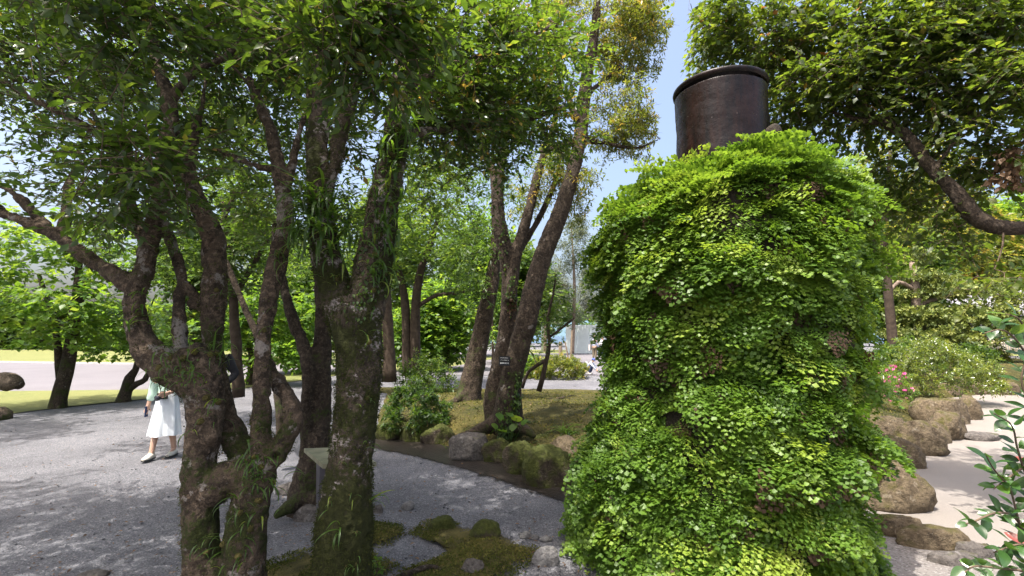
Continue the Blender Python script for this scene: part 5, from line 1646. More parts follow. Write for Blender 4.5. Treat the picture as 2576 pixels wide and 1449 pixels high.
rock_px(2455, 1058, 56, 60, M['rock_brown'], 'dark stone at the far end of the boulder row', g2)
g3 = 'low edging stones at the back of the sand bed'
for (u, v, w, h, lb) in [(2400, 1000, 64, 34, 'edging stone under the glossy shrub'), (2452, 995, 52, 36, 'dark edging stone right of the glossy shrub'), (2500, 994, 54, 32, 'edging stone at the back of the sand, behind the big-leaved twig'), (2552, 996, 54, 32, 'edging stone at the back of the sand by the right edge')]:
    rock_px(u, v, w, h, M['rock_brown'], lb, g3, flat=.7, ang=.2)
g4 = 'curb stones along the near side of the sand'
rock_px(2275, 1352, 96, 44, M['rock_brown'], 'curb stone emerging from under the fern pillar', g4, flat=.6, dep=.5, rz=-.25, ang=.2, cut=.3)
rock_px(2382, 1388, 150, 48, M['rock_brown'], 'longest curb stone between sand and gravel', g4, flat=.6, dep=.36, rz=-.22, ang=.2, cut=.3)
rock_px(2470, 1406, 80, 30, M['rock_grey'], 'flat grey curb stone in the lower right', g4, flat=.6, dep=.6, ang=.2, cut=.3)
rock_px(2420, 1428, 100, 26, M['rock_grey'], 'thin flat stone lying in front of the curb', g4, flat=.5, dep=.5, ang=.2, cut=.3)
rock_px(2492, 1112, 96, 18, M['rock_grey'], 'low flat stepping stone lying on the pale sand', None, flat=.5, dep=.7, ang=.15, cut=.2)
g5 = 'loose stones on the gravel'
rock_px(1022, 1282, 30, 16, M['pebble'], 'small pale stone alone on the gravel right of the mossy trunk', g5, sub=3, sink=.02)
rock_px(1372, 1424, 56, 40, M['pebble'], 'pale round stone at the tip of the moss patch', g5, sub=4, sink=.03)
rock_px(1322, 1354, 26, 13, M['pebble'], 'largest of three pale pebbles in a row', g5, sub=3, sink=.01)
rock_px(1346, 1357, 20, 9, M['pebble'], 'middle one of three pale pebbles in a row', g5, sub=3, sink=.01)
rock_px(1374, 1362, 26, 9, M['pebble'], 'flat end one of three pale pebbles in a row', g5, sub=3, sink=.01)
rock_px(1110, 1342, 56, 34, M['rock_moss'], 'mossy stone rising at the upper corner of the moss patch', g5, sub=4)
rock_px(1222, 1362, 70, 44, M['rock_moss'], 'mossy hump in the middle of the moss patch', g5, sub=4)
rock_px(948, 1290, 22, 18, M['rock_grey'], 'small dull stone close to the right side of the mossy trunk', g5, sub=3)
rock_px(770, 1312, 66, 40, M['rock_grey'], 'grey rock at the root of the slender tree', g5, sub=4, ang=.4)
rock_px(722, 1245, 60, 26, M['rock_grey'], 'weathered low rock left of the flared root', g5, sub=4, ang=.4)
rock_px(1188, 1449, 50, 34, M['rock_grey'], 'weathered broken stump-like stone at the lower edge of the moss patch', g5, sub=4, ang=.5)
rock_px(215, 1456, 60, 9, M['rock_grey'], 'flat stone half buried in the gravel at the lower left', g5, sub=3, sink=.02)
rock_px(1640, 925, 60, 20, M['rock_grey'], 'rough stone on the moss behind the pillar', g5, sub=3)
# surface roots on the mound and the moss
def root_px(pts, mat, label, r, Y=None):
    P = []
    for q in pts:
        g = gnd(q[0], q[1], .03)
        if len(q) > 2 and q[2] > .2:
            for _ in range(8):
                g = gnd(q[0], q[1], float(mound_z(g[:1], g[1:2])[0]))
        P.append(g)
    P, rr = spline(P, np.linspace(r, r * .4, len(P)), .04)
    P = P + 0.02 * np.stack([vnoise(P * 6, 3), vnoise(P * 6, 4), vnoise(P * 6, 5)], 1)
    V, F = tube(P, rr * (1 + .3 * vnoise(P * 11, 9)), 8)
    return tag(mk('root', V, F, mat, None, True), label, 'root')
root_px([(1450, 975, .44), (1410, 970, .45), (1360, 978, .45), (1310, 984, .45), (1290, 990, .42)], M['bark_c'], 'thin surface root snaking across the sunny moss toward the pillar', .035)
root_px([(1480, 1000, .45), (1440, 996, .47), (1400, 1003, .46), (1360, 1000, .42)], M['bark_c'], 'second surface root on the moss, nearer the pillar', .035)
root_px([(1010, 1449, .06), (1090, 1428, .075), (1140, 1445, .07), (1180, 1470, .04)], M['bark_c'], 'pale root bent across the lower edge of the moss patch', .022)

# fine loose stones and fallen leaves on the gravel
rs = np.random.default_rng(71)
n = 4200
uu, vv = rs.uniform(-150, 1480, n), 1000 + 520 * rs.random(n) ** 0.8
G = np.array([gnd(a, b) for a, b in zip(uu, vv)])
ok = (seg_side(G[:, 0], G[:, 1], MOUND_EDGE) < -0.5) & (G[:, 1] < 11) & (np.hypot(G[:, 0] - PC[0], G[:, 1] - PC[1]) > 1.1)
G = G[ok]
V0, F0 = ico(1)
n = len(G)
S = np.minimum(.0025 + .0016 * rs.pareto(1.8, (n, 1, 1)), .010) * np.array((1.2, 1, .7)) * rs.uniform(.7, 1.4, (n, 1, 3))
Q = unit(rs.normal(size=(n, 3)))
V = V0[None] * S + G[:, None] + np.array((0, 0, .0))
Fq = F0[None] + (np.arange(n) * len(V0))[:, None, None]
o = mk('loose_gravel', V.reshape(-1, 3), Fq.reshape(-1, 3), M['gravel'], None, True, origin=np.zeros(3))
tag(o, 'fine loose grit scattered over the grey gravel', 'gravel', kind='stuff')
n = 900
uu, vv = rs.uniform(-100, 1500, n), 1010 + 450 * rs.random(n)
G = np.array([gnd(a, b) for a, b in zip(uu, vv)])
G = G[(seg_side(G[:, 0], G[:, 1], MOUND_EDGE) < -0.1) & (np.hypot(G[:, 0] - PC[0], G[:, 1] - PC[1]) > 1.1)]
G[:, 2] = 0.014
n = len(G)
an = rs.uniform(0, 6.28, n)
Rl = frames(np.stack([np.cos(an), np.sin(an), rs.normal(0, .08, n)], 1), np.array((0, 0, 1.0)) + rs.normal(0, .25, (n, 3)))
V, F = instance(LEAF, Rl, G, rs.uniform(.02, .05, n))
tag(mk('fallen_leaves', V, F, M['leaf_brown'], None, True, np.repeat(rs.random(n), 5), origin=np.zeros(3)), 'small dry leaves scattered on the grey gravel', 'leaves', kind='stuff')
n = 500
uu, vv = rs.uniform(960, 1440, n), rs.uniform(955, 1110, n)
G = np.array([gnd(a, b, .45) for a, b in zip(uu, vv)])
G[:, 2] = mound_z(G[:, 0], G[:, 1]) + .015
G = G[G[:, 2] > .1]
n = len(G)
an = rs.uniform(0, 6.28, n)
Rl = frames(np.stack([np.cos(an), np.sin(an), rs.normal(0, .1, n)], 1), np.array((0, 0, 1.0)) + rs.normal(0, .3, (n, 3)))
V, F = instance(LEAF, Rl, G, rs.uniform(.03, .06, n))
tag(mk('fallen_leaves', V, F, M['leaf_brown'], None, True, np.repeat(rs.random(n), 5), origin=np.zeros(3)), 'dry leaves scattered on the mossy mound', 'leaves', kind='stuff')

# moss tufts and short growth that roughen the moss
def moss_fuzz(name, label, G, size, seed, mat, zoff=0.0):
    r = np.random.default_rng(seed)
    n = len(G)
    D = np.stack([r.normal(0, .8, n), r.normal(0, .8, n), r.uniform(.15, 1.0, n)], 1)
    Rm = frames(unit(D), r.normal(0, 1, (n, 3)) + np.array((0, 0, .6)))
    V, F = instance(QUAD, Rm, G + np.array((0, 0, zoff)), size * r.uniform(.5, 1.5, n))
    t = np.clip(.5 + .35 * fbm(G * 2.2, 3, seed) + r.normal(0, .18, n), 0, 1)
    tag(mk(name, V, F, mat, None, True, np.repeat(t, 4), origin=np.zeros(3)), label, 'moss', kind='stuff')
M['moss_tuft'] = leaf_material('moss_tufts', [(0, (0.032, 0.045, 0.011)), (.5, (0.095, 0.10, 0.024)), (1, (0.23, 0.185, 0.055))], [(0, (.08, .11, .02)), (1, (.3, .28, .06))], .25, .85, .1)
r = np.random.default_rng(88)
n = 30000
x, y = r.uniform(-3.6, 6.5, n), 5.3 + 11 * r.random(n) ** 1.6
G = np.stack([x, y, mound_z(x, y)], 1)
G = G[(G[:, 2] > .04) & (fbm(np.stack([x, y, x * 0], 1) * 1.3, 3, 5) > -.45)]
moss_fuzz('moss_tufts', 'tufts of yellow-green moss covering the mound', G, .036, 1, M['moss_tuft'])
n = 16000
x, y = r.uniform(3.0, 13, n), 4.6 + 10 * r.random(n) ** 1.3
G = np.stack([x, y, bank_z(x, y)], 1)
G = G[G[:, 2] > .05]
moss_fuzz('moss_tufts', 'tufts of golden moss covering the bank beside the sand', G, .04, 2, M['moss_tuft'])
VV = []
for o in [o for o in bpy.data.objects if o.name.startswith('moss_patch')]:
    q = coords(o.data)
    tr_ = [tuple(p.vertices) for p in o.data.polygons]
    tri = np.array([(f[0], f[1], f[2]) for f in tr_] + [(f[0], f[2], f[-1]) for f in tr_ if len(f) == 4])
    a, b, c = q[tri[:, 0]], q[tri[:, 1]], q[tri[:, 2]]
    ar = np.linalg.norm(np.cross(b - a, c - a), axis=1)
    k = r.choice(len(tri), int(ar.sum() / 2 * 9000), p=ar / ar.sum())
    s, t = r.random((2, len(k), 1))
    w_ = s + t > 1
    s, t = np.where(w_, 1 - s, s), np.where(w_, 1 - t, t)
    VV.append(a[k] + s * (b[k] - a[k]) + t * (c[k] - a[k]))
G = np.vstack(VV)
G = G[fbm(G * 5, 4, 15) > -.25]
G = G + r.normal(0, .02, G.shape) * np.array((1, 1, 0))
moss_fuzz('moss_tufts', 'tufts of moss on the patches in the gravel', G, .017, 3, M['moss_tuft'])
# ---------------------------------------------------------------- bushes and small plants
def bush(name, label, c, size, mat, seed, n=120, leaf=.06, length=.14, per=8, k=3, tpl=LEAF, whorl=True, group=None, shell=0.75, tint_mu=.45, tint_sd=.22, flowers=None, cat='bush', stems=7):
    rng = np.random.default_rng(seed)
    c = np.array(c, float)
    root = empty(name, c, label, cat, group)
    q = unit(rng.normal(size=(n, 3)))
    q[:, 2] = np.abs(q[:, 2])
    lump = 1 + 0.22 * vnoise(q * 2.3 + seed, seed)
    T = c + q * (shell + (1 - shell) * rng.random((n, 1))) * lump[:, None] * np.array((size[0] / 2, size[1] / 2, size[2]))
    T[:, 2] = np.maximum(T[:, 2], c[2] + 0.05)
    nodes = [c + np.array((rng.normal(0, size[0] * .06), rng.normal(0, size[1] * .06), h)) for h in np.linspace(0, size[2] * .3, stems)]
    paths, ends = grow(rng, nodes, [.02] * stems, T, .02)
    out = ends + q * .8
    crown(root, rng, T, unit(out), mat, leaf, per, k, length, tpl, whorl=whorl, twigs=False, name='foliage', tint_mu=tint_mu, tint_sd=tint_sd, flat=.2)
    V, F = tubes_mesh(paths, 4)
    mk('stems', V, F, M['twig'], root, True)['kind'] = 'stuff'
    if flowers:
        sel = T[rng.choice(n, flowers)] + q[rng.choice(n, flowers)] * .03
        five = np.array([(0, 0, 0)] + [(math.cos(a) * r, math.sin(a) * r, .25 * r) for j in range(5) for a, r in ((R(72 * j - 26), .75), (R(72 * j), 1), (R(72 * j + 26), .75))])
        ff = np.array([f for j in range(5) for f in ((0, 1 + j * 3, 2 + j * 3), (0, 2 + j * 3, 3 + j * 3))])
        to = unit(np.array((0, 0, CAM_H)) - sel) * .4 + np.array((0, 0, .5)) + rng.normal(0, .5, sel.shape)
        Rm = frames(np.cross(unit(to), unit(rng.normal(size=sel.shape))), to)
        for i in range(min(flowers, 300)):
            o = bpy.data.objects.new('flower', FLOWER[int(rng.integers(3))])
            C.objects.link(o)
            o.parent = root
            m = Matrix.Identity(4)
            s = rng.uniform(.026, .046)
            for a in range(3):
                for b in range(3):
                    m[a][b] = float(Rm[i, a, b] * s)
                m[a][3] = float(sel[i, a] - c[a])
            o.matrix_local = m
    return root
five = np.array([(0, 0, 0)] + [(math.cos(a) * r, math.sin(a) * r, .25 * r) for j in range(5) for a, r in ((R(72 * j - 26), .75), (R(72 * j), 1), (R(72 * j + 26), .75))])
ff = np.array([f for j in range(5) for f in ((0, 1 + j * 3, 2 + j * 3), (0, 2 + j * 3, 3 + j * 3))])
FLOWER = [mesh_data('flower', five, ff, M['pink'], True, np.full(len(five), q)) for q in (.1, .5, .9)]

def on(u, v, Y, z):
    p = at(u, v, Y)
    if .2 < z and Y < 9.5 and p[0] < 2:
        z = float(mound_z(p[:1], np.array([Y]))[0]) - .02
    return (p[0], Y, z)
bush('dark_bush', 'dark green star-leaved bush on the left end of the mossy mound', on(1040, 1080, 8.5, .3), (1.15, 1.0, .70), M['leaf_mid'], 1, n=190, leaf=.09, length=.08, per=10, k=2, tpl=leaf_tpl(.34), tint_mu=.12)
bush('azalea_bush', 'clipped rounded bush with yellow-green tips in front of the white hoarding', on(1400, 930, 20, .05), (2.5, 2.0, .85), M['leaf_olive'], 2, n=300, leaf=.12, length=.16, per=8, k=3, tint_mu=.5, tint_sd=.16)
bush('azalea_bush', 'bright yellow-green low shrub behind the sapling', on(1325, 935, 20.5, .05), (1.5, 1.3, .8), M['leaf_bright'], 3, n=140, leaf=.12, length=.2, per=8, k=3, tint_mu=.75)
bush('glossy_shrub', 'broad shrub of small shiny leaves on the bank above the sand', on(2375, 1000, 12.4, .38), (2.6, 1.8, 1.25), M['leaf_gloss'], 4, n=330, leaf=.085, length=.18, per=9, k=3, tint_mu=.42, tint_sd=.18)
bush('azalea', 'azalea with bright pink flowers between the fern pillar and the glossy shrub', on(2232, 1010, 10.2, .40), (1.0, .9, .75), M['leaf_bright'], 5, n=120, leaf=.05, length=.12, per=7, k=2, flowers=80, tint_mu=.5)
bush('low_bush', 'dark low bush beneath the trained pine', on(2290, 930, 15, .6), (2.6, 1.6, .95), M['leaf_mid'], 6, n=240, leaf=.11, length=.2, per=8, k=3, tint_mu=.6)
bush('low_bush', 'round olive bush near the bamboo fence', on(2470, 905, 20, .6), (1.9, 1.6, .8), M['leaf_olive'], 7, n=160, leaf=.13, length=.2, per=8, k=3)
bush('low_bush', 'dark bush by the pale stones at the right', on(2445, 935, 16, .6), (1.3, 1.1, .75), M['leaf_mid'], 8, n=120, leaf=.12, length=.2, per=8, k=3)
bush('low_bush', 'small green bush at the foot of the slim pair of stems', on(1075, 935, 14, .05), (1.5, 1.2, 1.1), M['leaf_mid'], 9, n=150, leaf=.10, length=.2, per=8, k=3, tint_mu=.6)
# hedge at the far left lawn
hd = empty('hedge', (-50, 60, 0), 'long dark clipped hedge at the far side of the left lawn', 'hedge')
rng = np.random.default_rng(91)
n = 2000
x = rng.uniform(-92, -14, n)
top = rng.random(n) < .4
y = np.where(top, rng.uniform(60, 64, n), 60 + rng.normal(0, .2, n))
z = np.where(top, 5.0 + .5 * vnoise(np.stack([x * .4, y, y], 1), 3) + rng.normal(0, .15, n), rng.uniform(.1, 5.0, n))
T = np.stack([x, y, z], 1)
crown(hd, rng, T, np.where(top[:, None], np.array([[0, 0, 1.0]]), np.array([[0, -1.0, .3]])), M['leaf_mid'], .55, 7, 3, .9, QUAD, twigs=False, name='foliage', tint_mu=.3)
hb = MB().box((-53, 62.4, 2.4), (78, 4, 4.7))
hb.build('hedge_core', M['bark_far'], hd)
bush('bush', 'wide bright-green bank of shrubs left of the hedge behind the young trees', on(300, 880, 57, 0), (14, 5, 4.0), M['leaf_bright'], 92, n=420, leaf=.5, length=.9, per=7, k=3, tpl=QUAD, tint_mu=.4)
bush('bush', 'bright shrub bank far behind the bowl-shaped trunk', on(480, 880, 56, 0), (14, 5, 5.5), M['leaf_mid'], 93, n=420, leaf=.5, length=.9, per=7, k=3, tpl=QUAD, tint_mu=.6)

# leopard plant: round leaves on stalks
def round_leaf(n=14):
    V = [(0, 0.0, 0)]
    for i in range(n):
        a = 2 * math.pi * i / n + .2
        r = 1 - .35 * math.exp(-((a - math.pi * 1.5 + .0) / .35) ** 2)
        V.append((r * math.cos(a), r * math.sin(a), .12 * math.cos(2 * a) - .05))
    return np.array(V), np.array([(0, 1 + i, 1 + (i + 1) % n) for i in range(n)])
RL = round_leaf()
RLM = [mesh_data('leaf', RL[0], RL[1], M['leaf_bright'], True, np.full(len(RL[0]), q)) for q in (.4, .7, .9)]
lp = empty('round_leaved_plant', on(1277, 1090, 7.0, .36), 'low plant with round kidney-shaped leaves on the moss right of the tagged tree', 'plant')
mb = MB()
rng = np.random.default_rng(12)
c = np.array(lp.location)
for i, (u, v, r) in enumerate([(1258, 1048, .075), (1282, 1042, .07), (1300, 1052, .085), (1262, 1082, .085), (1245, 1072, .06), (1290, 1075, .07), (1318, 1062, .06)]):
    p = at(u, v, 6.95 + .1 * rng.random())
    mb.tube([c, (c + p) / 2 + np.array((0, 0, .06)), p], (.006, .005, .004), 5)
    o = link('leaf', RLM[i % 3], lp, p - c)
    o.scale = (r, r, r)
    o.rotation_euler = (R(rng.uniform(15, 45)), R(rng.uniform(-20, 20)), rng.uniform(0, 6))
mb.build('stalks', M['strap'], lp)
# grassy and ferny tufts
TUFTS = [('grass_tuft', 'dark lily-turf tuft on the moss at the left flank of the fern pillar', on(1428, 1030, 7.4, .38), 46, .38, .05), ('fern_tuft', 'broad-leaved fern tuft at the mound edge above the mossy stones', on(1398, 1110, 6.4, .30), 26, .30, .08), ('fern_tuft', 'small fern on the moss beside the round-leaved plant', on(1340, 1085, 7.0, .34), 14, .2, .06),
         ('grass_tuft', 'straggly pale grass hanging over the dark stones under the bush', on(1130, 1085, 7.6, .28), 26, .34, .05), ('fern_tuft', 'little green fern tuft on the moss further back', on(1330, 1050, 8.0, .42), 16, .2, .05), ('fern_tuft', 'fern tuft half hidden at the pillar edge above the brown boulder', on(1440, 1090, 6.3, .32), 18, .28, .08)]
for nm, lb, c, k, L, sp in TUFTS:
    root = empty(nm, c, lb, 'plant')
    rng = np.random.default_rng(int(k * 7 + L * 100))
    for i in range(k):
        a = rng.uniform(0, 6.28)
        d = unit(np.array((math.cos(a), math.sin(a), rng.uniform(.2, .9))))
        Rm = frames(d[None], np.array([[0, 0, 1.0]]))[0]
        s = L * rng.uniform(.6, 1.1)
        o = bpy.data.objects.new('blade', strap_mesh(int(rng.integers(4)), float(rng.choice([.15, .4, .6]))))
        C.objects.link(o)
        o.parent = root
        m = Matrix.Identity(4)
        wd = .5 if nm == 'grass_tuft' else 1.5
        off = rng.normal(0, sp, 2)
        for p in range(3):
            m[p][0] = float(Rm[p, 0] * s * wd)
            m[p][1] = float(Rm[p, 1] * s)
            m[p][2] = float(Rm[p, 2] * s)
        m[0][3], m[1][3] = float(off[0]), float(off[1])
        o.matrix_local = m
# climbing ivy on the tagged tree and the leaning tree
def ivy(parent, trunk, pts, seed, n, leaf, mat):
    rng = np.random.default_rng(seed)
    P, Nn = [], []
    for _ in range(n):
        u, v, su, sv = pts[int(rng.integers(len(pts)))]
        p, nr = on_bark(trunk, rng.normal(u, su), rng.normal(v, sv))
        if p is not None:
            P.append(p + nr * .012)
            Nn.append(nr)
    P, Nn = np.array(P), np.array(Nn)
    D = np.array((0, 0, -1.0)) + rng.normal(0, .6, P.shape) + Nn * .3
    Rm = frames(D, Nn + rng.normal(0, .35, P.shape))
    V, F = instance(LEAF_WIDE, Rm, P, leaf * rng.uniform(.6, 1.2, len(P)))
    o = mk('ivy', V, F, mat, parent, True, np.repeat(np.clip(rng.normal(.45, .25, len(P)), 0, 1), 5))
    o['kind'] = 'stuff'
bpy.context.view_layer.update()
ivy(tF, trF, [(1275, 1060, 14, 25), (1290, 1030, 10, 30), (1262, 1090, 14, 12), (1300, 990, 6, 30), (1290, 740, 8, 30), (1262, 600, 8, 60)], 3, 420, .06, M['leaf_mid'])
strap_fern(tF, *on_bark(trF, 1290, 745), 10, .2, rngF, .08)
ivy_red = ivy(tF, trF, [(1287, 765, 5, 16)], 4, 60, .06, M['leaf_brown'])
ivy(tA, trA, [(405, 730, 16, 30), (385, 780, 12, 20), (470, 940, 20, 14), (430, 610, 10, 30), (640, 1180, 20, 20)], 5, 330, .018, M['leaf_bright'])
ivy(tB, trB, [(905, 760, 26, 30), (940, 650, 20, 50), (970, 500, 10, 60), (820, 560, 14, 40)], 6, 260, .03, M['leaf_mid'])

# small plant at the foot of the mossy trunk
bush('seedling', 'small light-green seedling at the right foot of the mossy forked trunk', on(942, 1449, 3.55, 0.03), (.12, .12, .14), M['leaf_bright'], 31, n=16, leaf=.035, length=.03, per=6, k=1, tpl=LEAF_WIDE, cat='plant', tint_mu=.6)

# the big-leaved shrub that leans in at the lower right: every leaf an object
def big_leaf(w, fold, curl):
    n = 8
    V, F = [], []
    for i in range(n + 1):
        t = i / n
        ww = w * (math.sin(math.pi * t ** .85)) ** .8 * .5 if 0 < t < 1 else 0
        z = curl * (t - .1) ** 2
        for k in (-1, -.5, 0, .5, 1):
            V.append((ww * k, t, z + fold * abs(k) * ww * 2 + .01 * math.sin(t * 9 + k * 3)))
    for i in range(n):
        for k in range(4):
            F.append((i * 5 + k, i * 5 + k + 1, i * 5 + 6 + k, i * 5 + 5 + k))
    return np.array(V), np.array(F)
M['leaf_thick'] = leaf_material('thick_shiny_leaf', [(0, (0.018, 0.045, 0.014)), (.6, (0.035, 0.085, 0.02)), (.9, (0.07, 0.15, 0.025)), (1, (0.22, .055, .045))], [(0, (.08, .17, .02)), (.6, (.14, .28, .025)), (.9, (.3, .45, .04)), (1, (.4, .1, .05))], .25, .27, .6)
BL = [big_leaf(.58, .10, -.18), big_leaf(.66, .14, .12), big_leaf(.50, .08, -.35)]
BLM = {}
def blm(k, tint):
    if (k, tint) not in BLM:
        BLM[(k, tint)] = mesh_data('leaf', BL[k][0], BL[k][1], M['leaf_thick'], True, np.full(len(BL[k][0]), tint))
    return BLM[(k, tint)]
sb = np.array((2.75, 2.1, 0.0))
shrub = empty('broad_leaved_shrub', sb, 'shrub with thick shiny oval leaves reaching in at the lower right corner', 'shrub')
rng = np.random.default_rng(57)
def sprig(pts, Y0, Y1, nl, L, thick=.006, tip=True):
    P = np.array([at(u, v, Y0 + (Y1 - Y0) * i / (len(pts) - 1)) for i, (u, v) in enumerate(pts)])
    Q, rr = spline(P, np.linspace(thick, thick * .4, len(P)), .02)
    V, F = tube(Q, rr, 6)
    mk('stem', V, F, M['twig'], shrub, True)
    T = unit(np.gradient(Q, axis=0))
    nl = int(nl * 2.4)
    for j in range(nl):
        t = (j + .7) / nl if nl > 1 else 1
        i = min(len(Q) - 1, int(t * (len(Q) - 1)))
        ph = j * 2.4 + rng.uniform(-.4, .4)
        s1 = unit(np.cross(T[i], (0, 0, 1.0)))
        s2 = np.cross(T[i], s1)
        d = unit(T[i] * (.45 if j < nl - 2 else 1.2) + s1 * math.cos(ph) + s2 * math.sin(ph) * .7 + np.array((0, 0, .12)))
        Rm = frames(d[None], (np.array((0, 0, 1.0)) + np.array((0, -.55, 0)) + rng.normal(0, .35, 3))[None])[0]
        s = L * rng.uniform(.55, 1.0)
        tv = float(rng.choice([.1, .35, .6, .85, 1.0], p=[.27, .34, .27, .11, .01]))
        o = bpy.data.objects.new('leaf', blm(int(rng.integers(3)), tv))
        C.objects.link(o)
        o.parent = shrub
        m = Matrix.Identity(4)
        p = Q[i] + d * .006 - sb
        for a in range(3):
            for b in range(3):
                m[a][b] = float(Rm[a, b] * s)
            m[a][3] = float(p[a])
        o.matrix_local = m
sprig([(2640, 1500), (2590, 1400), (2560, 1300), (2540, 1230), (2500, 1180), (2478, 1140)], 2.1, 1.95, 15, .085)
sprig([(2610, 1420), (2560, 1310), (2510, 1290), (2450, 1312), (2430, 1318)], 2.1, 1.9, 11, .075)
sprig([(2640, 1330), (2590, 1220), (2560, 1130), (2545, 1070), (2500, 1040)], 2.1, 2.0, 13, .085)
sprig([(2640, 1250), (2600, 1120), (2590, 1030), (2570, 960), (2580, 900)], 2.15, 2.1, 11, .08)
sprig([(2640, 1040), (2600, 930), (2560, 860), (2520, 830), (2470, 840)], 2.2, 2.1, 10, .085)
sprig([(2620, 900), (2580, 830), (2560, 800), (2530, 790)], 2.2, 2.1, 6, .085)
sprig([(2640, 1480), (2580, 1440), (2520, 1430), (2450, 1425), (2428, 1440)], 1.95, 1.85, 11, .08)
sprig([(2660, 1440), (2600, 1380), (2560, 1370), (2500, 1390)], 2.0, 1.9, 10, .08)
sprig([(2640, 1180), (2590, 1170), (2540, 1200), (2500, 1230)], 2.1, 2.0, 8, .075)
V, F = tube(np.array([sb, sb + (0.02, -.02, .5), np.array(at(2650, 1400, 2.12)), np.array(at(2645, 1000, 2.2))]), np.array((.022, .018, .014, .008)), 8)
mk('stem', V, F, M['twig'], shrub, True)
# ---------------------------------------------------------------- built things
M['steel'] = plain('dark_painted_steel', (0.07, 0.065, 0.08), 0.45, 0.4, var=.1, scale=20)
M['board'] = plain('weathered_board', (0.27, 0.26, 0.17), 0.6, 0.3, var=.25, scale=14, bmp=.2)
M['white'] = plain('white_panel', (0.62, 0.68, 0.68), 0.5, 0.3, var=.05, scale=2)
M['wood'] = plain('grey_wood', (0.22, 0.17, 0.12), 0.85, 0.15, var=.35, scale=12, bmp=.5, bdist=.01)
M['log'] = bark_material('log_bark', (0.15, 0.115, 0.085), (0.06, 0.045, 0.035), (0.35, 0.32, 0.28), (0.05, 0.06, .02), 0, 2, 0.05)
M['bamboo'] = plain('bamboo', (0.36, 0.31, 0.24), 0.6, 0.3, var=.25, scale=8)
M['black'] = plain('black_plastic', (0.012, 0.012, 0.014), 0.4, 0.5, var=.1)
M['ink'] = plain('white_lettering', (0.75, 0.75, 0.73), 0.6, 0.3, var=.03)
M['wire'] = plain('pale_wire', (0.45, 0.40, 0.33), 0.5, 0.4, var=.1)
M['tile'] = plain('roof_tile', (0.30, 0.29, 0.31), 0.4, 0.5, var=.25, scale=3)
M['plaster'] = plain('plaster', (0.5, 0.47, 0.42), 0.9, 0.1, var=.1, scale=3)
M['glass'] = plain('lens_glass', (0.02, 0.02, 0.035), 0.05, 0.8, var=.1)

# information stand with a slanted top, seen from its end
a, b_, c_ = at(765, 1132, 3.75), at(856, 1128, 3.75), at(818, 1172, 3.35)
st = empty('information_stand', gnd(785, 1449) + np.array((0.1, -.1, 0)), 'low information stand with a slanted olive top, half hidden by the mossy forked trunk', 'stand')
p1 = at(765, 1128, 3.75)
p2 = at(812, 1168, 3.22)
w = np.array((0.34, 0.05, 0.0))
n_ = unit(np.cross(w, p2 - p1))
if n_[2] < 0:
    n_ = -n_
th = 0.028
V = [p1, p1 + w, p2 + w, p2]
V = V + [q - n_ * th for q in V]
mk('board', V, [(0, 1, 2, 3), (7, 6, 5, 4), (0, 4, 5, 1), (1, 5, 6, 2), (2, 6, 7, 3), (3, 7, 4, 0)], M['board'], st, False)
# leg plate: a tall steel fin below the board
q1 = p1 * 0.12 + p2 * 0.88 - n_ * th
q2 = p1 * 0.30 + p2 * 0.70 - n_ * th
f1, f2 = np.array((q1[0] + .005, q1[1] - .03, 0.0)), np.array((q2[0] + .005, q2[1] + .06, 0.0))
t3 = np.array((0.035, 0, 0))
V = [q1, q2, f2, f1, q1 + t3, q2 + t3, f2 + t3, f1 + t3]
mk('leg', V, [(0, 1, 2, 3), (7, 6, 5, 4), (0, 4, 5, 1), (1, 5, 6, 2), (2, 6, 7, 3), (3, 7, 4, 0)], M['steel'], st, False)
V2 = [np.array(q) + np.array((0.25, .04, 0)) for q in V]
mk('leg', V2, [(0, 1, 2, 3), (7, 6, 5, 4), (0, 4, 5, 1), (1, 5, 6, 2), (2, 6, 7, 3), (3, 7, 4, 0)], M['steel'], st, False)

# name tag on the tree, tied with a wire
bpy.context.view_layer.update()
pt, nt = on_bark(trF, 1284, 912)
pt = at(1269, 908, pt[1] - .09) if pt is not None else at(1269, 908, 7.1)
tg = empty('name_tag', pt, 'small black name tag with white lettering tied to the tall grey-barked tree', 'name tag')
tgx, tgz = unit(np.array((1, .25, -.05))), unit(np.array((.06, .1, 1.0)))
tgn = np.cross(tgx, tgz)
def tagq(x0, x1, z0, z1, off, th):
    V = []
    for o in (off, off + th):
        V += [pt + tgx * x + tgz * z - tgn * 0 + (-tgn if tgn[1] > 0 else tgn) * o for x, z in ((x0, z0), (x1, z0), (x1, z1), (x0, z1))]
    return V
BF = [(3, 2, 1, 0), (4, 5, 6, 7), (0, 1, 5, 4), (1, 2, 6, 5), (2, 3, 7, 6), (3, 0, 4, 7)]
mk('plate', tagq(-.082, .082, -.07, .07, 0, .008), BF, M['black'], tg, False)
mb = MB()
rng = np.random.default_rng(6)
def strokes(z, h, x0, x1, step, wd):
    x = x0
    while x < x1:
        w_ = wd * rng.uniform(.6, 1.1)
        mb.add(tagq(x, x + w_, z + rng.uniform(0, h * .2), z + h, .009, .001), BF)
        if rng.random() < .7:
            mb.add(tagq(x, x + step * .8, z + h * rng.uniform(.3, .8), z + h * rng.uniform(.85, 1), .0102, .001), BF)
        x += step
strokes(.036, .014, -.065, .05, .011, .004)
strokes(.004, .012, -.06, .055, .022, .008)
strokes(-.048, .026, -.062, .058, .012, .006)
mb.build('lettering', M['ink'], tg)
P = []
for q in np.linspace(-.35, 3.6, 26):
    P.append((math.cos(q), math.sin(q)))
ctr = at(1293, 905, 7.5)
W = [ctr + np.array((.215 * math.cos(t), .215 * math.sin(t), -.035 * math.cos(t))) for t in np.linspace(0, 2 * math.pi, 40)]
V, F = tube(np.array(W), np.full(40, .004), 5)
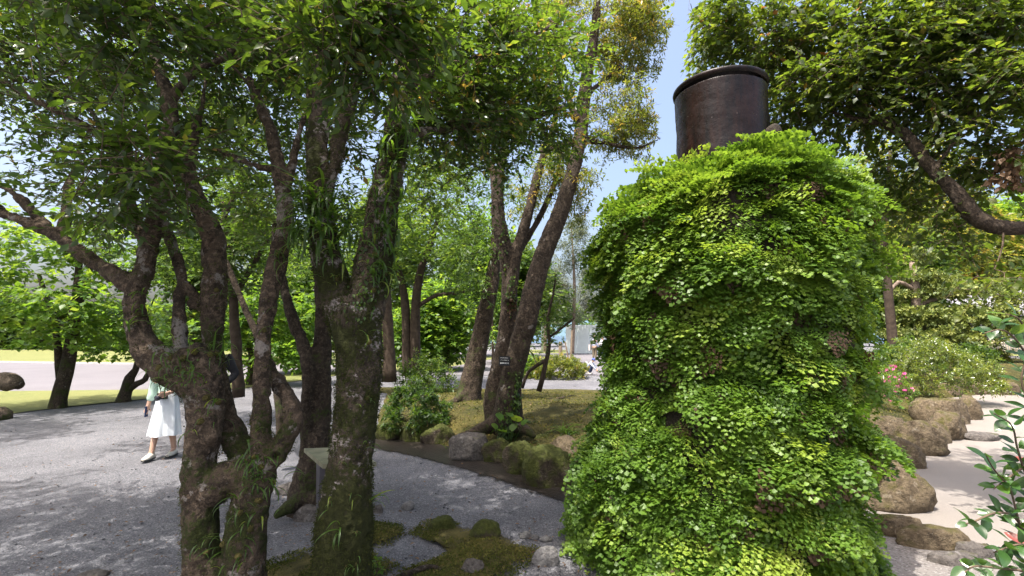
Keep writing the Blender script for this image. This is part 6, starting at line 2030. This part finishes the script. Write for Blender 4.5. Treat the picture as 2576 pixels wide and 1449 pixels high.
mk('wire', V, F, M['wire'], tg, True)

# log propped at the left edge
lg = empty('log_rail', gnd(-120, 1050), 'thick weathered log lying level on a low post at the left edge of the lawn', 'log')
P, rr = spline([at(-420, 950, 10.8), at(-150, 955, 10.9), at(-20, 957, 11), at(30, 960, 11), at(52, 968, 11)], [.18, .19, .2, .19, .12], .05)
V, F = tube(P, rr * (1 + .09 * vnoise(P * 4, 3)), 18)
V = V + (0.03 * fbm(V * 3.5, 3, 4))[:, None] * np.array((.3, .6, 1))
mk('trunk', V, F, M['log'], lg, True)
V, F = tube(np.array([gnd(-12, 1055) - (0, 0, .05), gnd(-12, 1055) + (0, 0, .12), gnd(-12, 1055) + (0, .0, .24)]), np.array((.25, .24, .13)), 16)
V = V + .02 * vnoise(V * 7, 2)[:, None]
rk_ = mk('tree_stump', V, F, M['log'], None, True)
tag(rk_, 'dark rounded stump at the left edge below the weathered log', 'stump')
V, F = tube(np.array([gnd(-200, 1035), gnd(-200, 1035) + (0, 0, .4), at(-200, 962, gnd(-200, 1035)[1])]), np.array((.16, .15, .14)), 12)
mk('post', V, F, M['log'], lg, True)

# white hoarding far behind
ho = empty('hoarding', on(1480, 880, 47, 0), 'plain white hoarding of tall flat panels behind the walking people', 'hoarding')
h0, h1 = at(1424, 880, 47), at(1640, 878, 45)
n = 7
for i in range(n):
    p, q = h0 + (h1 - h0) * i / n, h0 + (h1 - h0) * (i + .985) / n
    d = q - p
    m = MB().box(((p[0] + q[0]) / 2, (p[1] + q[1]) / 2, 1.42), (np.hypot(d[0], d[1]), .05, 2.75), math.atan2(d[1], d[0]))
    m.build('panel', M['white'], ho)
m = MB().box((h0[0] + .3, h0[1] + .6, 1.42), (.05, 1.2, 2.75))
m.build('panel', M['white'], ho)
# pine support: post with props
sp = empty('tree_support', on(1438, 885, 36, 0), 'tall thin wooden post in front of the white hoarding', 'post')
MB().tube([on(1436, 888, 36, 0), on(1440, 888, 36, 2.15)], (.085, .08), 10).build('post', M['wood'], sp)
for du, lb in ((1410, 'short square wooden post at the left end of the white hoarding'), (1422, 'slanted prop beside the short square post')):
    o = MB().tube([on(du + (8 if du > 1415 else 0), 888, 36, 0), on(du, 888, 36, 1.3)], (.14 if du < 1415 else .06, .13 if du < 1415 else .05), 8).build('wooden_post', M['wood'], None)
    tag(o, lb, 'post')
pl = MB().tube([on(1365, 890, 52, 0), on(1366, 890, 52, 9.2)], (.16, .12), 10).build('lamp_pole', M['white'], None, True)
tag(pl, 'tall pale pole rising behind the leaning grey-barked stem', 'pole')

# bamboo fence on the right
fx0, fx1 = at(2335, 870, 34), at(2590, 868, 31)
bf = empty('bamboo_fence', ((fx0[0] + fx1[0]) / 2, 32.5, .45), 'low bamboo fence of thin uprights and rails behind the trained pine', 'fence')
n = 44
for i in range(n):
    p = fx0 + (fx1 - fx0) * i / (n - 1)
    MB().tube([(p[0], p[1], .4), (p[0], p[1], 1.45 + .04 * math.sin(i * 7))], .035, 6).build('picket', M['bamboo'], bf, True)
for z in (.75, 1.25):
    MB().tube([(fx0[0], fx0[1] - .05, z), (fx1[0], fx1[1] - .05, z)], .03, 6).build('rail', M['bamboo'], bf, True)
sheet('right_lawn', [(20, 27), (34, 27), (36, 33.5), (20, 34)], .62, M['lawn'])

# tiled roof of a low building at the right
bd = empty('tiled_building', (41.5, 42, 0), 'low building with a grey tiled roof at the right edge', 'building')
rx0, rx1, ey, ry = 36.5, 56, 38.0, 43.0
MB().box(((rx0 + rx1) / 2 + .5, 42.5, 1.6), (rx1 - rx0 - 2.4, 6.5, 3.2)).build('wall', M['plaster'], bd)
ez, rz_ = 3.5, 5.6
V = [(rx0, ey, ez), (rx1, ey, ez), (rx1, ry, rz_), (rx0 + 2.2, ry, rz_), (rx0, 2 * ry - ey, ez), (rx1, 2 * ry - ey, ez)]
rf = mk('roof', V + [(x, y, z - .12) for x, y, z in V], [(0, 1, 2, 3), (3, 2, 5, 4), (0, 3, 4), (7, 6, 9, 8), (6, 7, 1, 0)], M['tile'], bd, False)
mb = MB()
k = 0
x = rx0 + .1
while x < rx1 - .1:
    t0 = max(0.0, 0.0)
    xr = max(x, rx0)
    tt = min(1.0, (x - rx0) / 2.2)
    top = (x, ey + (ry - ey) * tt, ez + (rz_ - ez) * tt + .03)
    mb.tube([(x, ey - .05, ez + .03), top], .055, 6)
    x += .27
mb.build('tile_rows', M['tile'], rf, True)['kind'] = 'stuff'
MB().tube([(rx0 + 2.2, ry, rz_ + .1), (rx1, ry, rz_ + .1)], .16, 10).build('ridge', M['tile'], rf, True)
for xx in (39.5, 43, 46.5, 50):
    m = MB().box((xx, 39.23, 1.7), (1.7, .04, 1.6))
    wn = m.build('window', M['glass'], bd)
    MB().box((xx, 39.2, 1.7), (.08, .06, 1.6)).build('mullion', M['wood'], wn)
MB().box((44.5, 30.5, 1.1), (3.0, 1.0, .9)).build('stone_block', M['rock_grey'], None)
bpy.data.objects['stone_block']['label'] = 'pale grey low block behind the bamboo fence'
bpy.data.objects['stone_block']['category'] = 'stone block'
# ---------------------------------------------------------------- people
M['skin'] = plain('skin', (0.48, 0.30, 0.22), 0.55, 0.3, var=.04, scale=10)
M['hair_dark'] = plain('dark_hair', (0.02, 0.014, 0.011), 0.5, 0.4, var=.2, scale=60)
M['hair_brown'] = plain('brown_hair', (0.14, 0.075, 0.04), 0.5, 0.4, var=.2, scale=60)
M['cloth_white'] = plain('white_cotton', (0.70, 0.74, 0.78), 0.85, 0.1, var=.05, scale=14, bmp=.25, bdist=.01)
M['cloth_mint'] = plain('mint_knit', (0.50, 0.66, 0.56), 0.9, 0.1, var=.05, scale=40, bmp=.2)
M['cloth_black'] = plain('black_jacket', (0.022, 0.022, 0.026), 0.8, 0.2, var=.2, scale=20, bmp=.2)
M['cloth_grey'] = plain('pale_blue_shirt', (0.42, 0.46, 0.56), 0.85, 0.1, var=.08, scale=14)
M['cloth_olive'] = plain('olive_trousers', (0.17, 0.14, 0.10), 0.85, 0.1, var=.1, scale=14)
M['cloth_navy'] = plain('navy_cloth', (0.035, 0.045, 0.09), 0.85, 0.1, var=.1, scale=14)
M['cap_blue'] = plain('blue_cap', (0.06, 0.10, 0.42), 0.7, 0.2, var=.08)
M['shoe'] = plain('cream_shoe', (0.62, 0.58, 0.50), 0.6, 0.3, var=.05)
M['sole'] = plain('dark_sole', (0.05, 0.05, 0.05), 0.7, 0.2, var=.05)
M['bag'] = plain('canvas_bag', (0.66, 0.60, 0.55), 0.85, 0.1, var=.06)

def skin_mesh(verts, edges, sub=2, root=0):
    """verts: list of (x, y, z, r)"""
    me = bpy.data.meshes.new('tmp')
    me.from_pydata([v[:3] for v in verts], edges, [])
    me.update()
    o = link('tmp', me)
    sm = o.modifiers.new('s', 'SKIN')
    sm.use_smooth_shade = True
    lay = me.skin_vertices[0].data if me.skin_vertices else None
    if lay is None:
        bm = bmesh.new()
        bm.from_mesh(me)
        bm.verts.layers.skin.verify()
        bm.to_mesh(me)
        bm.free()
        lay = me.skin_vertices[0].data
    for i, v in enumerate(verts):
        r = v[3] if np.ndim(v[3]) else (v[3], v[3])
        lay[i].radius = r
        lay[i].use_root = (i == root)
    ss = o.modifiers.new('u', 'SUBSURF')
    ss.levels = sub
    ss.render_levels = sub
    out = evaluated(o)
    co = coords(out)
    F = [tuple(p.vertices) for p in out.polygons]
    bpy.data.objects.remove(o)
    bpy.data.meshes.remove(me)
    bpy.data.meshes.remove(out)
    return co, F

def hand(G, E, wrist, d, up, s, side, curl=.5):
    """palm, four fingers of different length and a thumb, as skin chains from the wrist vertex"""
    d, up = unit(d), unit(up)
    x = unit(np.cross(d, up)) * side
    W = np.array(G[wrist][:3])
    palm = W + d * .045 * s
    G.append((*palm, (.030 * s, .016 * s)))
    pi = len(G) - 1
    E.append((wrist, pi))
    for k, (off, L) in enumerate(((-.026, .060), (-.009, .072), (.009, .067), (.025, .052))):
        b = palm + d * .045 * s + x * off * s
        G.append((*b, .0095 * s)); i0 = len(G) - 1
        E.append((pi, i0))
        dd = d
        p = b
        for q, f in enumerate((.45, .32, .23)):
            dd = unit(dd - up * curl * (.35 + .2 * q))
            p = p + dd * L * f * s
            G.append((*p, (.0085 - .001 * q) * s))
            E.append((len(G) - 2 if q else i0, len(G) - 1))
    t = palm - x * .030 * s + d * .0 * s
    G.append((*t, .011 * s)); E.append((pi, len(G) - 1))
    t = t - x * .022 * s + d * .028 * s - up * .01 * s
    G.append((*t, .0095 * s)); E.append((len(G) - 2, len(G) - 1))
    t = t + d * .026 * s - up * .012 * s
    G.append((*t, .008 * s)); E.append((len(G) - 2, len(G) - 1))

def figure(loc, H, yaw, label, pose, clothes, hair, hairlen=0, group=None, cap=None):
    """pose gives joint positions in body units (height 1, facing -Y, x to the figure's left)"""
    root = empty('person', loc, label, 'person', group)
    ca, sa = math.cos(yaw), math.sin(yaw)
    loc = np.array(loc, float)
    def w(p):
        p = np.asarray(p, float) * H
        return np.stack([p[..., 0] * ca - p[..., 1] * sa, p[..., 0] * sa + p[..., 1] * ca, p[..., 2]], -1) + loc
    J = {k: np.array(v, float) for k, v in pose.items()}
    G, E, ix = [], [], {}
    def add(nm, p, r):
        G.append((*p, r))
        ix[nm] = len(G) - 1
    add('pelvis', J['pelvis'], (.080, .062))
    add('waist', J['waist'], (.070, .055))
    add('chest', J['chest'], (.085, .062))
    add('neck0', J['neck'], .034)
    add('neck1', J['neck'] * .4 + J['head'] * .6 - np.array((0, 0, .012)), .032)
    fw = unit(J['face'])
    add('jaw', J['head'] + np.array((0, 0, -.030)) + fw * .012, (.040, .044))
    add('brow', J['head'] + np.array((0, 0, .022)), (.047, .054))
    add('top', J['head'] + np.array((0, 0, .052)), (.034, .042))
    add('nose', J['head'] + fw * .058 + np.array((0, 0, -.008)), .008)
    E += [(0, 1), (1, 2), (2, 3), (3, 4), (4, 5), (5, 6), (6, 7), (5, 8)]
    for s, sg in (('l', 1), ('r', -1)):
        for nm, r in (('sho', .040), ('elb', .026), ('wri', .017)):
            add(nm + s, J[nm + s], r)
        for nm, r in (('hip', .062), ('kne', .034), ('ank', .022), ('toe', .020)):
            add(nm + s, J[nm + s], r)
        E += [(2, ix['sho' + s]), (ix['sho' + s], ix['elb' + s]), (ix['elb' + s], ix['wri' + s]), (0, ix['hip' + s]), (ix['hip' + s], ix['kne' + s]), (ix['kne' + s], ix['ank' + s]), (ix['ank' + s], ix['toe' + s])]
        hand(G, E, ix['wri' + s], J['wri' + s] - J['elb' + s], unit(np.array((sg * .8, .4, .1))), 1 / 1.62, sg)
        # ears
        side = unit(np.cross(fw, (0, 0, 1.0))) * -sg
        G.append((*(J['head'] + side * .050), .010)); E.append((ix['brow'], len(G) - 1))
    co, F = skin_mesh(G, E)
    mk('body', w(co), F, M['skin'], root, True)
    for sg in (1, -1):
        side = unit(np.cross(fw, (0, 0, 1.0))) * sg
        c = J['head'] + fw * .049 + side * .019 + np.array((0, 0, .008))
        V, F_ = ico(2)
        mk('eye', w(V * .0065 + c), F_, M['hair_dark'], root, True)
    c = J['head'] + fw * .052 + np.array((0, 0, -.032))
    mk('mouth', w(ico(2)[0] * np.array((.012, .006, .004)) + c), ico(2)[1], plain('lips', (.40, .16, .14), .5), root, True)
    # hair shell
    V, F_ = ico(3)
    c = J['head'] + np.array((0, 0, .016)) - fw * .008
    hv = V * np.array((.056, .060, .066)) + c
    fr = (V @ fw)
    keepv = ~((fr > .35) & (V[:, 2] < .42))
    if not hairlen:
        keepv &= V[:, 2] > -.45
    FF = [f for f in F_ if keepv[f].all()]
    hv = hv + .002 * vnoise(V * 9, 3)[:, None]
    if hairlen:
        low = (V[:, 2] < -.2) & (fr < .2)
        hv[:, 2] = np.where(low, hv[:, 2] - hairlen * (-V[:, 2] - .2), hv[:, 2])
    mk('hair', w(hv), [tuple(f) for f in FF], hair, root, True)
    def garment(name, pts, edges, mat, extra=.012):
        g = [(*q[:3], tuple(np.array(q[3]) + extra) if np.ndim(q[3]) else q[3] + extra) for q in pts]
        v, f = skin_mesh(g, edges)
        v = v + .0035 * vnoise(v * 22, 8)[:, None]
        return mk(name, w(v), f, mat, root, True)
    if 'top' in clothes:
        mid = lambda a, b, t: J[a] * (1 - t) + J[b] * t
        g = [(*J['pelvis'], (.082, .064)), (*J['waist'], (.074, .058)), (*J['chest'], (.088, .064)), (*(J['chest'] * .45 + J['neck'] * .55), (.060, .045))]
        e = [(0, 1), (1, 2), (2, 3)]
        for s in 'lr':
            b = len(g)
            g += [(*J['sho' + s], .042), (*J['elb' + s], .030), (*mid('elb' + s, 'wri' + s, .86), .023)]
            e += [(2, b), (b, b + 1), (b + 1, b + 2)]
        garment('jacket' if clothes['top'] == M['cloth_black'] else 'shirt', g, e, clothes['top'])
    if 'legs' in clothes:
        g = [(*(J['pelvis'] + np.array((0, 0, .03))), (.082, .064))]
        e = []
        for s in 'lr':
            b = len(g)
            g += [(*J['hip' + s], .060), (*J['kne' + s], .040), (*(J['ank' + s] * .93 + J['kne' + s] * .07), .032)]
            e += [(0, b), (b, b + 1), (b + 1, b + 2)]
        garment('trousers', g, e, clothes['legs'])
    for s in 'lr':
        d = J['toe' + s] - J['ank' + s]
        d[2] = 0
        d = unit(d)
        x = unit(np.cross(d, (0, 0, 1.0)))
        z0 = J['toe' + s][2] - .014
        heel = J['ank' + s] - d * .024
        prof = [(-.004, .026, .048), (.02, .029, .054), (.05, .029, .046), (.085, .030, .032), (.115, .026, .024), (.132, .013, .015)]
        n = 10
        V = []
        for t, hw, hh in prof:
            for k in range(n):
                a = math.pi * k / (n - 1)
                V.append(np.array((heel[0], heel[1], z0)) + d * t + x * hw * math.cos(a) + np.array((0, 0, hh * math.sin(a) ** .7 + .008)))
        Fs = []
        for i in range(len(prof) - 1):
            for k in range(n - 1):
                Fs.append((i * n + k, i * n + k + 1, (i + 1) * n + k + 1, (i + 1) * n + k))
            Fs.append((i * n + n - 1, i * n, (i + 1) * n, (i + 1) * n + n - 1))
        Fs += [tuple(range(n)), tuple((len(prof) - 1) * n + k for k in range(n - 1, -1, -1))]
        sh = mk('shoe', w(np.array(V)), Fs, clothes.get('shoe', M['shoe']), root, True)
        V2 = [np.array((heel[0], heel[1], z0)) + d * t + x * sx * (hw + .002) + np.array((0, 0, zz_)) for t, hw, hh in prof for sx in (-1, 1) for zz_ in (-.002, .012)]
        Fs = []
        for i in range(len(prof) - 1):
            b = i * 4
            Fs += [(b, b + 4, b + 6, b + 2), (b + 1, b + 3, b + 7, b + 5), (b, b + 1, b + 5, b + 4), (b + 2, b + 6, b + 7, b + 3)]
        Fs += [(0, 2, 3, 1), (20, 21, 23, 22)]
        mk('sole', w(np.array(V2)), Fs, M['sole'], sh, False)
    if cap is not None:
        V, F_ = ico(3)
        c = J['head'] + np.array((0, 0, .030))
        keepv = V[:, 2] > -.12
        hv = V * np.array((.060, .066, .062)) + c
        cp = mk('cap', w(hv), [tuple(f) for f in F_ if keepv[f].all()], cap, root, True)
        side = unit(np.cross(fw, (0, 0, 1.0)))
        V = []
        for zz_ in (0, .006):
            for k in range(9):
                a = math.pi * k / 8
                V.append(c + side * .052 * math.cos(a) + fw * (.045 + .055 * math.sin(a)) + np.array((0, 0, zz_ - .012 * math.sin(a))))
        mk('brim', w(np.array(V)), [tuple(range(8, -1, -1)), tuple(range(9, 18))] + [(k, k + 1, k + 10, k + 9) for k in range(8)], cap, cp, True)
    return root, w, J

STAND = dict(pelvis=(0, 0, .535), waist=(0, 0, .62), chest=(0, .005, .73), neck=(0, .008, .835), head=(0, -.008, .925), face=(0, -1, -.05),
             shol=(.105, .008, .80), elbl=(.135, .02, .63), wril=(.135, -.02, .48), shor=(-.105, .008, .80), elbr=(-.135, .02, .63), wrir=(-.135, -.02, .48),
             hipl=(.052, 0, .50), knel=(.052, -.01, .28), ankl=(.052, .012, .045), toel=(.056, -.055, .016), hipr=(-.052, 0, .50), kner=(-.052, -.01, .28), ankr=(-.052, .012, .045), toer=(-.056, -.055, .016))

# woman in the long white skirt, walking towards us
p = dict(STAND)
p.update(knel=(.05, .0, .28), ankl=(.048, .07, .06), toel=(.05, .005, .018), kner=(-.05, -.05, .285), ankr=(-.056, -.10, .05), toer=(-.058, -.165, .024), elbr=(-.150, .03, .64), wrir=(-.160, -.02, .50), elbl=(.14, .0, .64), wril=(.075, -.105, .62))
wl = gnd(412, 1150)
ww_, wf, wj = figure(wl + np.array((0, 0, .0)), 1.52, R(6), 'person in a long white skirt and mint cardigan on the gravel', p, {'top': M['cloth_mint'], 'shoe': M['shoe']}, M['hair_dark'], .06)
n, rings = 48, 16
V, F = [], []
for i in range(rings):
    t = i / (rings - 1)
    z = .635 - .42 * t
    rx, ry = .072 + .066 * t ** .75, .060 + .064 * t ** .75
    for k in range(n):
        a = 2 * math.pi * k / n
        f = 1 + (.09 * t ** 1.1) * math.sin(a * 7 + 1.2 * math.sin(a * 2) + t * .8) + .05 * t * math.sin(a * 13 + 2)
        V.append((rx * f * math.cos(a), ry * f * math.sin(a) - .012 * t, z + .004 * math.sin(a * 5) * t))
for i in range(rings - 1):
    for k in range(n):
        F.append((i * n + k, i * n + (k + 1) % n, (i + 1) * n + (k + 1) % n, (i + 1) * n + k))
F.append(tuple(range(n)))
sk = mk('skirt', wf(np.array(V)), F, M['cloth_white'], ww_, True)
# camera hanging at her waist
cp = wf(np.array((.005, -.098, .585)))
cm = empty('hand_camera', cp, 'black camera with a stubby lens hanging over the white skirt', 'camera')
MB().box(cp, (.125, .05, .085)).build('camera_body', M['black'], cm)
MB().box(cp + (0, 0, .052), (.05, .045, .03)).build('viewfinder', M['black'], cm)
V, F = tube(np.array([cp + (0, -.02, -.005), cp + (0, -.06, -.012), cp + (0.002, -.105, -.02)]), np.array((.036, .036, .040)), 20)
ln = mk('lens', V, F, M['black'], cm, True)
V, F = tube(np.array([cp + (0.002, -.1045, -.02), cp + (.002, -.107, -.0205)]), np.array((.032, .030)), 20)
mk('front_glass', V, F, M['glass'], ln, True)
sv = [wf(np.array(q)) for q in ((.03, -.07, .63), (.04, -.085, .72), (.045, -.04, .82), (.03, .03, .85), (-.03, .03, .85), (-.045, -.04, .82), (-.04, -.085, .72), (-.03, -.07, .63))]
V, F = tube(spline(sv, [.006] * 8, .03)[0], np.full(len(spline(sv, [.006] * 8, .03)[0]), .006), 6)
mk('strap', V, F, M['black'], cm, True)
ph = wf(np.array((-.158, -.045, .435)))
o = MB().box(ph, (.012, .075, .145), R(12)).build('phone', M['cloth_navy'], None)
tag(o, 'dark purple-backed phone held low in the hand of the person in the white skirt', 'phone')

# companion in black, mostly behind the trunk
q = dict(STAND)
q.update(elbl=(.165, .06, .65), wril=(.12, -.06, .56), elbr=(-.15, .05, .65), wrir=(-.12, -.06, .56))
lb_ = at(532, 1110, 8.0)
figure((lb_[0], 8.0, 0), 1.70, R(4), 'person in a black jacket walking behind the bowl-shaped trunk, only an elbow showing', q, {'top': M['cloth_black'], 'legs': M['cloth_black'], 'shoe': M['sole']}, M['hair_dark'])

# two adults far back by the hoarding
q = dict(STAND)
q.update(head=(.012, -.03, .915), face=(.5, -.8, -.35), wril=(.12, -.05, .49), elbr=(-.14, .02, .64), wrir=(-.14, -.03, .50))
ad = at(1496, 905, 34.5)
aw, af, aj = figure((ad[0], 34.5, .03), 1.74, R(150), 'standing person in a pale shirt and olive trousers seen from behind', q, {'top': M['cloth_grey'], 'legs': M['cloth_olive'], 'shoe': M['sole']}, M['hair_brown'])
bc = aj['shor'] + np.array((-.045, .0, -.26))
bag = empty('tote_bag', af(bc - np.array((0, 0, .10))), 'white canvas tote bag hanging from the shoulder of the person in the pale shirt', 'bag')
bc = af(aj['shol'] + np.array((.075, .02, -.30)))
MB().box(bc, (.10, .34, .40), R(150)).build('bag_body', M['bag'], bag)
s0 = af(aj['shol'] + np.array((.02, 0, .045)))
V, F = tube(np.array([bc + (0, .12, .19), s0 + (0, .05, -.05), s0, s0 + (0, -.05, -.05), bc + (0, -.12, .19)]), np.full(5, .015), 6)
mk('strap', V, F, M['bag'], bag, True)
q = dict(STAND)
q.update(elbl=(.13, -.08, .66), wril=(.06, -.16, .66), elbr=(-.13, -.08, .66), wrir=(-.06, -.16, .66), face=(-.6, -.7, -.3))
ad = at(1517, 902, 36.5)
figure((ad[0], 36.5, .03), 1.66, R(-70), 'person in a pale top and blue jeans half hidden by the fern pillar edge', q, {'top': M['cloth_white'], 'legs': M['cloth_navy'], 'shoe': M['shoe']}, M['hair_dark'])

# crouching child with a blue cap
k = dict(pelvis=(.0, .16, .20), waist=(0, .11, .29), chest=(0, .02, .40), neck=(0, -.06, .485), head=(0, -.12, .555), face=(0, -.8, -.55),
         shol=(.10, -.03, .455), elbl=(.14, -.14, .33), wril=(.09, -.24, .20), shor=(-.10, -.03, .455), elbr=(-.14, -.14, .33), wrir=(-.08, -.26, .17),
         hipl=(.055, .15, .20), knel=(.09, -.06, .30), ankl=(.08, .05, .05), toel=(.085, -.02, .018), hipr=(-.055, .15, .20), kner=(-.09, -.06, .30), ankr=(-.08, .05, .05), toer=(-.085, -.02, .018))
kd = at(1486, 940, 21.5)
kw_, kf, kj = figure((kd[0], 21.5, .035), 1.12, R(62), 'crouching child in a bright blue cap and dark trousers reaching to the ground', k, {'top': M['cloth_grey'], 'legs': M['cloth_navy'], 'shoe': M['shoe']}, M['hair_dark'], cap=M['cap_blue'])
bp = empty('backpack', kf(np.array((0, .12, .36))), 'grey backpack on the back of the crouching child', 'backpack')
V, F = ico(3)
V = V * np.array((.085, .06, .125)) * (1 - .0) 
ang = R(-38)
V = np.stack([V[:, 0], V[:, 1] * math.cos(ang) - V[:, 2] * math.sin(ang), V[:, 1] * math.sin(ang) + V[:, 2] * math.cos(ang)], 1) + np.array((0, .135, .40))
mk('pack', kf(V), F, plain('grey_fabric', (.22, .23, .25), .8, var=.1), bp, True)
for sx in (-1, 1):
    sp_ = kf(np.array([(sx * .05, .07, .47), (sx * .065, -.01, .475), (sx * .07, -.06, .42), (sx * .07, .0, .34)]))
    V, F = tube(sp_, np.full(4, .012), 6)
    mk('strap', V, F, M['cloth_black'], bp, True)
